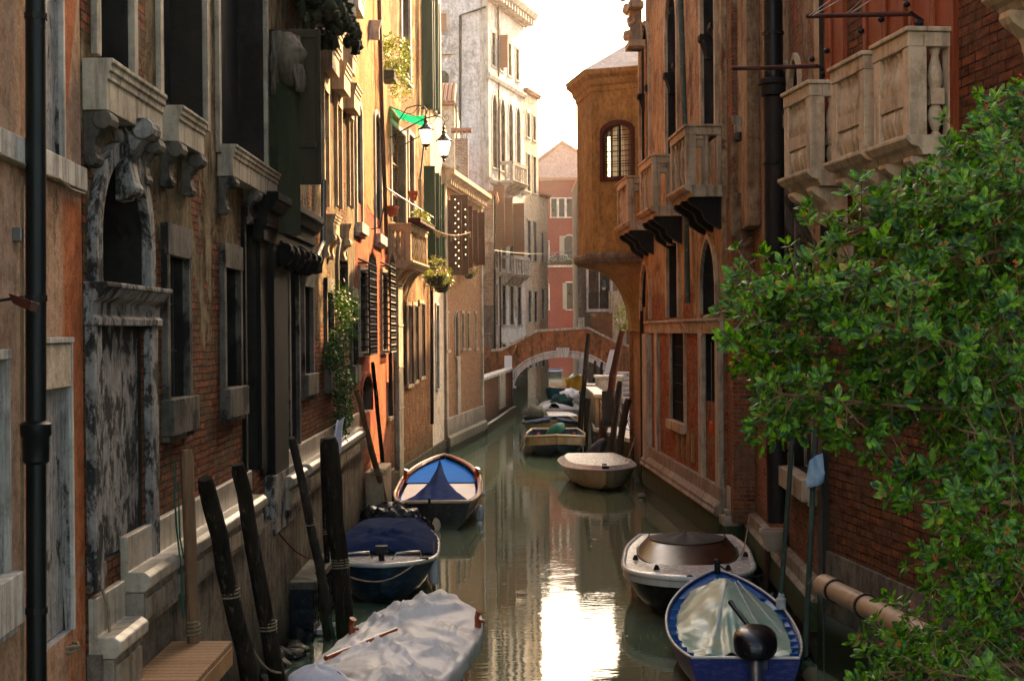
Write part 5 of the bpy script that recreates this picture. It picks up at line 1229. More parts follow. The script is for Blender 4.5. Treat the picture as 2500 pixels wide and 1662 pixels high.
# curved corbel under the bay: slices shrinking to the wall
m = MB(); n_ = len(pts); rows = []
for j in range(13):
    t = j / 12; s_ = 1 - math.sin(t * math.pi / 2) ** 1.0; z = zb0 - .24 - 1.9 * (1 - math.cos(t * math.pi / 2))
    rows.append([(3.62 + (x - 3.62) * s_ if 0 < i < 4 else x, y, z) for i, (x, y) in enumerate(pts)])
m.add([v for r_ in rows for v in r_], [(i * n_ + j, i * n_ + j + 1, (i + 1) * n_ + j + 1, (i + 1) * n_ + j) for i in range(12) for j in range(n_ - 1)])
m.v = [tuple(inv @ Vector(v)) for v in m.v]; m.build('corbel', M['bay'], bay, smooth=35)
for px, lab in ((1556, 0),):
    m = MB(); u = 1.0; m.tube([(u, .1, 4.9), (u, .1, .6)], .05, 8); m.build('drainpipe', M['piperust'], c3)
# --- carved palazzo
g2 = Frame((3.95, 26.8), (3.5, 36.95), 1)
c2 = g2.thing('carved_palazzo', 'tan and red palazzo with a row of three pale stone balconies and black pointed openings', 'palazzo')
U = [hole(g2, 1755, 1722, -150, 330, .5, 'round', -60), hole(g2, 1661, 1634, -60, 400, .45, 'round', 60), hole(g2, 1592, 1570, 40, 430, .4, 'round', 110)]
Gh = [hole(g2, 1753, 1716, 575, 765, .45, 'gothic', 700), hole(g2, 1660, 1634, 590, 775, .4), hole(g2, 1590, 1568, 640, 780, .35, 'gothic', 740)]
Gl = [hole(g2, 1754, 1722, 805, 985, .3), hole(g2, 1674, 1640, 800, 1035, .35)]
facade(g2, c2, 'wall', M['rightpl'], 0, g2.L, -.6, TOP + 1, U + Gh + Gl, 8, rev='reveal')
for i, h_ in enumerate(U):
    wn = window(g2, c2, h_, .14, .07, 'stonewarm', 'glasswarm', sill=False)
    m = MB(); z = g2.z((1755, 1661, 1592)[i], (52, 150, 205)[i])
    for u in (h_['u0'] + .0, h_['u1'] - .30): 
        b = MB(); b.prism([(-.44, z - .42), (-.02, z - .42), (.0, z - .3), (.06, z - .12), (.12, z - .06), (.12, z + .04), (-.44, z + .04)], 0, u + .004, u + .298); b.build('capital', M['stoneblack'], wn, bevel=.01)
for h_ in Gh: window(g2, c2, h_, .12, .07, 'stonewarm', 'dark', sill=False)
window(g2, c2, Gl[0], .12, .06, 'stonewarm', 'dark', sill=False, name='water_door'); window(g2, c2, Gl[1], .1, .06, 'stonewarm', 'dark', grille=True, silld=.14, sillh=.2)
zl = 4.62; m = MB(); cornice(g2, m, -.02, g2.L + .02, [(0, zl - .3), (.06, zl - .3), (.06, zl - .08), (.12, zl - .05), (.12, zl), (0, zl)]); m.build('string_course', M['stone'], c2, bevel=.01)
for k, (xn, xc, xf, yt, yb) in enumerate(((1767, 1677.5, 1638, 309, 457), (1649, 1593.6, 1563, 371, 502), (1580, 1533, 1508, 425, 539))):
    d_ = .67; u0 = g2.u(xc, d_); u1 = g2.u(xf, d_); u0 = max(u0, .03)
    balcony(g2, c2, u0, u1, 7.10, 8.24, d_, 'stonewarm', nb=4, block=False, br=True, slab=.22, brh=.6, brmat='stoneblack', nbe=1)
for px in (1611, 1722, 1766): 
    m = MB(); a = g2.u(px); g2.box(m, max(a - .02, .01), max(a - .02, .01) + .42, 0, .09, .8, zl - .3); m.build('pilaster', M['stone'], c2, bevel=.012)
m = MB(); a = g2.L - .75; g2.box(m, a, g2.L - .02, 0, .16, .8, zl - .32); m.build('pilaster', M['stone'], c2, bevel=.012)
m = MB(); cornice(g2, m, -.16, g2.L + .05, [(0, .92), (.2, .92), (.24, .98), (.2, 1.04), (.2, 1.10), (.14, 1.16), (.1, 1.2), (.1, 1.45), (0, 1.45)]); m.build('base_moulding', M['stonebase'], c2, bevel=.01)
m = MB(); g2.box(m, -.14, g2.L + .05, 0, .17, .45, .918); m.build('mossy_block', M['mossy'], c2, bevel=.015)
m = MB(); g2.box(m, -.05, g2.L, 0, .08, -.8, .448); m.build('wet_dark_base', M['wet'], c2, bevel=.02)
for k in range(4):
    a = g2.u(1690 - k * 12, .05, 1080); m = MB(); g2.box(m, a, a + .1, 0, .06, g2.z(1680, 1120), g2.z(1680, 1052)); m.build('batten', M['timber'], c2)
pipe(g2, c2, [(1655, -200), (1672, 310)], .06, 'copper', n=.14, clips=False); pipe(g2, c2, [(1675, 520), (1679, 740)], .06, 'copper', n=.14, clips=False)
# buttress strip at the near end of the palazzo with its moulded base
m = MB(); m.v = []; g2.box(m, -.45, -.01, -.9, -.1, -.8, TOP); m.build('end_pier', M['rightbr'], c2)
m = MB(); g2.box(m, -.62, -.17, -.85, .1, .0, .8); m.build('mossy_block', M['mossy'], c2, bevel=.02)
m = MB(); g2.box(m, -.60, -.165, -.85, .14, .8, .98); g2.box(m, -.52, -.163, -.85, .06, .98, 1.08); g2.box(m, -.48, -.161, -.85, 0, 1.08, 1.5); m.build('base_moulding', M['stone'], c2, bevel=.015)
roofslab(g2, c2, 0, g2.L, TOP + 1, .6, 8)
# overhanging carved window on its far end, against the sky
m = MB(); u1 = g2.L
for k in range(5): g2.box(m, u1 - .6 + k * .1, u1 + .25, .1, .5 - k * .02, 11.6 + k * 1.0, 11.75 + k * 1.0)
g2.box(m, u1 - .1, u1 + .2, .1, .4, 11.6, 17)
for k in range(14): m.blob((u1 + .1 + random.uniform(-.15, .25), .45 + random.uniform(-.1, .15), 12 + k * .35), .13, .13, .16, 7, 5, .5, 4)
m.build('carved_pinnacle', M['stonewarm'], c2)
# --- red brick house between, with the big black pipe
g1 = Frame((4.04, 18.62), (4.42, 26.8), 1)
c1 = g1.thing('red_brick_house', 'narrow red brick and tan plaster house with a thick black pipe on the right bank', 'house')
ch = [hole(g1, 1960, 1940, 128, 262, .2, 'gothic', 190), hole(g1, 1932, 1918, 150, 275, .2, 'gothic', 200), hole(g1, 1990, 1935, 930, 1170, .25, 'round', 990), hole(g1, 1993, 1962, 620, 720, .2)]
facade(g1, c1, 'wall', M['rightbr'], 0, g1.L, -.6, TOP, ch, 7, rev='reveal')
for h_ in ch[:2]: window(g1, c1, h_, .1, .06, 'stonewarm', 'dark', sillh=.2)
window(g1, c1, ch[2], .1, .06, 'stonewarm', 'glass', mun=(2, 2), sillh=.28, silld=.22, munmat='stone')
window(g1, c1, ch[3], .08, .05, 'stonewarm', 'dark')
m = MB(); a, b_ = g1.u(1858), g1.u(1793); g1.box(m, a, b_, 0, .22, g1.z(1840, 560), TOP); m.build('plaster_strip', M['rightpl'], c1, bevel=.01)
m = MB(); a, b_ = g1.u(1842), g1.u(1800); g1.box(m, a, a + .9, .0, .4, .9, g1.z(1840, 470)); m.build('flue', M['rightbr'], c1, bevel=.02)
m = MB(); g1.box(m, a + 1.1, a + 1.35, 0, .35, g1.z(1840, 470) , TOP); m.build('stone_shaft', M['stone'], c1, bevel=.03)
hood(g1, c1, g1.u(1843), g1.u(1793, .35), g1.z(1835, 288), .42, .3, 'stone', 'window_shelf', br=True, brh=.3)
for px, w_ in ((1940, .16), (1965, .18)): m = MB(); u = g1.u(px); g1.box(m, u, u + w_, 0, .12, 4.9, 6.6); m.build('grey_pilaster', M['stonedark'], c1, bevel=.01)
pipe(g1, c1, [(1884, -300), (1888, 210)], .15, 'pipeblack', n=.22); pipe(g1, c1, [(1888, 225), (1898, 1275)], .155, 'piperust', n=.22, joints=[(1888, 215)])
m = MB(); cornice(g1, m, 0, g1.L, [(0, .84), (.2, .84), (.2, .86), (.12, .9), (.12, 1.08), (.0, 1.1)]); m.build('plinth', M['stonebase'], c1, bevel=.008)
m = MB(); g1.box(m, 0, g1.L, 0, .198, .45, .838); m.build('mossy_block', M['mossy'], c1, bevel=.012)
m = MB(); g1.box(m, 0, g1.L, 0, .1, -.8, .448); m.build('wet_dark_base', M['wet'], c1, bevel=.02)
m = MB(); m.tube([g1.hit(1950, 470, .3)[0:1][0:0] or (g1.u(1950, .3), .45, g1.z(1950, 480, .3)), (g1.u(2000, .1), .1, g1.z(2000, 620, .1))], .045, 8); m.build('strut', M['board'], c1)
roofslab(g1, c1, 0, g1.L, TOP, .5, 7)
m = MB()
for k in range(60):
    u = random.uniform(0, g1.L); m.blob((u, random.uniform(.12, .5), random.uniform(-.05, .12)), random.uniform(.08, .22), random.uniform(.08, .2), random.uniform(.06, .16), 7, 5, .5, 3)
for k in range(30):
    u = random.uniform(0, g2.L); p = g2.w(u, random.uniform(.1, .3), random.uniform(-.06, .04))
    # same rock toe continues under the palazzo
ro = thing('rock_toe', 'wet weedy rocks at the foot of the red brick house', 'rocks', g1.a, g1.rot); m.build('rocks', M['weed'], ro, smooth=60)
ro['kind'] = 'stuff'
# --- large brick house, nearest on the right
g0 = Frame((7.2, -8), (4.03, 18.6), 1)
c0 = g0.thing('balcony_brick_house', 'large dark brick house with red shutters and white balustrade balconies at the right edge', 'house')
Z2 = 6.4
def hz(xa, xb, ya, yb, **k): return hole(g0, xa, xb, ya, yb, **k)
sh = [hz(2073, 2000, -400, 330, d=.2), hz(2222, 2120, -400, 330, d=.2), hz(2345, 2232, -400, 330, d=.2)]
lw = [hz(2075, 2037, 640, 700, d=.3), hz(2230, 2190, 860, 960, d=.3), hz(2400, 2330, 850, 1010, d=.3)]
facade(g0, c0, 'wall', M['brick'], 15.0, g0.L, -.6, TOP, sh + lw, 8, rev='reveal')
for h_ in sh:
    m = MB(); a, b_ = h_['u0'], h_['u1']
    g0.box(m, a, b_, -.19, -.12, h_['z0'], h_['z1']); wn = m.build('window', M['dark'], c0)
    k = 2
    for i in range(k):
        aa, bb_ = a + (b_ - a) * i / k + .008, a + (b_ - a) * (i + 1) / k - .008; m = MB()
        g0.box(m, aa, bb_, -.02, .03, h_['z0'] + .02, h_['z1']); g0.box(m, aa, aa + .1, .03, .055, h_['z0'] + .02, h_['z1']); g0.box(m, bb_ - .1, bb_, .03, .055, h_['z0'] + .02, h_['z1'])
        m.build('shutter', M['redshut'], wn, bevel=.006)
        for zz_ in (7.9, 9.2):
            m = MB(); m.blob((bb_ - .05, .09, zz_), .035, .04, .035, amp=0); m.build('shutter_knob', M['iron'], wn, smooth=True)
for h_ in lw: window(g0, c0, h_, .14, .06, 'stonewarm', 'dark', lintel=.2)
for k, (xc, xf) in enumerate(((1979, 1915), (2111, 2030), (2221, 2133))):
    d_ = .5; ua, ub = g0.u(xc, d_), g0.u(xf, d_)
    balcony(g0, c0, ua - .0, ub, 6.34, 7.44, d_, 'stonecream', nb=5, block=True, br=True, slab=.2, brh=.45, nbe=1)
balcony(g0, c0, g0.u(2510, .5) - 1.0, g0.u(2425, .5), 7.3, 8.4, .5, 'stonecream', nb=7, block=True)
m = MB(); g0.box(m, 15.0, g0.L - .02, 0, .05, .75, 1.55); m.build('rendered_base', M['roughplinth'], c0)
m = MB(); g0.box(m, 15.0, g0.L - .02, 0, .07, -.8, .748); m.build('wet_dark_base', M['wet'], c0)
m = MB(); g0.box(m, g0.L - .2, g0.L, 0, .09, -.5, TOP - .2); m.build('corner_strip', M['wet'], c0)
roofslab(g0, c0, 15.0, g0.L, TOP, .5, 8)
# beige pipe lying along the wall
p0, p1 = D(2012, 1428, 17.2), D(2215, 1530, 14.0)
q = thing('plastic_drain', 'thick beige plastic pipe running along the foot of the dark brick house', 'pipe', p0)
d = p1 - p0; m = MB(); m.tube([(0, 0, 0), d * .16], .135, 18); m.tube([d * .16, d * 1.3], .118, 18); m.build('tube', M['plastic'], q, smooth=50)
for t in (.16, .55): m = MB(); m.tube([d * t, d * (t + .012)], .14, 18); m.build('clip', M['iron'], q)
# rusty clothes rods sticking out over the canal
for k, (x0, x1, y, fr, n_, lab) in enumerate(((1790, 1996, 168, g0, 1.0, 'rusty clothes rod across the black pipe'), (1972, 2225, 40, g0, .8, 'rusty clothes rod above the first white balcony'))):
    p, r_ = D(x0, y, 19.6 if k == 0 else 16.8), D(x1, y - 6, 18.4 if k == 0 else 14.9)
    q = thing('clothes_rod', lab, 'clothes rod', p, 0, 'rusty clothes rods on the brick house'); m = MB(); m.tube([(0, 0, 0), r_ - p], .028, 8); m.build('rod', M['rust'], q)
    m = MB(); m.tube([r_ - p, r_ - p + Vector((.12, 0, -.08))], .02, 6); m.blob(r_ - p + Vector((.08, 0, -.1)), .05, .05, .04, amp=.1); m.build('hook', M['iron'], q)
q = thing('clothes_lines', 'pale clothes lines slanting up from the rod above the first white balcony', 'clothes lines', D(1976, 40, 16.7)); m = MB()
for x0, x1, y1 in ((1976, 2035, -5), (1984, 2060, -5), (2062, 2110, -5), (2068, 2135, -5)):
    p, r_ = D(x0, 38, 16.6), D(x1, y1, 15.6); m.tube([p - q.location, r_ - q.location + (r_ - p) * .6], .006, 4)
m.build('line', M['fender'], q)
# planter on the plinth
p = D(1891, 1292, 21.9); q = thing('pot_planter', 'round pale plastic planter fixed low on the red brick house under the black pipe', 'planter', (p.x, 21.9, p.z - .33))
m = MB(); m.lathe((0, 0, 0), [(.11, 0), (.15, .04), (.21, .27), (.24, .28), (.24, .33), (.2, .33), (.18, .26)], 24); m.build('bowl', M['pot'], q, smooth=45)
m = MB(); m.lathe((0, 0, .25), [(.19, 0), (.1, .02)], 16); m.build('soil', M['dark'], q)
# orange float hanging on the palazzo
u, z = g2.hit(1738, 1045, .25); q = g2.thing('orange_float', 'small orange float hanging on a line in front of the palazzo water door', 'float'); q.location = g2.w(u, .25, z)
m = MB(); m.tube([(0, 0, .12), (0, 0, .1), (0, 0, -.1), (0, 0, -.13)], [.02, .05, .05, .02], 10); m.build('float_body', M['orangeplastic'], q, smooth=40)
m = MB(); m.tube([(0, 0, .12), (0, 0, 1.6)], .006, 4); m.build('line', M['rope'], q)
# wires on the palazzo
for k, P in enumerate(([(1657, 760), (1664, 790), (1680, 812)], [(1705, 775), (1725, 785), (1740, 800), (1775, 810), (1800, 880), (1842, 915)])):
    q = g2.thing('wall_cable', ['short pale wire hooked over the ledge beside the middle opening', 'long pale wire drooping across the flank of the palazzo'][k], 'cable'); m = MB(); m.tube([(g2.u(x, .2), .2, g2.z(x, y, .2)) for x, y in P], .009, 5); m.build('cable_line', M['rope'], q)
# ---------------------------------------------------------------- ground and water
def sheet(name, pts, z, mat, sub=None):
    m = MB(); m.add([(x, y, z) for x, y in pts], [tuple(range(len(pts)))]); o = m.build(name, mat, fix=False); return tag(o, kind='structure')
sheet('canal_water', [(-60, -40), (60, -40), (60, 400), (-60, 400)], 0, M['water'])
gm = surf('paving_ground', '#6a6258', '#585048', 2, rough=.9)
sheet('left_ground', [(-900, -40), (-10.2, -40), (-10.2, 900), (-900, 900)], .8, gm)
sheet('right_ground', [(12.5, -40), (900, -40), (900, 900), (12.5, 900)], .8, gm)
sheet('far_ground', [(-60, 160), (60, 160), (60, 900), (-60, 900)], .81, gm)
sheet('canal_bed', [(-900, -40), (900, -40), (900, 900), (-900, 900)], -2.5, gm)
# ---------------------------------------------------------------- mooring posts
def post(label, top, bot, r, mat, name='mooring_post', grp='wooden mooring posts in the canal', n=10, cut=True, bend=0, wob=.06, rt=None):
    """top: (px, py, Y) bot: (px, py, Y) photograph rows; continued below the water"""
    a, b = D(*top), D(*bot); d = b - a
    if b.z > -.6: b = a + d * ((a.z + .7) / (a.z - b.z))
    o = thing(name, label, 'post', b, 0, grp); a = a - b; m = MB(); K = 12; P = []; Rr = []
    side = Vector((1, 0, 0)) * bend
    for i in range(K + 1):
        t = i / K; P.append(a * t + side * math.sin(t * math.pi) + Vector((mnoise.noise(a * t * 1.7 + b), mnoise.noise(a * t * 1.3 + b * 2), 0)) * r * .35)
        Rr.append((r * (1 - t) + (rt or r * .86) * t) * (1 + .08 * mnoise.noise(a * t * 2.5 + b)))
    if cut: Rr[-1] *= .8; P.insert(-1, P[-1] - a.normalized() * .09); Rr.insert(-1, (rt or r * .86))
    m.tube(P, Rr, n, wob=wob); m.build('shaft', M[mat], o, smooth=55); return o
post('pale brown knotty mooring post standing through the wooden dock', (455, 1098, 13.2), (477, 1700, 13.25), .062, 'woodbrown', rt=.058)
post('dark round-topped post, first of the leaning pair beside the dock', (503, 1168, 13.9), (617, 1690, 15.0), .108, 'wooddark', rt=.082)
post('dark leaning post, second of the pair and nearer the palace blocks', (579, 1132, 15.3), (678, 1662, 16.0), .105, 'wooddark', rt=.078)
post('slim bent post with a cord tied round it behind the dark pair', (713, 1068, 19.3), (792, 1515, 20.5), .085, 'wood', bend=.06, rt=.055)
post('thickest black post, square topped, beside the navy covered boat', (803, 1068, 20.0), (850, 1580, 20.3), .135, 'wooddark', rt=.115)
post('thin black stake close behind the thickest black post', (788, 1070, 21.6), (797, 1330, 22.0), .05, 'wooddark', rt=.045)
post('long light brown leaning post in front of the red house', (870, 950, 29.0), (945, 1245, 31.5), .085, 'woodbrown', rt=.055)
post('long thin dark leaning pole in front of the red house door', (910, 885, 31.8), (942, 1215, 33.5), .055, 'wooddark', rt=.045)
post('tall near-black post before the bridge arch, beside the cream boat', (1437, 815, 57), (1414, 1070, 57), .12, 'wooddark', rt=.085)
post('shorter black stake just behind the tall near-black post', (1432, 972, 54), (1430, 1080, 54), .09, 'wooddark')
post('short dark stake against the sunlit quay parapet', (1440, 972, 50.5), (1430, 1100, 50.5), .06, 'wooddark')
post('very tall reddish leaning post draped with a dark cloth', (1522, 790, 49), (1464, 1090, 49.3), .17, 'woodred', rt=.11)
post('grey green leaning post, left of the two short ones by the quay', (1516, 930, 46.3), (1486, 1125, 46.3), .115, 'wood', rt=.10)
post('grey green leaning post, right of the two short ones by the quay', (1533, 973, 44.8), (1507, 1125, 44.8), .115, 'wood', rt=.11)
post('slim black stake under the bridge arch on the left', (1453, 880, 69), (1450, 935, 69), .08, 'wooddark'); post('slim black stake under the bridge arch on the right', (1469, 883, 69), (1467, 925, 69), .08, 'wooddark')
post('thin rusty stake in front of the pilaster base on the right', (1843, 1130, 26), (1824, 1372, 26), .05, 'woodred', n=8); post('second thin rusty stake, in front of the pale planter', (1874, 1315, 22.4), (1865, 1480, 22.4), .055, 'woodred', n=8)
post('weathered grey stump with a cord at the bottom left corner', (135, 1330, 10.6), (165, 1750, 10.6), .10, 'wood', rt=.03, n=12)
for k, (t, b, r) in enumerate((((1950, 850, 19.4), (1907, 1452, 19.6), .034), ((2000, 850, 18.2), (1966, 1600, 18.2), .036))):
    a, c = D(*t), D(*b); q = thing('metal_pole', ['thin grey metal pole with a white insulator at its foot', 'thin grey metal pole holding the pale blue cloth'][k], 'pole', c, 0, 'thin metal poles on the right'); m = MB(); m.tube([(0, 0, 0), a - c], r, 10); m.build('shaft', M['alu'] if 0 else M['copper'], q, smooth=50)
    if k == 0:
        m = MB(); m.lathe((0, 0, -.2), [(.03, 0), (.07, .02), (.07, .15), (.045, .17), (.045, .2), (.03, .24)], 14); m.build('insulator', M['fender'], q, smooth=40)
        m = MB(); m.tube([(0, 0, -.2), (0, 0, -.95)], .014, 6); m.build('rod', M['iron'], q)
# rope turns and collars on some posts, and mooring lines
for o in [x for x in list(col.objects) if x.get('category') == 'post'][:7]:
    sh_ = [c for c in o.children if c.name.startswith('shaft')][0]; vs = [v.co for v in sh_.data.vertices]; zt = max(v.z for v in vs); z = zt * random.uniform(.45, .7)
    near = [v for v in vs if abs(v.z - z) < zt / 10]; cx = sum(v.x for v in near) / len(near); cy = sum(v.y for v in near) / len(near); zc = sum(v.z for v in near) / len(near); r_ = sorted(math.hypot(v.x - cx, v.y - cy) for v in near if abs(v.z - zc) < .2)[0] if 0 else (.075 if 'thickest' not in o['label'] else .13); near2 = sorted(vs, key=lambda v: abs(v.z - z))[:10]; cx = sum(v.x for v in near2) / 10; cy = sum(v.y for v in near2) / 10; zc = sum(v.z for v in near2) / 10; r_ = sum(math.hypot(v.x - cx, v.y - cy) for v in near2) / 10 * 1.04
    m = MB(); m.tube([(cx + (r_ + .004) * math.cos(a * .7), cy + (r_ + .004) * math.sin(a * .7), zc + .012 * a * .35 - .05) for a in range(36)], .010, 5); m.build('rope_turns', M['rope'], o)
def moorline(label, a, b, sag=.25, mat='rope'):
    q = thing('mooring_line', label, 'rope', a, 0, 'mooring lines'); e = b - a; m = MB(); m.tube([e * t - Vector((0, 0, sag * math.sin(math.pi * t))) for t in [i / 10 for i in range(11)]], .013, 5); m.build('line_strand', M[mat], q)
moorline('pale line from the thickest black post down to the navy covered boat', Vector((-2.5, 20.3, 1.0)), Vector((-1.5, 23.6, .68)))
moorline('green line from the black and blue boat to the wall', D(958, 1225, 32.2), D(905, 1180, 33), .3, 'greenrope')
moorline('dark line from the bow of the bright blue boat to the rusty stake', Vector((3.0, 21.1, .95)), D(1866, 1400, 22.2), .12, 'greycloth')
moorline('pale line from the amber screened boat to the wall ledge', Vector((3.7, 23.4, .7)), Vector((4.2, 25.5, 1.1)), .15)
moorline('pale line from the beige lidded boat to the quay', Vector((2.9, 39.6, .6)), Vector((3.55, 41.5, 1.3)), .2)
moorline('pale line from the grey tarpaulin boat to the first dark leaning post', Vector((-2.55, 15.6, .7)), Vector((-2.8, 15.0, 1.2)), .1)
# pale blue cloth on the pole
p = D(1990, 1150, 18.1); q = thing('blue_cloth', 'pale blue and white crumpled cloth caught on the metal pole', 'cloth', p); q.scale = (.7, .7, .7)
P = [(-.12, 0, .10), (.02, -.04, .25), (.17, 0, .2), (.18, .02, .02), (.1, -.02, -.2), (.03, .02, -.3), (-.02, 0, -.1), (-.1, .03, -.02)]
m = MB()
m.grid(10, 10, lambda a, b: ((a - .5) * (.36 - .2 * abs(b - .3)), .05 * math.sin(a * 7 + b * 4) - .06, (b - .5) * .52 + .12 * (a - .5) + .04 * math.sin(b * 9)))
o = m.build('fabric', M['blueplastic'], q, smooth=True); sm = o.modifiers.new('thickness', 'SOLIDIFY'); sm.thickness = .006
# cloth on the tall reddish post
p = D(1488, 975, 48.9); q = thing('draped_cloth', 'dark grey cloth tied round the very tall reddish post', 'cloth', p)
m = MB(); m.grid(22, 10, lambda a, b: ((.22 + .05 * math.sin(a * 31) + .12 * (1 - b)) * math.cos(a * 6.283) + (1 - b) * .12, (.22 + .05 * math.sin(a * 25)) * math.sin(a * 6.283), (b - .75) * 1.15 + .12 * math.sin(a * 12) * (1 - b)))
m.build('fabric', M['greycloth'], q, smooth=True)
# ---------------------------------------------------------------- boats
def boat(label, stern, bow, beam, sheer=(.5, .42, .75), depth=.12, hull='boatblue', grp=None, cat='boat', transom=.8, rail='rubrail', fl=.62, vb=1.0, inside=None, bfull=.5, name='moored_boat', roundbow=.0, railr=.03):
    """stern, bow: plan points. beam: greatest width. sheer: gunwale height at stern, middle, bow. Local +y runs to the bow"""
    s, b = Vector((*stern, 0)), Vector((*bow, 0)); L = (b - s).length; rot = math.atan2(b.y - s.y, b.x - s.x) - math.pi / 2
    o = thing(name, label, cat, s, rot, grp)
    def hb(t):
        m_ = bfull
        if t < m_: v = transom + (1 - transom) * math.sin(t / m_ * math.pi / 2)
        else: x = (t - m_) / (1 - m_); v = max(roundbow * (1 - x ** 6), (1 - x ** 2.1)) if roundbow == 0 else (1 - x ** (2.1 + roundbow * 4)) ** .8
        return beam / 2 * max(v, .0)
    def sh(t): return sheer[0] * (1 - t) * (1 - 2 * t) + 4 * sheer[1] * t * (1 - t) + sheer[2] * t * (2 * t - 1)
    def keel(t): return -depth + (sheer[2] * .55) * max(0, (t - .78) / .22) ** 2.2
    def sec(t, q, off=0, zo=0):
        h = max(hb(t) - off, .004); z1, z0 = sh(t) - zo, keel(t) + off * .6; a = abs(q)
        x = h * (fl + (1 - fl) * a) * min(1, (a / .55) ** .8) if t < .97 else h * a
        z = z0 + (z1 - z0) * (max(0, (a - .25) / .75)) ** 1.1 if a > .25 else z0
        return Vector((math.copysign(x, q), L * t, z))
    nt_, nq = 26, 16
    m = MB(); m.grid(nt_, nq, lambda a, c: sec(a, c * 2 - 1))
    m.add([sec(0, j / nq * 2 - 1) for j in range(nq + 1)], [tuple(range(nq + 1))])
    m.grid(nt_, nq, lambda a, c: sec(min(a, .985), c * 2 - 1, .05, .0) )
    m.add([sec(0, j / nq * 2 - 1, .05) + Vector((0, .05, 0)) for j in range(nq + 1)], [tuple(range(nq + 1))])
    hullo = m.build('hull', M[hull], o, smooth=38, fix=False)
    m = MB(); P = [Vector((hb(i / 30) - .015, L * i / 30, sh(i / 30) + .005)) for i in range(31)]; Q = [Vector((-v.x, v.y, v.z)) for v in reversed(P[:-1])]
    m.tube(P + Q + [P[0]], railr, 8, cap=False); m.build('gunwale', M[rail], o, smooth=50)
    return o, hb, sh, L, sec
CRE = []
def cover(o, hb, sh, L, t0, t1, rise, mat, name='cover', over=.03, drop=.08, amp=.05, fold=2.2, nu=46, nv=30, seed=0, ridge=1.6, ext=0, thick=.012, creases=None):
    """tarpaulin draped between the gunwales; rise(t) is the height of its ridge above them"""
    def fn(a, c):
        t = t0 + (t1 - t0) * a; q = c * 2 - 1; h = hb(min(t, 1)) + over; k = abs(q)
        if k > .88: e = (k - .88) / .12; x = h; z = sh(t) + .03 - drop * e + .02 * math.sin(t * 60 + seed)
        else:
            x = h * k / .88; z = sh(t) + .03 + rise(t) * (1 - (k / .88) ** ridge)
        p = Vector((math.copysign(x, q), L * t, z)); nn = Vector((p.x * fold * 1.2, p.y * fold * .55 + p.x * .8, seed))
        f = mnoise.fractal(nn, 1.0, 2.0, 5) ; g = 1 - abs(mnoise.noise(nn * 1.7 + Vector((5, 1, 0)))) * 2.2
        w_ = 1 if k < .8 else .4
        if creases:
            for (cx, cy, ca, cl, cw, chh) in creases:
                dx, dy = p.x - cx, p.y - cy; al = dx * math.cos(ca) + dy * math.sin(ca); ac = -dx * math.sin(ca) + dy * math.cos(ca) + .05 * math.sin(al * 5 + cx * 9)
                if abs(al) < cl: p.z += w_ * chh * math.exp(-(ac / cw) ** 2) * (1 - (al / cl) ** 2)
        p.z += (f * amp + g * amp * .7) * w_; p.x += f * amp * .25
        return p
    m = MB(); m.grid(nu, nv, fn); ob = m.build(name, M[mat], o, smooth=True, fix=False)
    s = ob.modifiers.new('thickness', 'SOLIDIFY'); s.thickness = thick; s.offset = 1; return ob
def forcola(o, x, y, z, s=1):
    m = MB(); m.tube([(x, y, z - .08), (x + .02, y, z + .06), (x, y + .02, z + .14), (x + .035, y, z + .22)], [.05 * s, .045 * s, .03 * s, .045 * s], 8); m.tube([(x, y, z + .1), (x + .1 * s, y + .03, z + .09)], [.03, .02], 6); return m.build('oarlock', M['varnish'], o, smooth=40)
GB = 'boats moored along the canal'
# 1 grey tarpaulin boat, bottom left
o, hb, sh, L, sec = boat('boat under a crumpled grey white tarpaulin, nearest on the left', (-1.98, 13.3), (-.98, 19.6), 1.62, (.62, .55, .72), .1, 'boatblack', GB, rail='varnish', transom=.75, bfull=.5, roundbow=.6)
cover(o, hb, sh, L, .0, .985, lambda t: .16 + .05 * math.sin(t * 6), 'greytarp', amp=.018, creases=[(random.uniform(-.8, .8), random.uniform(0, L), random.choice((1.1, 1.5, 1.9, 2.3, .7)) + random.uniform(-.3, .3), random.uniform(.5, 1.5), random.uniform(.012, .045), random.choice((1, 1, 1, -.7)) * random.uniform(.022, .075)) for _ in range(64)], fold=1.2, nu=110, nv=70, drop=.2, over=.035)
for s_, t in ((-1, .70), (1, .78)): forcola(o, s_ * (hb(t) - .03), L * t, sh(t) + .03)
q_ = D(795, 1625, 14.6)
q = thing('wrapped_outboard', 'outboard motor wrapped in white cloth at the stern of the grey tarpaulin boat', 'outboard motor', (-1.98, 14.3, .45))
m = MB(); m.grid(30, 22, lambda a, b: ((.27 + .02 * mnoise.noise(Vector((a * 9, b * 9, 0))) + .012 * math.sin(b * 30 + a * 8)) * math.sin(math.pi * (b * .82)) * math.cos(a * 6.283) * (1.25 if 1 else 1), (.27) * math.sin(math.pi * (b * .82)) * math.sin(a * 6.283), .62 - .55 * (1 - math.cos(math.pi * b * .55)) + .02 * math.sin(a * 19)))
m.build('cloth_wrap', M['whitecloth'], q, smooth=True)
m = MB(); m.tube([(.02, -.12, .15), (.02, -.14, -.5)], .15, 12); m.build('cowl', M['boatnavy'], q, smooth=40)
m = MB(); m.tube([(0, -.15, -.3), (0, -.15, -.9)], .06, 8); m.build('leg', M['motor'], q)
q = thing('long_oar', 'thin wooden oar pushed under the crumpled grey tarpaulin', 'oar', D(795, 1606, 16.2)); e = D(968, 1535, 17.6)
m = MB(); m.tube([(0, 0, 0), e - q.location], [.03, .022], 8); m.build('oar_shaft', M['varnish'], q, smooth=50)
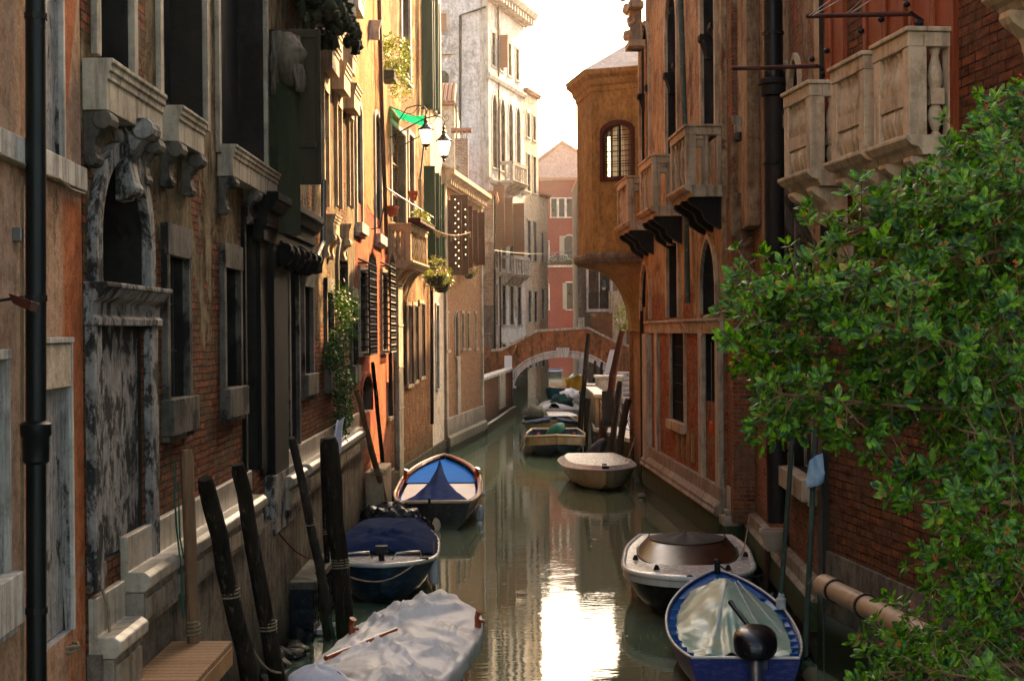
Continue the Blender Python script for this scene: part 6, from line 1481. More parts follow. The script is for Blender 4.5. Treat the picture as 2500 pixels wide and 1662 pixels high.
# 2 navy covered boat
o, hb, sh, L, sec = boat('dark blue motorboat with a navy canvas cover and chrome rails, second on the left bank', (-2.35, 27.4), (-2.14, 22.9), 1.86, (.6, .58, .66), .1, 'boatnavy', GB, rail='boatwhite', fl=.45, roundbow=.9, bfull=.35, railr=.04)
m = MB(); m.grid(20, 12, lambda a, b: ((b * 2 - 1) * hb(.5 + .497 * a) * .97, L * (.5 + .497 * a), sh(.5 + .5 * a) + .03 * (1 - (b * 2 - 1) ** 2))); m.build('deck', M['boatwhite'], o, smooth=30)
cover(o, hb, sh, L, .0, .72, lambda t: .20 * math.sin(min(1, (.75 - t) / .16) * math.pi / 2) if t < .75 else 0, 'navytarp', over=-.02, drop=.05, amp=.02, fold=1.6, creases=[(random.uniform(-.6, .6), random.uniform(0, 3), random.uniform(0, 3), random.uniform(.5, 1.2), random.uniform(.02, .05), random.uniform(.02, .045)) for _ in range(18)], nu=50, nv=36, ridge=5)
for s_ in (-1, 1):
    m = MB(); x = s_ * .42; m.tube([(x - .25, L * .80, sh(.8) + .03), (x - .2, L * .81, sh(.8) + .14), (x + .18, L * .83, sh(.8) + .14), (x + .25, L * .84, sh(.8) + .03)], .018, 8); m.build('handrail', M['chrome'], o, smooth=50)
m = MB(); m.box(-.10, .10, L * .86, L * .89, sh(.9) + .14, sh(.9) + .27); m.tube([(0, L * .875, sh(.9)), (0, L * .875, sh(.9) + .15)], .05, 8); m.build('spotlight', M['iron'], o, bevel=.01)
for t in (.86,): 
    for s_ in (-1, 1): m = MB(); m.box(s_ * .7 - .07, s_ * .7 + .07, L * t - .03, L * t + .03, sh(t) + .03, sh(t) + .07); m.build('cleat', M['iron'], o, bevel=.01)
def fender(label, p, h=.5, r=.08, mat='fender', grp='boat fenders'):
    q = thing('boat_fender', label, 'fender', p, 0, grp); m = MB(); m.lathe((0, 0, -h), [(.02, 0), (r * .7, .03), (r, .08), (r, h - .1), (r * .7, h - .04), (.02, h)], 14); m.build('body', M[mat], q, smooth=45)
    m = MB(); m.tube([(0, 0, 0), (0, 0, .25)], .008, 5); m.build('line', M['rope'], q); return q
fender('white tubular fender on the navy covered boat', D(1059, 1356, 24.2), .5, .085)
q = thing('black_sheet_heap', 'heap of shiny black plastic sheet behind the navy covered boat', 'plastic sheet', (-2.5, 29.6, 0))
m = MB(); m.grid(40, 20, lambda a, b: (lambda d: Vector((d.x * .85, d.y * .7, max(-.1, d.z) * .85)) * (1 + .16 * mnoise.noise(d * 5) + .1 * abs(mnoise.noise(d * 11))))(Vector((math.sin(b * 1.75) * math.cos(a * 6.283), math.sin(b * 1.75) * math.sin(a * 6.283), math.cos(b * 1.75))))); m.build('sheet', M['blacktarp'], q, smooth=True)
# 3 black boat with blue inside
o, hb, sh, L, sec = boat('black wooden boat with a bright blue and white deck and a blue tarpaulin tent', (-1.76, 31.8), (-1.93, 40.6), 2.12, (.62, .56, .92), .14, 'boatblack', GB, transom=.76, bfull=.38, roundbow=.25, railr=.04)
m = MB(); m.grid(24, 10, lambda a, b: ((b * 2 - 1) * (hb(.60 + .39 * a) - .10), L * (.60 + .39 * a), sh(.60 + .39 * a) - .10)); m.build('foredeck', M['skyblue'], o)
m = MB(); m.grid(24, 12, lambda a, b: ((b * 2 - 1) * (hb(.16 + .44 * a) - .17), L * (.16 + .44 * a), sh(.3 + .3 * a) - .13)); m.build('bench_deck', M['whitedeck'], o)
m = MB(); m.grid(24, 12, lambda a, b: ((b * 2 - 1) * (hb(.02 + .58 * a) - .05), L * (.02 + .58 * a), sh(.3) - .17)); m.build('sole', M['skyblue'], o)
for s_ in (-1, 1):
    for k in range(16):
        t = .06 + k * .036; m = MB(); x = s_ * (hb(t) - .05); m.box(x - .05 if s_ > 0 else x, x if s_ > 0 else x + .05, L * t, L * t + .06, sh(t) - .16, sh(t) + .0); m.build('rib', M['varnish'], o)
    m = MB(); P = [(s_ * (hb(t) - .07), L * t, sh(t) - .01) for t in [.05 + i * .04 for i in range(24)]]; m.tube(P, .045, 6); m.build('inner_rail', M['varnish'], o)
forcola(o, -hb(.60) + .1, L * .60, sh(.6) + .02, 1.5); forcola(o, hb(.62) - .1, L * .62, sh(.62) + .02, 1.5)
def tent(a, b):
    t = .0 + .50 * a; q_ = b * 2 - 1; w_ = (hb(t) - .06) * (1 - .80 * a ** 1.2); k = abs(q_)
    z = sh(t) + .0 + (.02 + .62 * a ** 1.0) * (1 - k ** (1.1)) - .14 * a * k
    p = Vector((q_ * w_, L * t, z)); return p + Vector((0, 0, .02 * math.sin(q_ * 16 + a * 3) * (1 - a) + .03 * mnoise.noise(p * 2.5)))
m = MB(); m.grid(26, 26, tent); m.add([tent(1, j / 12) for j in range(13)] , [tuple(range(13))]); m.build('tarpaulin', M['bluetarp'], o, smooth=50)
m = MB(); m.tube([(-.1, -.06, .5), (-.1, -.06, .72)], .03, 8); m.build('transom_clamp', M['iron'], o)
m = MB(); m.blob((.05, -.12, .12), .10, .03, .16, amp=.2); m.build('propeller', M['rubrail'], o)
fender('grey ball fender on the black and blue boat', D(1176, 1196, 34.3), .16, .1); fender('long white fender hanging low on the black and blue boat', D(1172, 1232, 33.6), .42, .09)
fender('second long white fender touching the water beside the black boat', D(1171, 1272, 32.8), .42, .09)
q = thing('red_float', 'small red float by the stern corner of the black boat', 'float', D(967, 1255, 31.6)); m = MB(); m.blob((0, 0, 0), .09, .09, .2, amp=.05); m.build('float_body', M['orangeplastic'], q, smooth=True)
m = MB(); m.tube([(0, 0, .18), (-.1, 0, .55)], .01, 5); m.build('line', M['greenrope'], q)
# 4 grey fibreglass boat
o, hb, sh, L, sec = boat('upturned looking beige fibreglass boat with a flat lid, nearest the quay corner', (2.35, 43.6), (2.52, 38.9), 2.16, (.56, .56, .60), .1, 'boatgrey', GB, rail='boatwhite', fl=.5, roundbow=.5, bfull=.3, railr=.03)
m = MB(); m.grid(24, 10, lambda a, b: ((b * 2 - 1) * hb(.99 * a), L * .99 * a, sh(a) + .02 + .10 * min(1, (1 - abs(b * 2 - 1)) / .2))); m.build('lid', M['boatwhite'], o, smooth=20)
m = MB(); m.box(-.06, .06, L * .9, L * .93, sh(.9) + .08, sh(.9) + .16); m.build('cleat', M['iron'], o)
# 5 cream and navy boat
o, hb, sh, L, sec = boat('cream topped dark hulled boat with a green cover on its bow', (1.62, 55.3), (1.52, 49.4), 2.25, (.6, .55, .78), .1, 'boatnavy', GB, rail='boatcream', roundbow=.55, bfull=.4, railr=.05)
m = MB(); m.grid(26, 3, lambda a, b: (hb(a) + .012, L * a, sh(a) - .30 * b)); m.grid(26, 3, lambda a, b: (-hb(a) - .012, L * a, sh(a) - .30 * b)); m.build('strake', M['boatcream'], o)
m = MB(); m.grid(12, 8, lambda a, b: ((b * 2 - 1) * hb(.6 + .39 * a) * .96, L * (.6 + .39 * a), sh(.6 + .39 * a) - .02)); m.build('foredeck', M['boatcream'], o)
for s_ in (-1, 0, 1): m = MB(); x = s_ * .62; m.tube([(x, L * (.84 if s_ else .95), sh(.9)), (x, L * (.84 if s_ else .95), sh(.9) + .12)], .05, 8); m.build('bollard', M['varnish'], o)
q = thing('green_bag', 'deep green canvas hump on the cream topped boat', 'canvas cover', (1.5, 50.6, .72)); m = MB(); m.grid(20, 12, lambda a, b: (math.sin(b * 1.9) * math.cos(a * 6.283) * .36, math.sin(b * 1.9) * math.sin(a * 6.283) * .5, math.cos(b * 1.9) * .30 + .1 + .5 * math.sin(b * 1.7) * math.cos(a * 6.283) * .36)); m.build('canvas', M['greenbag'], q, smooth=True)
# coil of rope and fenders on its side
q = thing('rope_coil', 'pale coil of rope and fenders on the left side of the cream topped boat', 'rope', (.36, 50.8, .45)); m = MB()
for k in range(4): m.tube([(.1 * math.cos(a * .6) , .35 * math.sin(a * .6) + k * .12, .28 * math.cos(a * .6) * 1.0) for a in range(11)], .035, 6)
m.build('coil', M['rope'], q)
# 6 blue grey covered boat
o, hb, sh, L, sec = boat('beige boat with a peaked blue grey canvas bow cover, behind the cream topped boat', (1.55, 63), (1.62, 56.3), 2.3, (.65, .6, .85), .1, 'boatcream', GB, rail='boatcream', roundbow=.5, bfull=.4)
cover(o, hb, sh, L, .45, .99, lambda t: .16, 'slatecloth', amp=.02, nu=20, nv=18, ridge=1.0); m = MB(); m.grid(10, 8, lambda a, b: ((b * 2 - 1) * hb(.45 * a) * .98, L * .45 * a, sh(.3) + .25)); m.build('white_deck', M['boatwhite'], o)
q = thing('pink_cushion', 'pinkish bundle on the far side of the beige boat', 'bundle', (.95, 60.5, .75)); m = MB(); m.blob((0, 0, .1), .5, .5, .4, 14, 10, .3); m.build('bundle_cloth', M['stonewarm'], q, smooth=True)
# 7 white boat with dark green heap
o, hb, sh, L, sec = boat('white boat with a dark green canvas heap amidships, before the bridge', (2.35, 72.5), (1.9, 66), 2.2, (.7, .6, .8), .1, 'boatwhite', GB, rail='boatwhite', roundbow=.5)
cover(o, hb, sh, L, .0, .98, lambda t: .25, 'boatwhite', amp=.04, nu=16, nv=12)
q = thing('dark_green_heap', 'dark green canvas heap on the white boat before the bridge', 'canvas cover', (2.3, 67.5, .95)); m = MB(); m.blob((0, 0, .1), .5, .6, .38, 16, 10, .5, 3); m.build('canvas', M['darkgreen'], q, smooth=True)
q = thing('grey_heap', 'pale grey canvas heap behind the dark green one', 'canvas cover', (2.75, 69.5, .95)); m = MB(); m.blob((0, 0, .2), .5, .6, .42, 16, 10, .5, 3); m.build('canvas', M['greytarp'], q, smooth=True)
# 8 teal boat with yellow tarp beyond the bridge
o, hb, sh, L, sec = boat('teal open boat with a white foredeck and a yellow tarpaulin under the bridge arch', (4.6, 92), (2.35, 87.2), 2.0, (.7, .7, .95), .1, 'boatteal', GB, rail='boatwhite', roundbow=.3)
m = MB(); m.grid(12, 8, lambda a, b: ((b * 2 - 1) * hb(.4 + .58 * a) * .97, L * (.4 + .58 * a), sh(.4 + .58 * a) + .02)); m.build('foredeck', M['boatwhite'], o)
q = thing('yellow_tarpaulin', 'bright yellow tarpaulin hung over the stern of the teal boat', 'tarpaulin', (3.72, 88.6, .5)); m = MB(); m.grid(12, 10, lambda a, b: (-.5 + a * 1.3 + .1 * math.sin(b * 5), .25 * math.sin(a * 6) - .2 * b, 1.15 - .95 * b - .5 * abs(a - .6) + .05 * math.sin(a * 12))); o = m.build('cloth', M['yellowtarp'], q, smooth=True); sm = o.modifiers.new('thickness', 'SOLIDIFY'); sm.thickness = .02
q = thing('dark_hood', 'dark folded hood beside the yellow tarpaulin', 'canvas cover', (4.2, 89.2, .7)); m = MB(); m.blob((0, 0, .3), .6, .6, .65, 14, 9, .3); m.build('canvas', M['boatnavy'], q, smooth=True)
o, hb, sh, L, sec = boat('boat with a green hooped canvas moored farther under the arch', (5.5, 112), (4.9, 105), 2.0, (.7, .7, .9), .1, 'boatblack', GB, rail='boatwhite')
cover(o, hb, sh, L, .0, .98, lambda t: .7, 'greenbag', amp=.03, nu=12, nv=10)
o, hb, sh, L, sec = boat('small pale boat farthest away on the dark water through the arch', (4.9, 141), (2.9, 141), 1.6, (.5, .45, .6), .1, 'boatnavy', GB, rail='boatwhite')
cover(o, hb, sh, L, .0, .98, lambda t: .2, 'slatecloth', amp=.02, nu=10, nv=8)
# 9 white boat with amber windscreen
o, hb, sh, L, sec = boat('white motorboat with a curved amber windscreen behind the bright blue boat', (3.15, 26.2), (2.62, 21.3), 2.12, (.62, .60, .68), .1, 'boatblack', GB, rail='boatwhite', fl=.5, roundbow=.9, bfull=.35, railr=.045)
m = MB(); m.grid(26, 14, lambda a, b: ((b * 2 - 1) * hb(.995 * a) * .98, L * .995 * a, sh(a) + .02 + .05 * (1 - (b * 2 - 1) ** 2))); m.build('deck', M['boatwhite'], o, smooth=30)
def screen(a, b):
    th = a * math.pi; ww = .84 - .20 * b; yy = 2.3 - 1.1 * b
    return Vector((ww * math.cos(th) * 1.0, L * .32 + yy * math.sin(th) ** .7, sh(.6) + .05 + .22 * b))
m = MB(); m.grid(30, 8, screen); m.build('windscreen', M['amber'], o, smooth=50)
m = MB(); m.grid(20, 10, lambda a, b: Vector((0, L * .32, 0)).lerp(Vector((screen(a, 1).x, screen(a, 1).y, 0)), b) + Vector((0, 0, sh(.6) + .25 + .07 * (1 - b * b) + .01 * math.sin(a * 22)))); m.build('tonneau_cover', M['browncover'], o, smooth=60)
m = MB(); m.tube([screen(i / 30, 0) for i in range(31)], .02, 6); m.tube([screen(i / 30, 1) for i in range(31)], .018, 6); m.build('screen_trim', M['iron'], o, smooth=50)
m = MB(); m.grid(26, 2, lambda a, b: (hb(a) + .01 - .02 * b, L * a, sh(a) - .02 - .11 * b)); m.grid(26, 2, lambda a, b: (-hb(a) - .01 + .02 * b, L * a, sh(a) - .02 - .11 * b)); m.build('white_topside', M['boatwhite'], o, smooth=40)
for x, t in ((-.6, .82), (.5, .84), (.85, .6), (-.95, .5)): m = MB(); m.lathe((x, L * t, sh(t) + .05), [(.05, 0), (.04, .04), (.02, .08)], 8); m.build('cleat', M['iron'], o)
# 10 blue boat with pale green tarpaulin
o, hb, sh, L, sec = boat('bright blue open boat with a pale green tarpaulin, nearest on the right', (2.74, 17.0), (3.0, 21.15), 1.72, (.50, .50, .86), .14, 'boatblue', GB, transom=.76, bfull=.42, rail='boatwhite', roundbow=.12, railr=.018)
m = MB(); m.grid(14, 8, lambda a, b: ((b * 2 - 1) * (hb(.76 + .235 * a) - .02), L * (.76 + .235 * a), sh(.76 + .235 * a) - .03)); m.build('foredeck', M['bluepaint'], o, smooth=30)
for s_ in (-1, 1): m = MB(); m.grid(24, 3, lambda a, b: (s_ * (hb(.03 + .8 * a) - .02 - .13 * b), L * (.03 + .8 * a), sh(.03 + .8 * a) - .02 - .05 * b)); m.build('side_deck', M['bluepaint'], o)
def tarp10(a, b):
    t = .10 + .72 * a; q_ = b * 2 - 1; w_ = (hb(t) - .13) ; k = abs(q_)
    pk = .40 * math.exp(-((t - .62) / .22) ** 2) + .05
    z = sh(t) - .03 + pk * (1 - k ** 1.15) - .03
    p = Vector((q_ * w_, L * t, z)); rad = math.atan2(q_, t - .66)
    return p + Vector((0, 0, .022 * math.sin(rad * 13) * min(1, abs(t - .62) * 4) + .05 * mnoise.noise(p * 2.2) + .03 * mnoise.noise(p * 6)))
m = MB(); m.grid(60, 46, tarp10); ob = m.build('tarpaulin', M['greentarp'], o, smooth=True); s = ob.modifiers.new('thickness', 'SOLIDIFY'); s.thickness = .008
m = MB(); m.tube([(0, L * .985, sh(1) - .05), (0, L * .985, sh(1) + .10)], .045, 10); m.blob((0, L * .985, sh(1) + .12), .06, .06, .05, amp=0); m.build('bow_post', M['iron'], o, smooth=50)
m = MB(); m.grid(8, 2, lambda a, b: ((a * 2 - 1) * (hb(0) - .04), .0 + .06 * b, .51)); m.build('transom_cap', M['bluepaint'], o)
for k in range(7):
    for s_ in (-1, 1): t = .1 + k * .09; m = MB(); x = s_ * (hb(t) - .1); m.box(x - .05, x + .05, L * t, L * t + .03, sh(t) - .1, sh(t) - .01); m.build('rib', M['bluepaint'], o)
for a, b_ in (((-.3, .7), (.0, 2.55)), ((.3, .5), (.1, 2.4)), ((.55, .9), (.15, 2.5))): m = MB(); m.tube([(a[0], a[1], .6), (b_[0], b_[1], .98)], .012, 6); m.build('cord', M['fender'], o)
q = thing('outboard_motor', 'black outboard motor tilted over the transom of the bright blue boat', 'outboard motor', (2.86, 17.0, .55), R(-8))
m = MB()
def cowlf(a, b):
    th = a * 6.283; ph = b * math.pi; d = Vector((math.sin(ph) * math.cos(th), math.sin(ph) * math.sin(th), math.cos(ph)))
    e = lambda v, p: math.copysign(abs(v) ** p, v)
    return Vector((e(d.x, .8) * .26, e(d.y, .8) * .31 + .02, e(d.z, .75) * .18 + .13 + .05 * d.y))
m.grid(30, 20, cowlf); m.build('cowling', M['motor'], q, smooth=True)
m = MB(); m.tube([(0, -.02, .12), (0, -.08, -.05)], [.16, .12], 14); m.tube([(0, -.10, .0), (0, -.40, -.50)], [.075, .06], 12); m.build('midsection', M['alu'], q, smooth=50)
m = MB(); m.box(-.16, .16, .0, .12, -.2, .08); m.box(-.12, -.06, .1, .18, -.25, .05); m.box(.06, .12, .1, .18, -.25, .05); m.build('clamp', M['motor'], q, bevel=.015)
m = MB(); m.tube([(-.05, .25, .25), (-.22, .62, .40), (-.28, .78, .46)], [.03, .026, .034], 10); m.build('tiller', M['motor'], q, smooth=50)
m = MB(); m.tube([(0, -.3, -.5), (0, -.62, -.42)], [.07, .05], 12); m.grid(6, 6, lambda a, b: (-.02 + .04 * (a > .5), -.48 - .18 * a, -.72 + .3 * b)); m.box(-.14, .14, -.52, -.28, -.40, -.38); m.build('gearcase', M['alu'], q, smooth=40)
m = MB()
for k in range(3):
    a = k * 2.094; c_ = Vector((math.cos(a), 0, math.sin(a))); s2_ = Vector((-math.sin(a), 0, math.cos(a)))
    m.add([Vector((0, -.66, -.42)) + c_ * .03 - s2_ * .02, Vector((0, -.70, -.42)) + c_ * .12 - s2_ * .06, Vector((0, -.67, -.42)) + c_ * .17, Vector((0, -.62, -.42)) + c_ * .13 + s2_ * .05, Vector((0, -.64, -.42)) + c_ * .03 + s2_ * .02], [(0, 1, 2, 3, 4)])
ob = m.build('propeller', M['alu'], q); s = ob.modifiers.new('thickness', 'SOLIDIFY'); s.thickness = .01
m = MB()
for k in range(150):
    x = random.uniform(-2.6, 3.4); y = random.uniform(14, 60); a = random.uniform(0, 6.3); r_ = random.uniform(.012, .04)
    m.add([(x + r_ * math.cos(a + j * 1.57) * (1.6 if j % 2 else .7), y + r_ * math.sin(a + j * 1.57) * (1.6 if j % 2 else .7), .006) for j in range(4)], [(0, 1, 2, 3)])
o = m.build('floating_leaves', M['leafwarm'], fix=False); tag(o, 'small leaves and scraps floating on the canal', 'debris', kind='stuff')
# ---------------------------------------------------------------- small things
# dock
p = D(555, 1563, 13.3)
q = thing('wooden_dock', 'small new plank landing at the foot of the palace, bottom left', 'dock', (-3.18, 9.5, p.z))
m = MB(); m.box(0, .56, 0, 3.8, -.05, 0); m.build('deck', M['deckwood'], q, bevel=.004)
m = MB(); m.box(.50, .565, 0, 3.79, -.22, -.052); m.box(0, .5, 3.72, 3.785, -.22, -.052); m.build('beam', M['timber'], q, bevel=.004)
for y in (.3, 2.0, 3.6): m = MB(); m.tube([(.45, y, -.05), (.45, y, -2.4)], .05, 8); m.build('leg', M['wood'], q)
m = MB(); m.box(.3, .85, 3.3, 3.4, -.5, -.42); m.build('brace', M['timber'], q, bevel=.004)
# vent elbow and hose
p = D(300, 1640, 12.1); q = thing('vent_elbow', 'bent silver duct pipe poking out of the palace base', 'duct', (-3.19, 11.6, p.z)); 
pts_ = [D(x, y, Y) - q.location for x, y, Y in ((255, 1625, 11.4), (292, 1622, 11.9), (322, 1608, 12.1), (333, 1585, 12.2), (330, 1560, 12.2))]
m = MB(); m.tube(pts_, .05, 14); m.build('duct_pipe', M['chrome'], q, smooth=50); m = MB(); m.tube([pts_[-1] - Vector((0, 0, .02)), pts_[-1] + Vector((0, 0, .04))], .062, 14); m.build('duct_rim', M['plastic'], q)
q = thing('black_hose', 'curved black rubber hose looping from the grey stump', 'hose', D(180, 1640, 11.2)); pts_ = [D(x, y, Y) - q.location for x, y, Y in ((180, 1640, 11.2), (215, 1638, 11.3), (250, 1628, 11.35), (280, 1612, 11.4), (295, 1592, 11.4), (288, 1570, 11.4), (265, 1550, 11.4))]
m = MB(); m.tube(pts_, .026, 10); m.build('hose_tube', M['motor'], q, smooth=50)
q = thing('stump_cord', 'old cord wound round the weathered grey stump', 'cord', D(140, 1580, 10.5)); m = MB(); m.tube([(.16 * math.cos(a * .7), .13 * math.sin(a * .7), .02 * math.sin(a)) for a in range(19)], .012, 6); m.build('cord_loop', M['rope'], q)
q = thing('knotted_rope', 'frayed rope hanging from the ledge left of the palace base blocks', 'rope', D(240, 1370, 11.5)); pts_ = [D(x, y, 11.3) - q.location for x, y in ((212, 1385), (235, 1375), (240, 1400), (252, 1445), (265, 1485), (268, 1560), (262, 1662))]
m = MB(); m.tube(pts_, .012, 6); m.blob((.02, 0, -.06), .05, .05, .09, amp=.5, sc_=5); m.build('rope_line', M['rope'], q)
q = thing('mooring_line', 'thin red cord slung from the palace base to the slim bent post', 'cord', D(664, 1277, 19)); e = D(770, 1365, 21.9) - q.location; m = MB(); m.tube([e * t - Vector((0, 0, .12 * math.sin(math.pi * t))) for t in (0, .25, .5, .75, 1)], .012, 5); m.build('cord_line', M['redrope'], q)
q = thing('blue_rope', 'thin blue cord hanging on the brick beside the first barred window', 'cord', f1.w(f1.u(362), .24, f1.z(362, 1370))); m = MB(); m.tube([(0, 0, .9), (.0, -.05, .55), (.0, 0, .3), (.01, .12, -.1), (.02, .15, -.55)], .009, 5); m.tube([(.02, 0, .7), (.03, -.0, .2), (.04, .1, 0)], .008, 5); m.build('cord_line', M['greenrope'], q)
# mooring tank and plank
A = G(640, 1560); q = thing('landing_tank', 'dark green metal landing box with a stone lid against the palace wall', 'landing box', (-3.2, 20.4, 0))
m = MB(); m.box(0, .34, 0, 2.6, -.5, .74); m.build('box', M['blacktarp'], q, bevel=.02)
m = MB(); m.box(-.02, .38, -.04, 2.64, .745, .86); m.build('lid', M['stonedark'], q, bevel=.015)
m = MB(); m.tube([(.36, .1, .95), (.42, .1, .98), (.5, .05, .7), (.6, .0, .2), (.66, 0, -.1)], .028, 8); m.build('hose', M['copper'], q, smooth=50)
p = D(770, 1542, 20.9); q = thing('metal_grating', 'pale perforated grating floating beside the landing box', 'grating', (p.x - .25, 20.75, .05))
m = MB(); m.box(-.02, .50, 0, .03, -.02, .05); m.box(-.02, .5, .5, .53, -.02, .05)
for k in range(12): m.box(k * .042, k * .042 + .02, .03, .5, 0, .03)
for k in range(7): m.box(0, .5, .06 + k * .06, .075 + k * .06, .03, .045)
m.build('grid_bars', M['sign'], q)
# papers tucked behind the thick post
q = thing('folded_paper', 'folded white sheet propped on the ledge behind the thickest post', 'paper', f1.w(f1.u(757), .3, f1.z(757, 1135))); 
m = MB(); m.add([(0, 0, 0), (.05, .15, .0), (.08, 1.1, .62), (.0, 1.0, .66)], [(0, 1, 2, 3)]); m.grid(6, 6, lambda a, b: (.02 + .12 * a + .02 * math.sin(b * 6), b * 1.0, .62 * b + .1 * a)); ob = m.build('sheet', M['paper'], q); s = ob.modifiers.new('thickness', 'SOLIDIFY'); s.thickness = .01
# rocks at the left bank toe
m = MB()
for k in range(170):
    y = random.uniform(17, 41); m.blob((random.uniform(-3.15, -2.75 if y > 28 else -3.0), y, random.uniform(-.06, .1)), random.uniform(.06, .2), random.uniform(.08, .25), random.uniform(.06, .2), 7, 5, .5, 3)
o = m.build('rock_toe', M['weed'], smooth=60); tag(o, 'wet weedy rocks along the foot of the left bank', 'rocks', kind='stuff')
m = MB(); m.blob((0, 0, 0), .3, .6, .1, 10, 7, .5, 4); o = m.build('foam_patch', M['fender'], smooth=True, loc=g2.w(.3, .45, -.03)); 
for px, py, lab, s in ((1570, 1215, 'wet white foam and debris on the rock by the palazzo corner', .5), (1730, 1330, 'wet log lying at the foot of the palazzo base', .8)):
    p = G(px, py); q = thing('wet_debris', lab, 'debris', p); m = MB()
    for k in range(6): m.blob((random.uniform(-.15, .15), random.uniform(-.6, .6) * s * 1.5, random.uniform(0, .1)), .09, .22, .07, 9, 6, .5, 4)
    m.build('debris', M['stonedark'], q, smooth=50)
bpy.data.objects.remove(o)
# clothes line with pegs from the balcony
a, b = D(1046, 553, 41.5), D(1148, 567, 52); q = thing('garland_line', 'sunlit line with hanging scraps from the ochre balcony to the brown shutters', 'clothes line', a)
m = MB(); m.tube([(b - a) * t - Vector((0, 0, .18 * math.sin(math.pi * t))) for t in [i / 10 for i in range(11)]], .012, 5)
for k in range(16): t = random.random(); p = (b - a) * t - Vector((0, 0, .18 * math.sin(math.pi * t))); m.box(p.x - .03, p.x + .03, p.y - .02, p.y + .02, p.z - random.uniform(.06, .22), p.z)
m.build('line', M['rope'], q)
# thin pole at canal left foot: pale green pipe
q = thing('mossy_pipe', 'mossy pale pipe lying on the waterline just beyond the black boat', 'pipe', D(1066, 1108, 49.5)); e = D(1090, 1082, 52) - q.location; m = MB(); m.tube([(0, 0, 0), e], .09, 10); m.blob(e, .13, .13, .12, amp=.2); m.build('tube', M['leafwarm'] if 0 else M['plastic'], q, smooth=50)
# plant on the quay house
q = thing('wall_plant', 'tuft of leaves growing out beside the peeling orange wall', 'plant', D(1532, 775, 47.5)); m = MB(); leaves(m, (0, 0, 0), .45, .4, .5, 260, .14, shell=0); m.build('foliage', M['leafwarm'], q, fix=False)
# covered small object by the quay
q = thing('covered_motor', 'grey hooded outboard on the end of the beige lidded boat', 'outboard motor', D(1448, 1105, 44.5)); m = MB(); m.grid(16, 12, lambda a, b: (math.sin(b * 2.2) * math.cos(a * 6.283) * .38 + .15 * (1 - b), math.sin(b * 2.2) * math.sin(a * 6.283) * .3, math.cos(b * 2.2) * .38 + .5 * math.sin(b * 2.2) * math.cos(a * 6.283) * .5)); m.build('hood', M['greycloth'], q, smooth=True)
m = MB(); m.tube([(-.2, 0, -.2), (-.35, 0, -.8)], .06, 8); m.build('leg', M['iron'], q)
# ---------------------------------------------------------------- foreground tree
TR = thing('pittosporum_tree', 'glossy green broadleaf tree with orange buds spreading in from the right edge, nearest the camera', 'tree', (3.6, 6.8, -.0))
def rosette(mb, p, d, n, s):
    d = d.normalized(); a = d.cross(Vector((.3, .2, 1))).normalized(); b = d.cross(a)
    for k in range(n):
        q = 2.4 * k + random.uniform(-.3, .3); e = (a * math.cos(q) + b * math.sin(q)); lift = random.uniform(.15, .75)
        v = (e + d * lift).normalized(); L = s * random.uniform(.75, 1.2); W = L * random.uniform(.38, .5)
        sd_ = v.cross(d).normalized(); nn = sd_.cross(v)
        o = p + d * random.uniform(-.02, .012)
        P = [o, o + v * L * .35 + sd_ * W * .38 - nn * .05 * L, o + v * L * .72 + sd_ * W * .5 - nn * .03 * L, o + v * L * .97 + sd_ * W * .16, o + v * L, o + v * L * .97 - sd_ * W * .16, o + v * L * .72 - sd_ * W * .5 - nn * .03 * L, o + v * L * .35 - sd_ * W * .38 - nn * .05 * L, o + v * L * .5 + nn * .06 * L]
        mb.add(P, [(0, 1, 8, 7), (1, 2, 3, 8), (3, 4, 5, 8), (5, 6, 7, 8)])
crown = MB(); buds = MB(); twigs = MB()
trunk0 = Vector((3.6, 6.8, 0))
# limbs: (start, end) in photograph rows with depth; foliage sprays grow along them
limbs = [((2560, 440), (2390, 380), 6.9), ((2560, 360), (2470, 270), 7.0), ((2600, 520), (2080, 555), 6.6), ((2600, 640), (2290, 450), 7.0), ((2600, 700), (1840, 690), 6.3), ((2600, 760), (1840, 790), 6.5), ((2600, 560), (2250, 640), 6.2), ((2600, 850), (1870, 860), 6.8),
         ((2600, 900), (2150, 780), 6.0), ((2600, 980), (1830, 1030), 6.7), ((2600, 1000), (1900, 960), 6.3), ((2600, 950), (2160, 930), 6.9), ((2600, 1150), (2200, 1150), 6.4), ((2600, 1200), (2310, 1220), 6.0), ((2600, 1320), (2350, 1310), 6.6), ((2600, 1380), (2390, 1400), 6.2), ((2600, 1500), (2150, 1570), 6.6), ((2600, 1600), (2160, 1640), 6.3), ((2600, 1450), (2340, 1480), 6.9), ((2600, 1080), (2350, 1050), 6.1), ((2600, 520), (2260, 500), 6.5),((2600, 1660), (2300, 1640), 5.9),((2600, 430), (2380, 480), 6.1)]
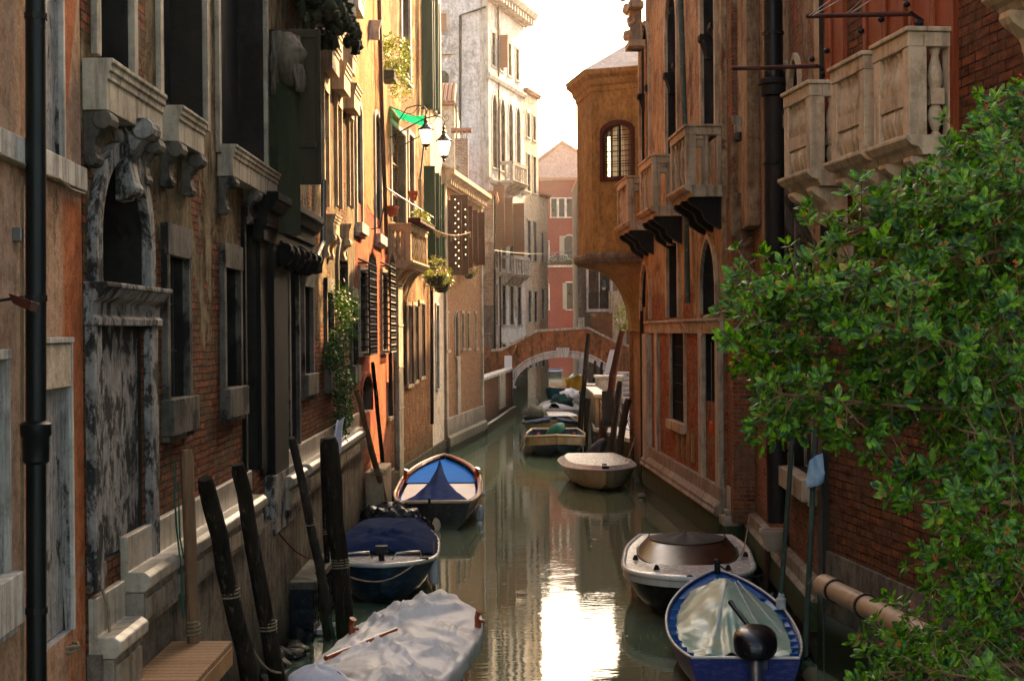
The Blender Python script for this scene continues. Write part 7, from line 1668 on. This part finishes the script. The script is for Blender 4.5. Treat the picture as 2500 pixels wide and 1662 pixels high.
for (s0, s1, Y) in limbs:
    a = D(s0[0], s0[1], Y + .5); b = D(s1[0], s1[1], Y); d = b - a; Ln = d.length
    twigs.tube([trunk0 + Vector((0, 0, max(.8, a.z - .9))), a, a.lerp(b, .5) + Vector((0, 0, -.03)), b], [.035, .018, .010, .004], 5)
    nsub = int((56 if s1[1] < 900 else 34) * Ln / .8)
    for k in range(nsub):
        t = random.random() ** .8; base = a + d * t + Vector((0, 0, -.03 * math.sin(t * 3)))
        spread = .13 + .15 * (1 - t)
        tip = base + Vector((random.gauss(-.07, spread * .55), random.gauss(0, spread * 1.2), random.gauss(.02, spread * .62)))
        twigs.tube([base, base.lerp(tip, .5) + Vector((0, 0, -.015)), tip], [.004, .003, .002], 4)
        dd = (tip - base).normalized() + Vector((0, 0, .5)); rosette(crown, tip, dd, random.randint(5, 9), random.uniform(.054, .08) * (Y / 6.4))
        if random.random() < .7: rosette(crown, base.lerp(tip, .6), dd, 4, .055)
        if random.random() < .22:
            for j in range(random.randint(3, 6)): pp = tip + dd.normalized() * .03 + Vector([random.gauss(0, .010) for _ in range(3)]); buds.blob(pp, .0055, .0055, .0055, 5, 3, 0)
crown.v = [tuple(Vector(v) - trunk0) for v in crown.v]; buds.v = [tuple(Vector(v) - trunk0) for v in buds.v]; twigs.v = [tuple(Vector(v) - trunk0) for v in twigs.v]
co_ = crown.build('crown', M['leaf'], TR, fix=False); print('leaf faces', len(crown.f))
twigs.build('branches', M['woodbrown'], TR); buds.build('bud_clusters', M['berry'], TR, fix=False)
m = MB(); m.tube([(.1, .1, -.4), (.05, 0, 1), (-.05, 0, 2.5), (.0, .1, 4), (.05, 0, 5.8)], [.16, .13, .11, .08, .04], 10, wob=.08); m.build('trunk', M['woodbrown'], TR, smooth=50)
tg = thing('planting_bank', 'dark earth bank the foreground tree grows from', 'bank', (3.6, 6.8, 0)); m = MB(); m.box(-.9, 2.4, -3, 2.6, -.8, .25); m.build('earth', M['weed'], tg, bevel=.05)
# ---------------------------------------------------------------- haze
hm = bpy.data.materials.new('haze_air'); hm.use_nodes = True; t_ = hm.node_tree; t_.nodes.remove(t_.nodes['Principled BSDF']); pv = t_.nodes.new('ShaderNodeVolumePrincipled')
HAZE = .0003
pv.inputs['Color'].default_value = (1, .97, .93, 1); pv.inputs['Density'].default_value = HAZE; pv.inputs['Anisotropy'].default_value = .7
t_.links.new(pv.outputs[0], t_.nodes['Material Output'].inputs['Volume'])
if HAZE:
    m = MB(); m.box(-905, 905, -45, 905, -3.6, 30); o = m.build('haze', hm); tag(o, kind='stuff')
